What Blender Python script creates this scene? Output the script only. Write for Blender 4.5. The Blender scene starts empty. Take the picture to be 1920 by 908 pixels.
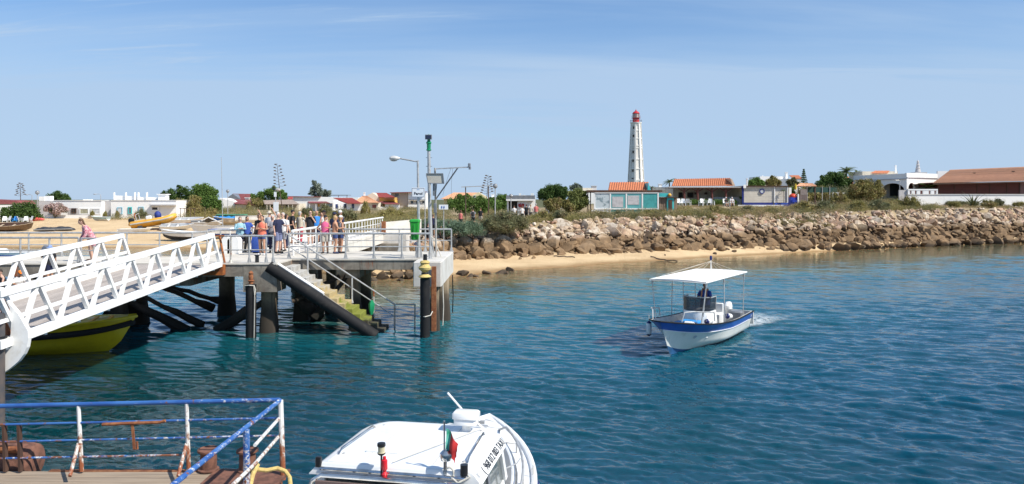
import bpy, math, random
import numpy as np
from mathutils import Vector, Matrix, noise as mnoise
R = math.radians
PI = math.pi
random.seed(7)
S = bpy.context.scene
COL = S.collection

# ------------------------------------------------------------------ camera
CZ, HZ, FP = 5.1, 374.0, 1400.0          # eye height, horizon row, focal length in photo pixels
cd = bpy.data.cameras.new('camera')
cam = bpy.data.objects.new('camera', cd); COL.objects.link(cam)
cam.location = (0, 0, CZ); cam.rotation_euler = (R(90), 0, 0)
cd.sensor_width = 36; cd.lens = 36 * FP / 1920
cd.shift_y = -(454 - HZ) / 1920
cd.clip_start = 0.2; cd.clip_end = 9000
S.camera = cam

# ------------------------------------------------------------------ light
SUN_EL = R(47); SUN_DIR = Vector((0.885 * math.cos(SUN_EL), -0.466 * math.cos(SUN_EL), math.sin(SUN_EL)))
sl = bpy.data.lights.new('sun', 'SUN'); sl.energy = 4.9; sl.angle = R(0.5); sl.color = (1, .95, .86)
sun = bpy.data.objects.new('sun', sl); COL.objects.link(sun)
sun.rotation_euler = SUN_DIR.to_track_quat('Z', 'Y').to_euler()
world = bpy.data.worlds.new('World'); S.world = world; world.use_nodes = True
wn = world.node_tree.nodes; wl = world.node_tree.links
bg = wn['Background']; bg.inputs['Strength'].default_value = 0.110
sky = wn.new('ShaderNodeTexSky'); sky.sky_type = 'NISHITA'; sky.sun_disc = False
sky.sun_elevation = SUN_EL; sky.sun_rotation = math.atan2(SUN_DIR.x, SUN_DIR.y)
sky.altitude = 0; sky.air_density = 1.0; sky.dust_density = 0.35; sky.ozone_density = 2.6
# thin high cloud as part of the sky, stretched along the horizon
tc = wn.new('ShaderNodeTexCoord')
sep = wn.new('ShaderNodeSeparateXYZ'); wl.new(tc.outputs['Generated'], sep.inputs[0])
def wmath(op, a, b=None, c=None):
    n = wn.new('ShaderNodeMath'); n.operation = op
    for i, v in enumerate((a, b, c)):
        if v is None: continue
        if isinstance(v, (int, float)): n.inputs[i].default_value = v
        else: wl.new(v, n.inputs[i])
    return n.outputs[0]
zz = wmath('MAXIMUM', sep.outputs['Z'], 0.0)
den = wmath('ADD', zz, 0.12)
cx_ = wmath('DIVIDE', sep.outputs['X'], den); cy_ = wmath('DIVIDE', sep.outputs['Y'], den)
cmb = wn.new('ShaderNodeCombineXYZ'); wl.new(cx_, cmb.inputs[0]); wl.new(cy_, cmb.inputs[1])
def wnoise(scale, rot, sx, sy, detail=6, rough=.6, dist=0.6, off=0):
    mp = wn.new('ShaderNodeMapping'); mp.inputs['Rotation'].default_value = (0, 0, rot)
    mp.inputs['Scale'].default_value = (sx, sy, 1); mp.inputs['Location'].default_value = (off, off * .7, 0)
    wl.new(cmb.outputs[0], mp.inputs[0])
    n = wn.new('ShaderNodeTexNoise'); n.inputs['Scale'].default_value = scale; n.inputs['Detail'].default_value = detail
    n.inputs['Roughness'].default_value = rough; n.inputs['Distortion'].default_value = dist
    wl.new(mp.outputs[0], n.inputs['Vector']); return n.outputs['Fac']
def wramp(f, a, b, lo, hi):
    m = wn.new('ShaderNodeMapRange'); m.interpolation_type = 'SMOOTHSTEP'
    m.inputs[1].default_value = a; m.inputs[2].default_value = b; m.inputs[3].default_value = lo; m.inputs[4].default_value = hi
    wl.new(f, m.inputs[0]); return m.outputs[0]
veil = wramp(wnoise(.8, R(-9), .22, 1.0, 6, .6, .7, 3.1), .34, .66, .08, .62)
wisp0 = wramp(wnoise(1.7, R(-6), .22, 1.3, 9, .66, 1.0, 5.7), .56, .74, 0, .62)
low = wramp(sep.outputs['Z'], -.02, .34, .86, 0.0)
cl = wmath('MINIMUM', wmath('ADD', wmath('ADD', veil, wisp0), low), .93)
mixc = wn.new('ShaderNodeMix'); mixc.data_type = 'RGBA'
gam = wn.new('ShaderNodeHueSaturation'); gam.inputs['Saturation'].default_value = 1.30; gam.inputs['Value'].default_value = .93
wl.new(sky.outputs[0], gam.inputs['Color'])
tint = wn.new('ShaderNodeMix'); tint.data_type = 'RGBA'; tint.blend_type = 'MULTIPLY'; tint.inputs[0].default_value = 1; wl.new(gam.outputs[0], tint.inputs[6]); tint.inputs[7].default_value = (.95, .99, 1.10, 1)
wl.new(cl, mixc.inputs[0]); wl.new(tint.outputs[2], mixc.inputs[6]); mixc.inputs[7].default_value = (3.3, 4.45, 6.0, 1)
wl.new(mixc.outputs[2], bg.inputs['Color'])
S.view_settings.view_transform = 'Standard'; S.view_settings.look = 'None'
S.view_settings.exposure = 0.34; S.view_settings.gamma = 1; S.view_settings.use_curve_mapping = False
S.cycles.max_bounces = 6; S.cycles.diffuse_bounces = 2; S.cycles.glossy_bounces = 3; S.cycles.transparent_max_bounces = 8
S.cycles.use_denoising = True

# ------------------------------------------------------------------ helpers
def P(px, py, Y):
    """photo pixel at depth Y -> point"""
    return Vector(((px - 960) / FP * Y, Y, CZ - (py - HZ) / FP * Y))
def G(px, py, z=0.0):
    """photo pixel lying on the level z -> point"""
    Y = (CZ - z) * FP / (py - HZ)
    return Vector(((px - 960) / FP * Y, Y, z))
def wloc(o):
    v = Vector((0, 0, 0))
    while o is not None:
        v = v + o.location; o = o.parent
    return v

class MB:
    def __init__(s): s.v = []; s.f = []
    def add(s, vs, fs):
        n = len(s.v); s.v.extend([tuple(v) for v in vs]); s.f.extend([tuple(i + n for i in f) for f in fs]); return s
    def obox(s, c, u, v, w):
        c, u, v, w = map(Vector, (c, u, v, w))
        vs = [c + a * u + b * v + d * w for d in (-.5, .5) for b in (-.5, .5) for a in (-.5, .5)]
        return s.add(vs, [(0, 2, 3, 1), (4, 5, 7, 6), (0, 1, 5, 4), (2, 6, 7, 3), (0, 4, 6, 2), (1, 3, 7, 5)])
    def box(s, c, size, rz=0):
        a, b = math.cos(rz), math.sin(rz)
        return s.obox(c, (size[0] * a, size[0] * b, 0), (-size[1] * b, size[1] * a, 0), (0, 0, size[2]))
    def span(s, x0, x1, y0, y1, z0, z1):
        return s.box(((x0 + x1) / 2, (y0 + y1) / 2, (z0 + z1) / 2), (abs(x1 - x0), abs(y1 - y0), abs(z1 - z0)))
    def bbox(s, c, size, rz=0, bev=.02):
        """box with chamfered vertical and top edges"""
        x, y, z = size[0] / 2, size[1] / 2, size[2] / 2; b = min(bev, x * .45, y * .45, z * .45)
        rings = []
        for zz, ins in ((-z, 0), (z - b, 0), (z, b)):
            X, Y = x - ins, y - ins; k = b
            rings.append([(X - k, -Y, zz), (X, -Y + k, zz), (X, Y - k, zz), (X - k, Y, zz), (-X + k, Y, zz), (-X, Y - k, zz), (-X, -Y + k, zz), (-X + k, -Y, zz)])
        ca, sa = math.cos(rz), math.sin(rz); vs = [(c[0] + p[0] * ca - p[1] * sa, c[1] + p[0] * sa + p[1] * ca, c[2] + p[2]) for r in rings for p in r]
        fs = [(r * 8 + i, r * 8 + (i + 1) % 8, r * 8 + 8 + (i + 1) % 8, r * 8 + 8 + i) for r in range(2) for i in range(8)]
        return s.add(vs, fs + [tuple(range(7, -1, -1)), tuple(range(16, 24))])
    def bar(s, p, q, w, h=None, up=(0, 0, 1)):
        p, q = Vector(p), Vector(q); h = h or w; d = (q - p)
        u = d.normalized(); a = u.cross(Vector(up))
        if a.length < 1e-4: a = u.cross(Vector((1, 0, 0)))
        a.normalize(); b = a.cross(u)
        return s.obox((p + q) / 2, d, a * w, b * h)
    def tube(s, pts, r, n=8, cap=True, closed=False):
        pts = [Vector(p) for p in pts]; m = len(pts)
        rr = r if isinstance(r, (list, tuple)) else [r] * m
        vs = []; prev = None
        for i, p in enumerate(pts):
            a = pts[i - 1] if (i > 0 or closed) else p; b = pts[(i + 1) % m] if (i < m - 1 or closed) else p
            t = (b - a).normalized() if (b - a).length > 1e-9 else Vector((0, 0, 1))
            if prev is None:
                u = t.cross(Vector((0, 0, 1)))
                if u.length < 1e-3: u = t.cross(Vector((0, 1, 0)))
            else: u = prev - t * prev.dot(t)
            u.normalize(); w = t.cross(u); prev = u
            vs += [p + (u * math.cos(2 * PI * k / n) + w * math.sin(2 * PI * k / n)) * rr[i] for k in range(n)]
        fs = []
        for i in range(m if closed else m - 1):
            j = (i + 1) % m
            fs += [(i * n + k, i * n + (k + 1) % n, j * n + (k + 1) % n, j * n + k) for k in range(n)]
        if cap and not closed: fs += [tuple(range(n - 1, -1, -1)), tuple(range((m - 1) * n, m * n))]
        return s.add(vs, fs)
    def cyl(s, p, q, r, r2=None, n=12):
        return s.tube([p, q], [r, r if r2 is None else r2], n)
    def lathe(s, c, prof, n=16):
        vs = [(c[0] + r * math.cos(2 * PI * k / n), c[1] + r * math.sin(2 * PI * k / n), c[2] + z) for r, z in prof for k in range(n)]
        fs = [(i * n + k, i * n + (k + 1) % n, i * n + n + (k + 1) % n, i * n + n + k) for i in range(len(prof) - 1) for k in range(n)]
        return s.add(vs, fs + [tuple(range(n - 1, -1, -1)), tuple(range((len(prof) - 1) * n, len(prof) * n))])
    def ell(s, c, rx, ry, rz, n=12, m=8):
        prof = [(math.sin(PI * i / m), -math.cos(PI * i / m)) for i in range(m + 1)]; prof[0] = (.02, -1); prof[-1] = (.02, 1)
        vs = [(c[0] + rx * r * math.cos(2 * PI * k / n), c[1] + ry * r * math.sin(2 * PI * k / n), c[2] + rz * z) for r, z in prof for k in range(n)]
        fs = [(i * n + k, i * n + (k + 1) % n, i * n + n + (k + 1) % n, i * n + n + k) for i in range(m) for k in range(n)]
        return s.add(vs, fs + [tuple(range(n - 1, -1, -1)), tuple(range(m * n, m * n + n))])
    def prism(s, poly, o, u, v, w):
        """2-D outline (a, b) -> o + a*u + b*v, extruded by w"""
        o, u, v, w = map(Vector, (o, u, v, w)); n = len(poly)
        vs = [o + u * a + v * b for a, b in poly]; vs += [p + w for p in vs]
        fs = [tuple(range(n - 1, -1, -1)), tuple(range(n, 2 * n))] + [(i, (i + 1) % n, n + (i + 1) % n, n + i) for i in range(n)]
        return s.add(vs, fs)
    def loft(s, rings, cap=True, closed=True):
        n = len(rings[0]); vs = [p for r in rings for p in r]; fs = []
        for i in range(len(rings) - 1):
            for k in range(n if closed else n - 1): fs.append((i * n + k, i * n + (k + 1) % n, i * n + n + (k + 1) % n, i * n + n + k))
        if cap: fs += [tuple(range(n - 1, -1, -1)), tuple(range((len(rings) - 1) * n, len(rings) * n))]
        return s.add(vs, fs)
    def xf(s, M): s.v = [tuple(M @ Vector(v)) for v in s.v]; return s
    def mesh(s, name, mat=None, smooth=35):
        me = bpy.data.meshes.new(name); me.from_pydata(s.v, [], s.f); me.validate()
        if mat is not None:
            for m_ in (mat if isinstance(mat, (list, tuple)) else [mat]): me.materials.append(m_)
        if smooth:
            me.polygons.foreach_set('use_smooth', [True] * len(me.polygons)); me.set_sharp_from_angle(angle=R(smooth))
        me.update(); return me
    def build(s, name, mat, parent=None, local=False, smooth=35):
        """link as one object. Vertices are world coordinates unless local."""
        if not local:
            if parent is not None:
                o0 = wloc(parent); s.v = [(a - o0.x, b - o0.y, c - o0.z) for a, b, c in s.v]; loc = (0, 0, 0)
            else:
                A = np.array(s.v); loc = ((A[:, 0].min() + A[:, 0].max()) / 2, (A[:, 1].min() + A[:, 1].max()) / 2, A[:, 2].min())
                s.v = [(a - loc[0], b - loc[1], c - loc[2]) for a, b, c in s.v]
        else: loc = (0, 0, 0)
        o = bpy.data.objects.new(name, s.mesh(name, mat, smooth)); COL.objects.link(o)
        o.location = loc; o.parent = parent
        return o

def tag(o, label=None, cat=None, group=None, kind=None):
    if label: o['label'] = label
    if cat: o['category'] = cat
    if group: o['group'] = group
    if kind: o['kind'] = kind
    return o
def thing(name, label, cat, loc=(0, 0, 0), rz=0, group=None):
    o = bpy.data.objects.new(name, None); COL.objects.link(o); o.empty_display_size = .2
    o.location = loc; o.rotation_euler = (0, 0, rz)
    return tag(o, label, cat, group)
def dup(root, loc, rz=None, label=None, scale=None, group=None):
    r = root.copy(); COL.objects.link(r); r.location = loc
    if rz is not None: r.rotation_euler = (0, 0, rz)
    if scale is not None: r.scale = scale if isinstance(scale, (tuple, list)) else (scale,) * 3
    if label: r['label'] = label
    if group: r['group'] = group
    for ch in list(root.children):
        c = ch.copy(); COL.objects.link(c); c.parent = r
        for g in ch.children:
            d = g.copy(); COL.objects.link(d); d.parent = c
    return r
def npmesh(name, V, F, mat, smooth=False, k=None):
    """V (n,3), F (m,k) numpy arrays"""
    me = bpy.data.meshes.new(name); k = F.shape[1]
    me.vertices.add(len(V)); me.vertices.foreach_set('co', V.astype(np.float32).ravel())
    me.loops.add(F.size); me.loops.foreach_set('vertex_index', F.astype(np.int32).ravel())
    me.polygons.add(len(F)); me.polygons.foreach_set('loop_start', np.arange(0, F.size, k, dtype=np.int32))
    me.polygons.foreach_set('loop_total', np.full(len(F), k, dtype=np.int32))
    me.polygons.foreach_set('use_smooth', np.full(len(F), smooth))
    if mat: me.materials.append(mat)
    me.update(calc_edges=True); return me
def linkmesh(name, me, parent=None, loc=(0, 0, 0)):
    o = bpy.data.objects.new(name, me); COL.objects.link(o); o.location = loc; o.parent = parent; return o

# ------------------------------------------------------------------ materials
MATS = {}
def _new(name):
    m = bpy.data.materials.new(name); m.use_nodes = True; nt = m.node_tree
    return m, nt, nt.nodes['Principled BSDF']
def lk(nt, a, b): nt.links.new(a, b)
def tcoord(nt, world=False):
    if world: return nt.nodes.new('ShaderNodeNewGeometry').outputs['Position']
    return nt.nodes.new('ShaderNodeTexCoord').outputs['Object']
def mapping(nt, vec, scale=(1, 1, 1), rot=(0, 0, 0)):
    n = nt.nodes.new('ShaderNodeMapping'); n.inputs['Scale'].default_value = scale; n.inputs['Rotation'].default_value = rot
    lk(nt, vec, n.inputs[0]); return n.outputs[0]
def noise(nt, vec, scale, detail=5, rough=.6, dist=0):
    n = nt.nodes.new('ShaderNodeTexNoise'); n.inputs['Scale'].default_value = scale; n.inputs['Detail'].default_value = detail
    n.inputs['Roughness'].default_value = rough; n.inputs['Distortion'].default_value = dist
    lk(nt, vec, n.inputs['Vector']); return n.outputs['Fac']
def rng(nt, f, a, b, lo=0, hi=1, smooth=True):
    m = nt.nodes.new('ShaderNodeMapRange'); m.interpolation_type = 'SMOOTHSTEP' if smooth else 'LINEAR'
    for i, v in enumerate((a, b, lo, hi)): m.inputs[i + 1].default_value = v
    lk(nt, f, m.inputs[0]); return m.outputs[0]
def mix(nt, f, a, b, blend='MIX'):
    n = nt.nodes.new('ShaderNodeMix'); n.data_type = 'RGBA'; n.blend_type = blend
    if isinstance(f, (int, float)): n.inputs[0].default_value = f
    else: lk(nt, f, n.inputs[0])
    for i, v in ((6, a), (7, b)):
        if isinstance(v, (tuple, list)): n.inputs[i].default_value = (*v[:3], 1)
        else: lk(nt, v, n.inputs[i])
    return n.outputs[2]
def mth(nt, op, a, b=None):
    n = nt.nodes.new('ShaderNodeMath'); n.operation = op
    for i, v in enumerate((a, b)):
        if v is None: continue
        if isinstance(v, (int, float)): n.inputs[i].default_value = v
        else: lk(nt, v, n.inputs[i])
    return n.outputs[0]
def bump(nt, bs, f, strength=.3, dist=.02, normal=None):
    n = nt.nodes.new('ShaderNodeBump'); n.inputs['Strength'].default_value = strength; n.inputs['Distance'].default_value = dist
    lk(nt, f, n.inputs['Height'])
    if normal is not None: lk(nt, normal, n.inputs['Normal'])
    lk(nt, n.outputs[0], bs.inputs['Normal']); return n.outputs[0]
def mat(name, c, rough=.6, c2=None, scale=3, lo=.4, hi=.65, metal=0, bmp=0, bscale=None, stretch=(1, 1, 1), world=False,
        rust=0, rustc=(.22, .065, .02), spec=.5, rscale=6, coat=0, trans=0, alpha=1, obj_var=0, patch=None):
    """general surface: base colour c varied towards c2, optional rust patches, optional bump"""
    if name in MATS: return MATS[name]
    m, nt, bs = _new(name); v = tcoord(nt, world)
    if stretch != (1, 1, 1): v2 = mapping(nt, v, stretch)
    else: v2 = v
    c2 = c2 or tuple(x * .78 for x in c)
    n1 = noise(nt, v2, scale, 6, .62, .3)
    col = mix(nt, rng(nt, n1, lo, hi), c, c2)
    if patch:
        col = mix(nt, rng(nt, noise(nt, v2, patch[1], 4, .5, .4), patch[2], patch[2] + .06), col, patch[0])
    if rust:
        rf = rng(nt, noise(nt, v2, rscale, 8, .7, .5), .62 - rust, .70 - rust)
        rc = mix(nt, noise(nt, v2, rscale * 5, 3), rustc, tuple(x * 1.7 for x in rustc))
        col = mix(nt, rf, col, rc)
    if obj_var:
        oi = nt.nodes.new('ShaderNodeObjectInfo'); hs = nt.nodes.new('ShaderNodeHueSaturation')
        lk(nt, rng(nt, oi.outputs['Random'], 0, 1, 1 - obj_var, 1 + obj_var, False), hs.inputs['Value']); lk(nt, col, hs.inputs['Color']); col = hs.outputs[0]
    lk(nt, col, bs.inputs['Base Color'])
    bs.inputs['Roughness'].default_value = rough; bs.inputs['Metallic'].default_value = metal
    bs.inputs['Specular IOR Level'].default_value = spec; bs.inputs['Coat Weight'].default_value = coat
    bs.inputs['Transmission Weight'].default_value = trans; bs.inputs['Alpha'].default_value = alpha
    if bmp: bump(nt, bs, noise(nt, v2, bscale or scale * 6, 5, .65), bmp, .02)
    MATS[name] = m; return m

M = {}
M['white_paint'] = mat('white paint', (.80, .79, .76), .45, (.70, .68, .63), 2.2, .45, .8, bmp=.05)
M['gangway_white'] = mat('gangway white', (.82, .81, .78), .4, (.66, .62, .55), 2.4, .5, .8, world=True, rust=-.03, rscale=3, rustc=(.42, .25, .13))
M['white_gel'] = mat('white gelcoat', (.80, .80, .78), .25, (.66, .65, .61), 2.6, .48, .80, coat=.25, patch=((.62, .59, .52), 5, .70))
M['wall_white'] = mat('white render', (.84, .83, .80), .8, (.74, .72, .68), .8, .5, .85, bmp=.1, bscale=8)
M['wall_cream'] = mat('cream render', (.66, .60, .48), .85, (.56, .5, .4), .9, bmp=.1, bscale=8)
M['wall_yellow'] = mat('yellow render', (.72, .46, .12), .85, (.64, .4, .1), .9)
M['wall_grey'] = mat('grey and shade toned render', (.50, .48, .47), .85, (.42, .40, .39), .7)  # own grey of some parts; also stands for shade on white house walls
M['galv'] = mat('galvanised steel', (.50, .50, .49), .42, (.36, .35, .33), 7, .4, .7, metal=.35)
M['galv_rust'] = mat('galvanised steel with rust', (.48, .46, .42), .5, (.36, .33, .28), 7, .4, .7, metal=.25, rust=.07, rscale=2.5)
M['rust'] = mat('rusted iron', (.20, .065, .025), .85, (.33, .13, .05), 9, .4, .65, bmp=.4, bscale=40)
M['rust_pink'] = mat('weathered iron', (.19, .085, .055), .8, (.10, .045, .03), 8, .4, .65, bmp=.35, bscale=40)
M['orange_rust'] = mat('orange rust paint', (.34, .105, .02), .8, (.2, .06, .02), 6)
M['black_rubber'] = mat('black rubber', (.012, .012, .013), .75, (.035, .032, .028), 3, .5, .8, bmp=.3, spec=.3)
M['dark'] = mat('dark interior', (.03, .028, .027), .7)
M['dark_glass'] = mat('dark glass', (.03, .04, .045), .08, (.05, .06, .06), 2, spec=.8)
M['blue_paint'] = mat('blue boat paint', (.025, .10, .42), .3, (.02, .08, .34), 2, coat=.3)
M['blue_bottom'] = mat('blue antifouling', (.02, .10, .25), .6, (.015, .07, .16), 3)
M['red_paint'] = mat('red paint', (.50, .02, .025), .4, (.42, .02, .02), 3)
M['green_paint'] = mat('green paint', (.01, .27, .11), .4, (.01, .2, .08), 3)
M['bin_green'] = mat('green plastic', (.03, .33, .04), .35, (.02, .26, .03), 2)
M['teal'] = mat('teal panel', (.06, .33, .33), .5, (.05, .27, .28), 1.5)
M['teal_bright'] = mat('turquoise paint', (.06, .50, .50), .5, (.05, .42, .43), 2)
M['yellow_hull'] = mat('yellow boat paint', (.50, .40, .012), .35, (.42, .33, .012), 2, coat=.2)
M['yellow_tube'] = mat('yellow orange tube', (.78, .40, .05), .5, (.68, .33, .04), 2)
M['wood_dark'] = mat('dark wood', (.10, .05, .03), .75, (.06, .03, .02), 5, stretch=(1, 1, .2))
M['wood_red'] = mat('red brown boards', (.13, .035, .025), .7, (.09, .025, .02), 4, stretch=(.3, .3, 3))
M['wood_grey'] = mat('weathered planks', (.30, .235, .17), .85, (.19, .145, .105), 7, .35, .7, stretch=(.12, 2.5, 1), bmp=.35, bscale=10, obj_var=.16)
M['deck_grey'] = mat('grey gangway boards', (.40, .355, .32), .8, (.29, .255, .23), 6, .35, .7, stretch=(2.5, .15, 1), bmp=.3, obj_var=.1)
M['canvas'] = mat('white canvas', (.80, .79, .76), .8, (.72, .70, .67), 2, bmp=.15, bscale=5)
M['blue_tarp'] = mat('blue tarpaulin', (.03, .25, .62), .5, (.02, .18, .5), 3, bmp=.3)
M['black_cloth'] = mat('black cloth', (.015, .015, .018), .85)
M['chrome'] = mat('polished steel', (.6, .6, .6), .12, (.45, .43, .40), 4, metal=.95)
M['varnish'] = mat('dull brown board', (.17, .115, .10), .35, (.11, .075, .065), 5, stretch=(.3, .3, 3))
M['sign_white'] = mat('white sign', (.78, .80, .82), .35, (.74, .76, .78), 1)
M['sign_blue'] = mat('sign blue', (.03, .12, .42), .4)
M['ink'] = mat('black lettering', (.015, .015, .02), .5)
M['navy_plastic'] = mat('navy plastic', (.01, .02, .12), .3)
M['grey_plastic'] = mat('grey plastic', (.20, .21, .23), .35, (.15, .16, .17), 3)
M['black_plastic'] = mat('black plastic', (.015, .015, .016), .35)
M['rope'] = mat('yellow rope', (.62, .47, .17), .9, (.45, .33, .12), 20, bmp=.5, bscale=60)
M['rope_white'] = mat('white rope', (.6, .57, .5), .9)
M['solar'] = mat('solar cell', (.02, .03, .07), .15)
M['bark'] = mat('bark', (.13, .09, .06), .95, (.08, .055, .04), 6, stretch=(1, 1, .3), bmp=.4)
M['lantern_glass'] = mat('lantern glass', (.5, .48, .44), .1, (.35, .34, .32), 3)
M['terracotta'] = mat('terracotta tile', (.50, .17, .07), .8, (.36, .12, .055), 3.2, .35, .7, bmp=.2, obj_var=.12)
M['terracotta_pale'] = mat('pale terracotta', (.60, .31, .17), .8, (.48, .23, .12), 3, obj_var=.08)
M['roof_red'] = mat('red roof', (.36, .06, .045), .75, (.28, .05, .04), 2, obj_var=.08)
M['roof_maroon'] = mat('maroon roof', (.24, .065, .06), .75, (.19, .05, .05), 2, obj_var=.08)
M['roof_brown'] = mat('brown tile', (.33, .17, .10), .85, (.26, .13, .08), 1.6, .35, .7, obj_var=.16)
M['fibro'] = mat('weathered fibre cement', (.40, .31, .25), .9, (.3, .24, .2), 2)
M['black_boat'] = mat('black tarpaulin', (.03, .032, .036), .6, (.06, .06, .065), 3)
M['green_bin_dark'] = mat('dark green container', (.03, .13, .09), .6, (.02, .1, .07), 2)
M['white_chair'] = mat('white plastic', (.78, .78, .77), .4)
M['flag'] = mat('flag red', (.55, .03, .03), .7, (.45, .02, .02), 8)
M['flag_green'] = mat('flag green', (.02, .25, .15), .7, (.10, .38, .32), 8)
M['red_lens'] = mat('red beacon', (.65, .02, .03), .25)
M['cream_plastic'] = mat('cream lens', (.55, .50, .33), .25)
M['steps'] = mat('grey steps', (.42, .41, .38), .85, (.33, .32, .29), 3, bmp=.2)

def concrete(name, c, c2, stain=.6, rustam=.0, zdark=None):
    m, nt, bs = _new(name); v = tcoord(nt, True)
    col = mix(nt, rng(nt, noise(nt, v, 1.3, 8, .65, .4), .35, .7), c, c2)
    vs = mapping(nt, v, (2.2, 2.2, .25))
    col = mix(nt, rng(nt, noise(nt, vs, 1.6, 6, .7), .5, .72, 0, stain), col, tuple(x * .35 for x in c2))
    if rustam: col = mix(nt, rng(nt, noise(nt, vs, .9, 6, .7, .6), .70 - rustam, .78 - rustam), col, (.26, .085, .03))
    if zdark is not None:
        sp = nt.nodes.new('ShaderNodeSeparateXYZ'); lk(nt, v, sp.inputs[0])
        zf = mth(nt, 'ADD', sp.outputs[2], mth(nt, 'MULTIPLY', noise(nt, v, 3, 4), .5))
        col = mix(nt, rng(nt, zf, zdark[0], zdark[1], 1, 0), col, zdark[2])
    lk(nt, col, bs.inputs['Base Color']); bs.inputs['Roughness'].default_value = .88
    bump(nt, bs, noise(nt, v, 14, 6, .7), .35, .03); return m
M['conc_top'] = concrete('pale concrete deck', (.60, .56, .49), (.50, .46, .39), .15)
M['conc_front'] = concrete('stained concrete', (.29, .26, .21), (.13, .11, .09), .9, .13)
M['conc_white'] = concrete('whitewashed concrete', (.74, .70, .63), (.62, .57, .50), .18)
M['conc_block'] = concrete('painted concrete block', (.60, .58, .54), (.48, .45, .40), .35, .03)
M['pile'] = concrete('tidal concrete pile', (.34, .26, .17), (.16, .12, .08), .8, .04, (.9, 1.9, (.045, .035, .025)))
M['brace'] = concrete('encrusted brace', (.10, .075, .055), (.05, .04, .03), .5, .06, (.5, 1.3, (.02, .018, .014)))

def foliage(name, c1, c2, c3=None, rough=.6, scale=1.2):
    m, nt, bs = _new(name); g = nt.nodes.new('ShaderNodeNewGeometry')
    f = rng(nt, g.outputs['Random Per Island'], 0, 1, 0, 1, False)
    col = mix(nt, f, c1, c2)
    if c3: col = mix(nt, rng(nt, noise(nt, g.outputs['Position'], scale, 3), .5, .68), col, c3)
    lk(nt, col, bs.inputs['Base Color']); bs.inputs['Roughness'].default_value = rough
    bs.inputs['Specular IOR Level'].default_value = .25
    bs.inputs['Subsurface Weight'].default_value = 0
    # thin leaves let some light through
    tr = nt.nodes.new('ShaderNodeBsdfTranslucent'); lk(nt, col, tr.inputs[0])
    ms = nt.nodes.new('ShaderNodeMixShader'); ms.inputs[0].default_value = .25
    out = nt.nodes['Material Output']; lk(nt, bs.outputs[0], ms.inputs[1]); lk(nt, tr.outputs[0], ms.inputs[2]); lk(nt, ms.outputs[0], out.inputs[0])
    return m
M['leaf_pine'] = foliage('pine foliage', (.05, .10, .025), (.10, .16, .04))
M['leaf_bright'] = foliage('bright foliage', (.09, .17, .035), (.16, .25, .06))
M['leaf_olive'] = foliage('olive scrub foliage', (.19, .175, .055), (.32, .28, .10), (.32, .23, .11))
M['leaf_dark'] = foliage('dark scrub foliage', (.12, .13, .06), (.20, .20, .10), (.21, .17, .09))
M['leaf_blue'] = foliage('blue green foliage', (.09, .145, .085), (.16, .22, .14))
M['leaf_light'] = foliage('light tree foliage', (.14, .17, .05), (.22, .24, .08))
M['leaf_grey'] = foliage('grey green foliage', (.14, .17, .13), (.22, .25, .19))
M['leaf_palm'] = foliage('palm foliage', (.07, .11, .03), (.13, .16, .06))
M['leaf_agave'] = foliage('agave leaf', (.12, .15, .07), (.20, .21, .10))
M['leaf_dry'] = foliage('dry grass', (.34, .25, .13), (.45, .34, .19), (.22, .18, .09))
M['flower_pink'] = foliage('oleander flower', (.50, .36, .33), (.62, .48, .43), (.16, .17, .09))

# ------------------------------------------------------------------ ground
def tab(*pr): a = np.array(sorted(pr)); return a[:, 0], a[:, 1]
SH = tab((-200, 84), (-120, 81), (-60, 79), (-35, 78), (-25, 73), (-17, 62), (-12, 50), (-9, 47.3), (-4, 48.9), (-.1, 53.6), (3.8, 55.8), (8.7, 60.2),
         (10.3, 60.6), (17.5, 66), (22.9, 69), (31.4, 73.8), (38, 77.6), (43.9, 80.5), (52.4, 85), (58.7, 87), (110, 100), (400, 150))
BL = tab((-13, 51.5), (-9, 50.5), (-4.1, 56.5), (1.45, 60.5), (5.2, 63), (9.1, 64.5), (14.8, 67), (20.5, 70), (26, 72.4), (32, 74.8), (38, 77.9), (44, 80.6),
         (53, 85.05), (59, 87.05), (110, 100.1), (400, 150.5))
TP = tab((-13, 54.5), (-9, 54.5), (-4.4, 60.5), (0, 64), (2.2, 66), (9.9, 69.5), (18, 73.5), (34, 81), (48.6, 86.8), (62.8, 92.5), (110, 106), (400, 157))
ZT = tab((-13, 2.4), (-4.4, 2.25), (0, 2.5), (2.2, 3.0), (9.9, 3.25), (18, 3.4), (34, 3.6), (48, 3.9), (63, 3.95), (400, 4))
ZP = tab((-13, 2.65), (0, 2.7), (9, 3.45), (20, 4.15), (40, 4.2), (52, 4.5), (62, 4.75), (400, 4.75))
def sst(a, b, x): t = np.clip((x - a) / (b - a), 0, 1); return t * t * (3 - 2 * t)
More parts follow.
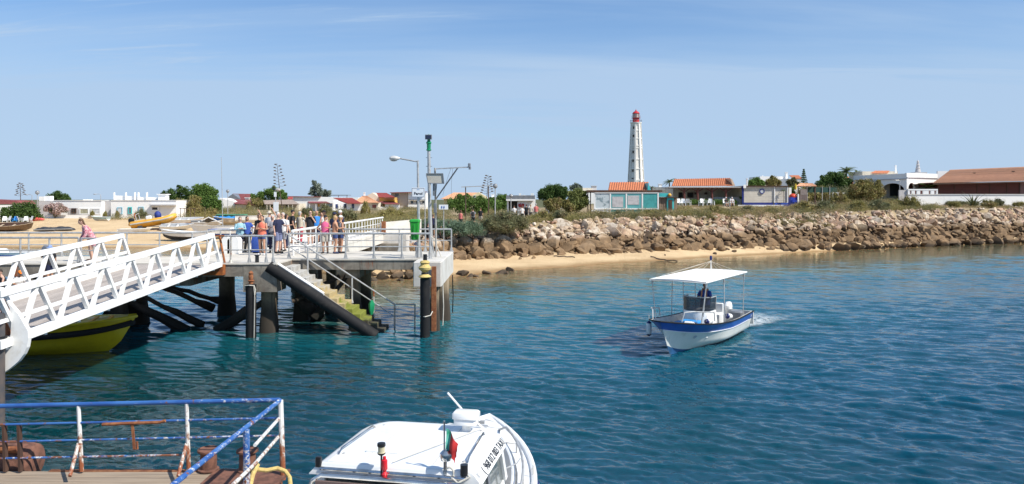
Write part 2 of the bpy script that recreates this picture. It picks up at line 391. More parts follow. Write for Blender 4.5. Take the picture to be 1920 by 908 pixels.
def ground(X, Y):
    X = np.asarray(X, float); Y = np.asarray(Y, float)
    ys = np.interp(X, *SH); yb = np.interp(X, *BL); yt = np.interp(X, *TP); zt = np.interp(X, *ZT); zp = np.interp(X, *ZP)
    under = -np.minimum((ys - Y) * .10, 3.0)
    beach = np.clip((Y - ys) / np.maximum(yb - ys, .3), 0, 1) * .5
    slope = .5 + (zt - .5) * np.clip((Y - yb) / (yt - yb), 0, 1) - .45 * np.sin(np.clip((Y - yb) / (yt - yb), 0, 1) * PI)
    plat = zt + (zp - zt) * sst(0, 22, Y - yt)
    far = 3.0 + (plat - 3.0) * (1 - sst(120, 150, Y) * sst(30, -10, X))
    zr = np.where(Y < ys, under, np.where(Y < yb, beach, np.where(Y < yt, slope, far)))
    lt = np.clip((Y - ys) / 34, 0, 1.0)
    zl = np.where(Y < ys, under, 2.25 * (1 - (1 - lt) ** 1.5)) + .75 * sst(118, 150, Y)
    w = sst(-17, -12.5, X)
    return zl * (1 - w) + zr * w
def gz(x, y): return float(ground(x, y))
def hit(px, py):
    """where the line of sight through a photo pixel first meets the ground"""
    Y = 38.0
    while Y < 400:
        x = (px - 960) / FP * Y
        if CZ - (py - HZ) / FP * Y <= max(gz(x, Y), 0): break
        Y += .1
    return Vector((x, Y, max(gz(x, Y), 0)))

xs = np.concatenate([np.linspace(-2500, -160, 14)[:-1], np.linspace(-160, 110, 500), np.linspace(110, 2500, 14)[1:]])
ysr = np.concatenate([np.linspace(38, 110, 330), np.geomspace(110.5, 4500, 60)])
XX, YY = np.meshgrid(xs, ysr); ZZ = ground(XX, YY)
rngn = np.random.default_rng(3)
def vnoise(X, Y, L, seed):
    r = np.random.default_rng(seed); out = 0
    for k in range(7):
        a = r.uniform(0, 2 * PI); f = 2 * PI / (L * r.uniform(.7, 1.6)); out = out + np.sin((X * math.cos(a) + Y * math.sin(a)) * f + r.uniform(0, 6.28))
    return out / 7
nearm = (YY < 135)
ZZ = ZZ + np.where(nearm & (ZZ > .12), .07 * vnoise(XX, YY, 2.4, 1) + .12 * vnoise(XX, YY, 9, 2), 0) * np.clip(ZZ, 0, 1)
nx, ny = len(xs), len(ysr)
idx = np.arange(nx * ny).reshape(ny, nx)
F = np.stack([idx[:-1, :-1], idx[:-1, 1:], idx[1:, 1:], idx[1:, :-1]], -1).reshape(-1, 4)

def make_ground_mat():
    m, nt, bs = _new('sand and dry earth'); v = tcoord(nt, True)
    sp = nt.nodes.new('ShaderNodeSeparateXYZ'); lk(nt, v, sp.inputs[0])
    sand = mix(nt, rng(nt, noise(nt, v, .35, 8, .65, .3), .35, .7), (.62, .46, .27), (.52, .37, .21))
    sand = mix(nt, rng(nt, noise(nt, v, 4.5, 6, .75, .5), .60, .72, 0, .55), sand, (.28, .19, .11))
    earth = mix(nt, rng(nt, noise(nt, v, .3, 8, .7, .4), .35, .65), (.42, .32, .20), (.22, .17, .09))
    plateau = mth(nt, 'MULTIPLY', rng(nt, sp.outputs[0], -16, -8), rng(nt, sp.outputs[2], 1.6, 2.5))
    back = rng(nt, sp.outputs[1], 116, 124)
    col = mix(nt, mth(nt, 'MAXIMUM', plateau, back), sand, earth)
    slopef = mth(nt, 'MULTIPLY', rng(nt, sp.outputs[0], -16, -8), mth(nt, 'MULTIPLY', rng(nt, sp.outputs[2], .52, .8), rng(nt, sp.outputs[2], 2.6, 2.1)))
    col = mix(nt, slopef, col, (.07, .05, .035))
    col = mix(nt, rng(nt, sp.outputs[1], 150, 200), col, (.10, .105, .05))
    wet = rng(nt, mth(nt, 'ADD', sp.outputs[2], mth(nt, 'MULTIPLY', noise(nt, v, .8, 3), .12)), .06, .26, 1, 0)
    col = mix(nt, wet, col, (.30, .19, .09))
    lk(nt, col, bs.inputs['Base Color']); bs.inputs['Roughness'].default_value = .95; bs.inputs['Specular IOR Level'].default_value = .2
    b1 = noise(nt, v, 2.2, 8, .75, .5); bump(nt, bs, b1, .6, .25)
    return m
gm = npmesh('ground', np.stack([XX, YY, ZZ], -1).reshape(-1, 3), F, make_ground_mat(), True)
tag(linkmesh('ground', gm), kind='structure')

# ------------------------------------------------------------------ water: real waves on a sheet that is finer where it is near
def wave(X, Y, lod):
    r = np.random.default_rng(11); z = np.zeros_like(X)
    main = R(66)
    groups = [(4.2, 6, .0080, .25), (1.9, 12, .0056, .34), (.95, 18, .0034, .40), (.5, 28, .0024, .46), (.27, 36, .0014, .55), (.15, 30, .0007, .8)]
    for L, n, amp, spread in groups:
        for k in range(n):
            l = L * r.uniform(.72, 1.4); a = main + r.normal(0, spread); f = 2 * PI / l; ph = r.uniform(0, 6.28)
            A = amp * r.uniform(.5, 1.5)
            g = (X * math.cos(a) + Y * math.sin(a)) * f + ph
            s_ = np.sin(g + .35 * np.sin(g))
            z += A * s_ * np.clip((l / lod - 2.5) / 2.5, 0, 1)
    return z
def water_rows(y0, y1, q): n = int(math.log(y1 / y0) / q); return np.geomspace(y0, y1, n)
yw = np.concatenate([[-30, -10, 0, 4], water_rows(6.5, 88, .0027), [95, 105, 120, 160, 240]])
T = np.concatenate([[-9, -4, -2, -1.2], np.linspace(-.80, .80, 760), [1.2, 2, 4, 9]])
yy = yw[:, None] + 0 * T[None, :]; wid = np.maximum(yw, 12)[:, None]
xx = T[None, :] * wid
lod = np.maximum(yy, 1) * .0027 + .01
patchy = .95 + .85 * vnoise(xx * .5, yy, 13, 9)
wz = np.where((yy > 5) & (yy < 90), wave(xx, yy, lod), 0) * np.clip(patchy, .35, 1.3)
# calmer towards the sheltered beach
dsh = np.interp(xx, *SH) - yy
wz *= np.clip(dsh / 20, .18, 1)
V = np.stack([xx, yy, wz], -1).reshape(-1, 3)
n1, n2 = yy.shape; idx = np.arange(n1 * n2).reshape(n1, n2)
F = np.stack([idx[:-1, :-1], idx[:-1, 1:], idx[1:, 1:], idx[1:, :-1]], -1).reshape(-1, 4)
def make_water_mat():
    m, nt, bs = _new('lagoon water'); v = tcoord(nt, True)
    at = nt.nodes.new('ShaderNodeAttribute'); at.attribute_name = 'depth'
    d = mth(nt, 'ADD', at.outputs['Fac'], mth(nt, 'MULTIPLY', mth(nt, 'SUBTRACT', noise(nt, mapping(nt, v, (.06, .16, 1)), 1.0, 5, .6, .6), .5), 9))
    cr = nt.nodes.new('ShaderNodeValToRGB'); lk(nt, rng(nt, d, 0, 50, 0, 1, False), cr.inputs[0])
    e = cr.color_ramp.elements
    e[0].position = 0; e[0].color = (.34, .23, .11, 1)
    e[1].position = 1; e[1].color = (.0006, .038, .074, 1)
    for p, c in ((.06, (.25, .185, .09)), (.15, (.13, .14, .085)), (.27, (.048, .140, .125)), (.44, (.006, .105, .135)), (.70, (.001, .060, .100))):
        x = e.new(p); x.color = (*c, 1)
    gr = rng(nt, noise(nt, mapping(nt, v, (.05, .09, 1)), 1.0, 3, .5), .42, .62)
    col = mix(nt, mth(nt, 'MULTIPLY', gr, .45), cr.outputs[0], (.002, .042, .046))
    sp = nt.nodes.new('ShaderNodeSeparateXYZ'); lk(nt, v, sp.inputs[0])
    dark_green = mth(nt, 'MULTIPLY', rng(nt, mth(nt, 'ADD', sp.outputs[0], mth(nt, 'MULTIPLY', noise(nt, mapping(nt, v, (.1, .1, 1)), 1.0, 3), 5)), 3.5, -4), rng(nt, sp.outputs[1], 31, 19))  # greener, darker colour towards the near left of the water
    col = mix(nt, mth(nt, 'MULTIPLY', dark_green, .85), col, (.0005, .024, .026))
    lk(nt, col, bs.inputs['Base Color']); bs.inputs['Roughness'].default_value = .06
    bs.inputs['IOR'].default_value = 1.33; bs.inputs['Subsurface Weight'].default_value = .85; bs.inputs['Subsurface Radius'].default_value = (.5, 1.0, 1.0); bs.inputs['Subsurface Scale'].default_value = .8; bs.inputs['Specular IOR Level'].default_value = .85
    f1 = noise(nt, mapping(nt, v, (1.0, 1.7, 1), (0, 0, R(-24))), 3.2, 6, .66, .5)
    bump(nt, bs, f1, .22, .03)
    return m
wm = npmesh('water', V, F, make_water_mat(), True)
att = wm.attributes.new('depth', 'FLOAT', 'POINT'); att.data.foreach_set('value', dsh.astype(np.float32).ravel())
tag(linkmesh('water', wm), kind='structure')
# sea bed closes the view below the sheet
tag(MB().span(-600, 600, -60, 60, -4.2, -4).build('sea_bed', M['dark'], smooth=0), kind='structure')

# ================================================================== pier
D = 2.7
def rail_run(parent, pts, h=1.0, posts=None, r=.028, mids=(.48,), m=None, flare=True, z=None, step=1.15, postname='post'):
    """handrail along pts (deck level), each post and each rail a part"""
    m = m or M['galv']; pts = [Vector(p) for p in pts]
    MB().tube([p + Vector((0, 0, h)) for p in pts], r * 1.15, 8).build('top_rail', m, parent)
    for f in mids: MB().tube([p + Vector((0, 0, h * f)) for p in pts], r * .75, 6).build('mid_rail', m, parent)
    if posts is None:
        posts = []
        for a, b in zip(pts[:-1], pts[1:]):
            n = max(1, round((b - a).length / step)); posts += [a + (b - a) * (i / n) for i in range(n + 1)]
        q = []
        for p in posts:
            if not q or (p - q[-1]).length > .1: q.append(p)
        posts = q
    for p in posts:
        p = Vector(p); mb = MB().tube([p, p + Vector((0, 0, h))], r, 8)
        if flare:
            a = .085
            mb.add([p + Vector(v) for v in ((-a, -.02, 0), (a, -.02, 0), (a, .02, 0), (-a, .02, 0), (-r, -.02, .22), (r, -.02, .22), (r, .02, .22), (-r, .02, .22))],
                   [(0, 1, 5, 4), (1, 2, 6, 5), (2, 3, 7, 6), (3, 0, 4, 7)])
            mb.box((p.x, p.y, p.z + .01), (.22, .16, .02))
        mb.build(postname, m, parent)

pier = thing('pier', 'long concrete landing pier with stained edge standing on piles in front of the beach', 'pier', (-11, 31, 0))
def slab(name, x0, x1, y0, y1, z0, z1, m, par=pier): return MB().span(x0, x1, y0, y1, z0, z1).build(name, m, par, smooth=0)
# deck top in cast panels, each a hand's width apart in level
xs_ = [-24, -20.5, -17, -13.3, -11.4, -8.83]
for a, b in zip(xs_[:-1], xs_[1:]): slab('deck_panel', a + .006, b - .006, 28.0, 34.5 if a > -13.5 else 31.4, D - .05, D, M['conc_top'])
xs_ = [-8.82, -7.1, -5.5, -3.78]
for a, b in zip(xs_[:-1], xs_[1:]): slab('deck_panel', a + .006, b - .006, 30.0, 34.5, D - .05, D, M['conc_top'])
slab('edge_beam', -24, -10.1, 28.04, 28.4, 2.2, D - .053, M['conc_front'])
slab('edge_beam', -8.85, -3.79, 30.04, 30.4, 2.27, D - .053, M['conc_front'])
slab('edge_beam', -24, -13.31, 31.0, 31.36, 2.2, D - .053, M['conc_front'])
slab('edge_beam', -13.29, -3.79, 34.1, 34.46, 2.2, D - .053, M['conc_front'])
slab('cross_head', -10.09, -8.83, 28.03, 29.2, 1.62, D - .053, M['conc_front'])
slab('cross_head', -9.4, -8.84, 29.21, 34.05, 1.75, D - .053, M['conc_front'])
for x in (-12.6, -15.4, -18.6): slab('cross_head', x - .35, x + .35, 28.45, 34.05 if x > -13 else 30.95, 1.8, D - .053, M['conc_front'])
slab('cross_head', -6.8, -6.2, 30.45, 34.05, 1.9, D - .053, M['conc_front'])
MB().bbox((-3.235, 31.45, 2.24), (1.07, 5.9, .94), 0, .03).build('end_block', M['conc_block'], pier, smooth=20)
def pile(x, y, w, z1, par=pier, rz=0):
    mb = MB(); r0 = w / 2; rs = []
    for z, k in ((-1.2, 1.25), (.15, 1.22), (.55, 1.12), (.9, 1.0), (z1, 1.0)):
        a = r0 * k; c = a * .75
        rs.append([(x + px, y + py, z) for px, py in ((-c, -a), (c, -a), (a, -c), (a, c), (c, a), (-c, a), (-a, c), (-a, -c))])
    mb.loft(rs); return mb.build('pile', M['pile'], par, smooth=50)
for x, y, w, z1 in ((-9.35, 28.75, .50, 1.62), (-3.02, 29.2, .32, 1.76), (-2.95, 31.8, .52, 1.76), (-3.4, 33.7, .5, 1.76), (-8.9, 31.6, .5, 1.75), (-9.0, 33.6, .45, 1.75),
                    (-6.5, 33.2, .42, 1.9), (-8.1, 33.5, .40, 2.2), (-12.6, 33.0, .55, 1.8), (-15.4, 30.7, .62, 1.8), (-15.4, 29.2, .55, 1.8), (-18.6, 29.4, .55, 1.8), (-18.6, 30.7, .55, 1.8), (-6.5, 31.0, .4, 1.9)):
    pile(x, y, w, z1)
def brace(p, q, r=.11, par=pier):
    p, q = Vector(p), Vector(q); n = 7; rr = []; pts = []; rd = random.Random(int(p.x * 100 + q.x * 10))
    for i in range(n + 1):
        t = i / n; a = p.lerp(q, t); pts.append(a + Vector((rd.uniform(-.03, .03), 0, rd.uniform(-.03, .03)))); rr.append(r * (1 + (.7 * rd.random() + .5) * (a.z < .75)))
    MB().tube(pts, rr, 8).build('brace', M['brace'], par)
brace((-16.5, 29.5, 1.75), (-12.9, 29.6, -.1)); brace((-16.2, 29.9, 1.85), (-12.4, 30.0, .05), .09)
brace((-15.1, 30.8, 1.8), (-12.7, 32.4, .7), .09); brace((-14.9, 30.4, 1.8), (-12.75, 31.9, .45), .10)
brace((-9.5, 29.6, 1.25), (-11.6, 29.2, -.05), .12); brace((-15.6, 30.6, 1.8), (-16.9, 30.6, -.1), .10)
brace((-9.0, 30.6, .9), (-7.2, 31.2, 1.9), .10); brace((-8.9, 31.0, .9), (-8.0, 31.4, .1), .13); brace((-6.9, 31.3, 1.9), (-8.2, 31.0, .2), .09)
# mooring cleat on deck edge
b = MB().cyl((-9.68, 28.35, D), (-9.68, 28.35, D + .26), .075, .07); b.cyl((-9.68, 28.35, D + .26), (-9.68, 28.35, D + .29), .1, .1); b.build('mooring_post', M['black_plastic'], pier)
# railings
fr = thing('pier_railing', 'grey steel railing with flared posts along the pier front edge right of the steps', 'railing', (-6, 29.95, D))
rail_run(fr, [(-8.95, 30.12, D), (-3.28, 30.12, D)], 1.02, [(-9.0, 30.12, D)] + [(x, 30.12, D) for x in (-7.86, -6.71, -5.57, -4.44, -3.3)], .035)
br = thing('pier_railing', 'grey steel railing along the back edge of the pier behind the green litter bin', 'railing', (-6, 34.3, D))
rail_run(br, [(-8.75, 34.25, D), (-2.78, 34.25, D)], 1.03, None, .032, (.5,))
lr = thing('pier_railing', 'short grey railing at the gangway head between the rusty posts and the steps', 'railing', (-10, 28.3, D))
rail_run(lr, [(-10.85, 28.2, D), (-9.0, 28.2, D)], 1.02, [(x, 28.2, D) for x in (-9.92, -9.28, -9.02)], .034)
rr_ = [(-11.0, 28.2), (-10.66, 28.2)]
MB().tube([(-11.1, 28.35, D + 1.0), (-10.85, 28.2, D)], .04, 8).build('leaning_post', M['orange_rust'], lr)['label'] = 'leaning post covered in orange rust'
MB().tube([(-10.62, 28.2, D), (-10.62, 28.2, D + 1.0)], .04, 8).cyl((-10.62, 28.2, D), (-10.62, 28.2, D + .12), .09, .045).build('rusty_post', M['galv_rust'], lr)['label'] = 'brown rusty post'
MB().tube([(-11.3, 28.3, D + 1.02), (-10.85, 28.2, D + 1.02)], .03, 8).build('top_rail', M['orange_rust'], lr)
ql = thing('pier_railing', 'grey railing along the left back edge of the pier in front of the beached boats', 'railing', (-17, 33.9, D))
rail_run(ql, [(-23, 31.3, D), (-13.4, 31.3, D), (-13.35, 34.2, D), (-11.9, 34.25, D)], 1.0, None, .035, (.5,), step=1.3)
qn = thing('pier_railing', 'grey railing behind the far white truss, beside the woman in pink', 'railing', (-17, 28.3, D))
rail_run(qn, [(-23, 28.25, D), (-16.4, 28.25, D)], .95, None, .035, (.5,), step=1.1)
rail_run(qn, [(-16.3, 28.25, D), (-14.6, 28.25, D)], .92, None, .03, (.5,), step=.85)
# walkway to the shore
wk = thing('shore_walkway', 'pale concrete walkway leading from the pier back to the shore, white sides', 'walkway', (-11, 42, 1.9))
for y0, y1 in ((34.52, 39), (39.01, 44.5), (44.51, 50.6)): slab('walkway_slab', -13.2, -8.72, y0, y1, 2.15, D + .02, M['conc_white'], wk)
slab('kerb', -8.98, -8.70, 34.53, 50.6, D + .02, D + .17, M['conc_white'], wk); slab('kerb', -13.22, -13.0, 34.53, 50.6, D + .02, D + .2, M['conc_white'], wk)
MB().span(-10.6, -7.2, 50.61, 56, 1.0, D - .02).build('abutment', M['conc_block'], wk, smooth=0)
MB().span(-9.2, -7.6, 49.9, 50.59, .3, 2.13).build('abutment', M['conc_front'], wk, smooth=0)
for y in (38.5, 43, 47.5): pile(-9.3, y, .45, 2.14, wk); pile(-12.4, y, .45, 2.14, wk)
wr = thing('walkway_railing', 'white railing with many upright bars along the right side of the shore walkway', 'railing', (-9.1, 42, D))
MB().tube([(-9.3, 31.6, 3.76), (-9.25, 53.5, 3.80)], .055, 8).build('top_rail', M['white_paint'], wr)
MB().tube([(-9.3, 31.6, 3.0), (-9.25, 53.5, 3.0)], .03, 6).build('bottom_rail', M['white_paint'], wr)
MB().tube([(-9.3, 31.6, 3.4), (-9.25, 53.5, 3.4)], .022, 6).build('mid_rail', M['white_paint'], wr)
for i in range(25):
    y = 31.7 + i * .905
    MB().tube([(-9.28, y, D + .01), (-9.28, y, 3.76)], .032 if i % 4 == 0 else .022, 6).build('bar', M['white_paint'], wr)
wl_ = thing('walkway_railing', 'white railing with upright bars along the left side of the shore walkway, by the boats', 'railing', (-13.1, 42, D))
MB().tube([(-13.1, 34.6, 3.72), (-13.1, 51, 3.75)], .05, 8).build('top_rail', M['white_paint'], wl_)
MB().tube([(-13.1, 34.6, 3.0), (-13.1, 51, 3.0)], .03, 6).build('bottom_rail', M['white_paint'], wl_)
for i in range(22):
    y = 34.7 + i * .77; MB().tube([(-13.1, y, D + .1), (-13.1, y, 3.72)], .024, 6).build('bar', M['white_paint'], wl_)
# parapet where walkway meets the shore
pw = MB(); pw.prism([(0, 0), (3.0, 0), (3.0, 1.15), (0, .95)], (-9.0, 51.4, 2.55), (.86, .5, 0), (0, 0, 1), (-.12, .2, 0))
tag(pw.build('parapet_wall', M['conc_white'], smooth=0), 'whitewashed low wall with faded marks where the walkway meets the shore', 'wall')
tag(MB().span(-8.9, -8.65, 50.9, 51.25, 2.7, 3.6).build('gate_post', M['rust'], smooth=0), 'rusty brown post at the shore end of the white walkway railing', 'post')
# white bollard blocks beside the woman in light blue
for i, (px, w) in enumerate(((426, .34), (440, .5))):
    p = P(px, 460, 33.2); mb = MB(); n = 8
    prof = [(-w / 2, 0), (w / 2, 0), (w / 2, .55)] + [(w / 2 * math.cos(t), .55 + .22 * math.sin(t)) for t in np.linspace(.2, PI - .2, 6)] + [(-w / 2, .55)]
    mb.prism(prof, (p.x, 33.0, D), (1, 0, 0), (0, 0, 1), (0, .45, 0))
    tag(mb.build('concrete_block', M['white_paint'], smooth=40), ['narrow white round topped block behind the rusty railing post', 'wide white round topped block left of the woman in light blue'][i], 'block')

# ================================================================== landing steps
st = thing('landing_steps', 'concrete boat steps going down to the water, lower ones mossy green', 'steps', (-7, 29.2, 0))
m, nt, bs = _new('mossy steps'); v = tcoord(nt, True); sp = nt.nodes.new('ShaderNodeSeparateXYZ'); lk(nt, v, sp.inputs[0])
zf = mth(nt, 'ADD', sp.outputs[2], mth(nt, 'MULTIPLY', mth(nt, 'SUBTRACT', noise(nt, v, 1.8, 5), .5), 1.5))
c = mix(nt, rng(nt, noise(nt, v, 3, 6), .4, .7), (.44, .43, .40), (.33, .31, .28))
c = mix(nt, rng(nt, zf, 1.9, 1.45), c, (.42, .33, .17)); c = mix(nt, rng(nt, zf, 1.25, .95), c, (.19, .21, .03)); c = mix(nt, rng(nt, zf, .55, .3), c, (.05, .045, .03))
lk(nt, c, bs.inputs['Base Color']); bs.inputs['Roughness'].default_value = .85; bump(nt, bs, noise(nt, v, 16, 5), .4, .03); M['moss'] = m
NS = 13
for i in range(NS):
    z = D - .2 * i - .2; x0 = -8.80 + i * .295
    MB().bbox((x0 + .16, 29.28, z - .1), (.34, 1.28, .2), 0, .015).build('step', M['moss'], st, smooth=20)
MB().prism([(-8.8, 2.45), (-8.3, 2.35), (-5.0, .05), (-5.0, -.15), (-8.8, 2.15)], (0, 28.52, -.12), (1, 0, 0), (0, 0, 1), (0, .10, 0)).build('stringer', M['conc_front'], st, smooth=0)
MB().prism([(-8.8, 2.45), (-8.3, 2.35), (-5.0, .05), (-5.0, -.15), (-8.8, 2.15)], (0, 29.93, -.12), (1, 0, 0), (0, 0, 1), (0, .08, 0)).build('stringer', M['conc_front'], st, smooth=0)
# handrail
def hr(off, r, name='handrail'):
    a = [P(536, 437 + off, 30.0), P(740, 571 + off * .72, 29.85), P(778, 571 + off * .72, 29.8)]; return a
a = hr(0, 0); MB().tube(a, .032, 8).build('handrail', M['galv'], st)
a2 = [P(540, 461, 30.0), P(738, 592, 29.85), P(778, 592, 29.8)]; MB().tube(a2, .024, 8).build('lower_rail', M['galv'], st)
for px, y0, y1 in ((577, 465, 516), (660, 521, 568), (700.5, 546, 594), (740, 571, 618), (778, 571, 620)):
    q = P(px, y0, 29.87); q2 = P(px, y1, 29.87)
    mb = MB().tube([q, q2], .036, 8); mb.cyl(q2, q2 + Vector((0, 0, .12)), .07, .04); mb.build('post', M['galv'] if px < 690 else M['galv_rust'], st)
cl = MB().loft([[(P(697, y, 29.8).x + dx * w, 29.75 + dy * w, P(697, y, 29.8).z) for dx, dy in ((-1, 0), (-.3, -.8), (.8, -.5), (1, .4), (0, .9))] for y, w in ((563, .05), (570, .12), (582, .10), (592, .04))])
tag(cl.build('green_net', M['green_paint']), 'scrap of green netting tied on the handrail post low on the steps', 'net')
# pipe fender and aluminium guard along the steps
q0, q1 = P(504, 500, 28.1), P(697, 626, 28.1)
q1 = q0 + (q1 - q0) * 1.04
pf = MB().tube([q0 + (q1 - q0) * t for t in np.linspace(0, 1, 9)], .22, 18).build('pipe_fender', M['black_rubber'], st)
g0, g1 = P(521, 500, 28.2), P(607, 556, 28.2)
dirn = (g1 - g0).normalized()
for k, (dy, dz) in enumerate(((0, .10), (.05, .02), (-.01, -.05))): MB().tube([g0 + Vector((0, dy, dz)), g1 + Vector((0, dy, dz))], .058, 8).build('guard_tube', M['white_paint'] if k == 0 else M['galv'], st)

# ================================================================== fender piles
def fender_pile(x, y, z0, z1, r, label, group=None):
    t = thing('fender_pile', label, 'pile', (x, y, 0)); 
    MB().cyl((x, y, -1), (x, y, z1), r, r, 20).build('sleeve', M['black_rubber'], t)
    MB().lathe((x, y, z1), [(r * 1.02, 0), (r * 1.05, .03), (r * .9, .05), (r * .7, .06)], 18).build('rim', M['black_plastic'], t)
    return t
fp = fender_pile(-9.63, 27.55, -1, 1.92, .19, 'black fender pile with a rusty iron head at the left of the steps')
MB().lathe((-9.63, 27.55, 1.96), [(.08, 0), (.08, .10), (.12, .13), (.12, .15), (.07, .17), (.09, .30), (.07, .36), (.09, .42), (.03, .5)], 12).build('iron_head', M['rust'], fp)
MB().tube([(-9.48, 27.4, 1.95), (-9.42, 27.35, 1.5), (-9.43, 27.34, .9), (-9.45, 27.35, .02)], .014, 6).build('rope', M['rope_white'], fp)
MB().tube([(-9.84, 27.5, 1.75), (-9.8, 27.4, 1.93), (-9.6, 27.33, 1.95), (-9.46, 27.4, 1.93), (-9.42, 27.42, 1.78), (-9.44, 27.4, 1.6)], .02, 6).build('rope_end', M['rope_white'], fp)
fp2 = fender_pile(-3.23, 27.75, -1, 2.12, .185, 'black fender pile under the yellow fender at the right end of the pier')
MB().tube([(-3.43, 27.7, .75), (-3.2, 27.54, .77), (-3.02, 27.66, .80), (-2.98, 27.95, .9)], .02, 6).build('rope', M['rope_white'], fp2)
MB().cyl((-3.23, 27.75, 2.1), (-3.23, 27.75, 3.06), .075, .075, 12).build('steel_core', M['black_plastic'], fp2)
yf = MB(); c = Vector((-3.23, 27.68, 2.2))
yf.lathe(c, [(.20, 0), (.24, .03), (.2, .08), (.10, .14), (.10, .2), (.15, .25), (.22, .3), (.24, .38), (.18, .44), (.15, .5), (.19, .56), (.15, .62), (.05, .64)], 12)
tag(yf.build('yellow_fender', M['rope']), 'faded yellow mooring fitting on top of the right black pile', 'fender')
MB().lathe((-3.23, 27.68, 2.34), [(.13, 0), (.14, .02), (.13, .05)], 12).build('strap', M['black_plastic'], bpy.data.objects['yellow_fender'])
ir = thing('rusty_beam', 'rusted brown steel beam down the corner of the concrete end block', 'beam', (-2.98, 28.3, 0)) if False else None
MB().span(-3.05, -2.88, 28.28, 28.44, .1, 2.55).build('rust_strip', M['rust'], pier, smooth=0)
for x, y in ((-2.72, 29.3), (-2.6, 32.6)): MB().tube([(x, y, 1.8), (x + .03, y, .9), (x, y + .02, .15)], .025, 6).build('hanging_rope', M['rope_white'] if y < 30 else M['black_plastic'], pier)

# ================================================================== gangway
gw = thing('gangway', 'white steel truss gangway sloping down from the pier towards the ferry', 'gangway', (-12, 22, 2))
A1 = Vector((-10.84, 27.75, 2.70)); dG = Vector((-.05, -1, -.075)); LG = 11.2
B1 = Vector((-14.05, 27.6, 2.70))
HT = 1.14
def truss(A, Lg, npan, far=False):
    up = Vector((0, 0, 1))
    s0 = 0.62
    MB().bar(A + dG * s0 + up * HT, A + dG * Lg + up * HT, .15, .15).build('top_chord', M['gangway_white'], gw, smooth=0)
    MB().bar(A, A + dG * Lg, .16, .19).build('bottom_chord', M['gangway_white'], gw, smooth=0)
    MB().bar(A + dG * .3 + up * .50, A + dG * Lg + up * .50, .045, .09).build('mid_rail', M['gangway_white'], gw, smooth=0)
    MB().bar(A + dG * .05 + up * .06, A + dG * (s0 + .03) + up * HT, .11, .11).build('end_post', M['gangway_white'], gw, smooth=0)
    pl = (Lg - s0) / npan; seq = 0
    for i in range(npan):
        t0 = A + dG * (s0 + i * pl + .10) + up * (HT - .08); bt = A + dG * (s0 + i * pl + pl * .42) + up * .08; bt2 = A + dG * (s0 + i * pl + pl * .54) + up * .08
        t1 = A + dG * (s0 + (i + 1) * pl - .04) + up * (HT - .08)
        MB().bar(t0, bt, .095, .10, up=(1, 0, 0)).build('diagonal', M['gangway_white'], gw, smooth=0)
        MB().bar(bt2, t1, .095, .10, up=(1, 0, 0)).build('diagonal', M['gangway_white'], gw, smooth=0)
truss(A1, LG, 8); truss(B1, LG, 8)
wG = 2.98; nb = 13; bw = wG / nb
for i in range(nb):
    x = B1.x + .12 + bw * (i + .5)
    MB().bar((x, 27.9, 2.66), Vector((x, 27.9, 2.66)) + dG * 11.2, bw - .018, .03).build('deck_board', M['deck_grey'], gw, smooth=0)
for i in range(9): MB().bar(A1 + dG * (i * 1.3 + .5) - Vector((0, 0, .12)), B1 + dG * (i * 1.3 + .4) - Vector((0, 0, .12)), .08, .1).build('cross_beam', M['gangway_white'], gw, smooth=0)
MB().span(-11.5, -10.75, 27.74, 28.02, 2.28, 2.66).build('hinge_plate', M['orange_rust'], gw, smooth=0)
# curved end plate near the ferry
pc = P(0, 560, 16.9); k = 16.9 / FP
outl = [(0, -20), (16, 8), (26, 20), (33, 28), (52, 60), (53, 74), (50, 92), (44, 105), (34, 118), (20, 130), (6, 140), (-14, 146), (-60, 148), (-60, 104), (-14, 100), (0, 96), (12, 97), (16, 90), (20, 66), (21, 40), (18, 18), (10, 2), (0, -4), (-60, -6), (-60, -22)]
poly = [(a * k, -b * k) for a, b in outl]
MB().prism(poly[::-1], pc, (1, 0, 0), (0, 0, 1), (0, .12, 0)).build('end_plate', M['gangway_white'], gw, smooth=0)
# a dark hanging plate with round end behind
MB().tube([P(-6, 560, 17.3), P(10, 575, 17.3), P(18, 600, 17.3), P(15, 640, 17.3)], .12, 8).build('roller_guard', M['rust'], gw)
gp = MB().tube([P(2, 566, 16.6), P(2, 720, 16.6), G(2, 806, -.5)], [.10, .10, .10], 12)
# steel guide pile
gp = thing('guide_pile', 'dark steel guide pile at the left edge beside the gangway end', 'pile', G(-4, 812, 0))
q = G(-1, 800, 0); MB().cyl((q.x, q.y, -1), (q.x, q.y, 2.55), .11, .11, 16).build('tube', mat('dark pile steel', (.07, .07, .075), .5, (.11, .09, .08), 3), gp)
MB().cyl((q.x, q.y, 2.0), (q.x, q.y, 2.03), .16, .16, 16).build('collar', M['black_plastic'], gp)

# low landing stage on the near left with people
ls = thing('landing_stage', 'low concrete landing stage behind the far truss where two people wait', 'landing stage', (-18, 26.5, 0))
MB().span(-24, -15.7, 25.2, 27.9, .85, 1.35).build('stage_slab', M['conc_front'], ls, smooth=0)
MB().span(-24, -15.9, 26.9, 27.88, 1.36, 2.1).build('bench_wall', M['conc_front'], ls, smooth=0)
for x in (-17, -20): pile(x, 26, .4, .84, ls)

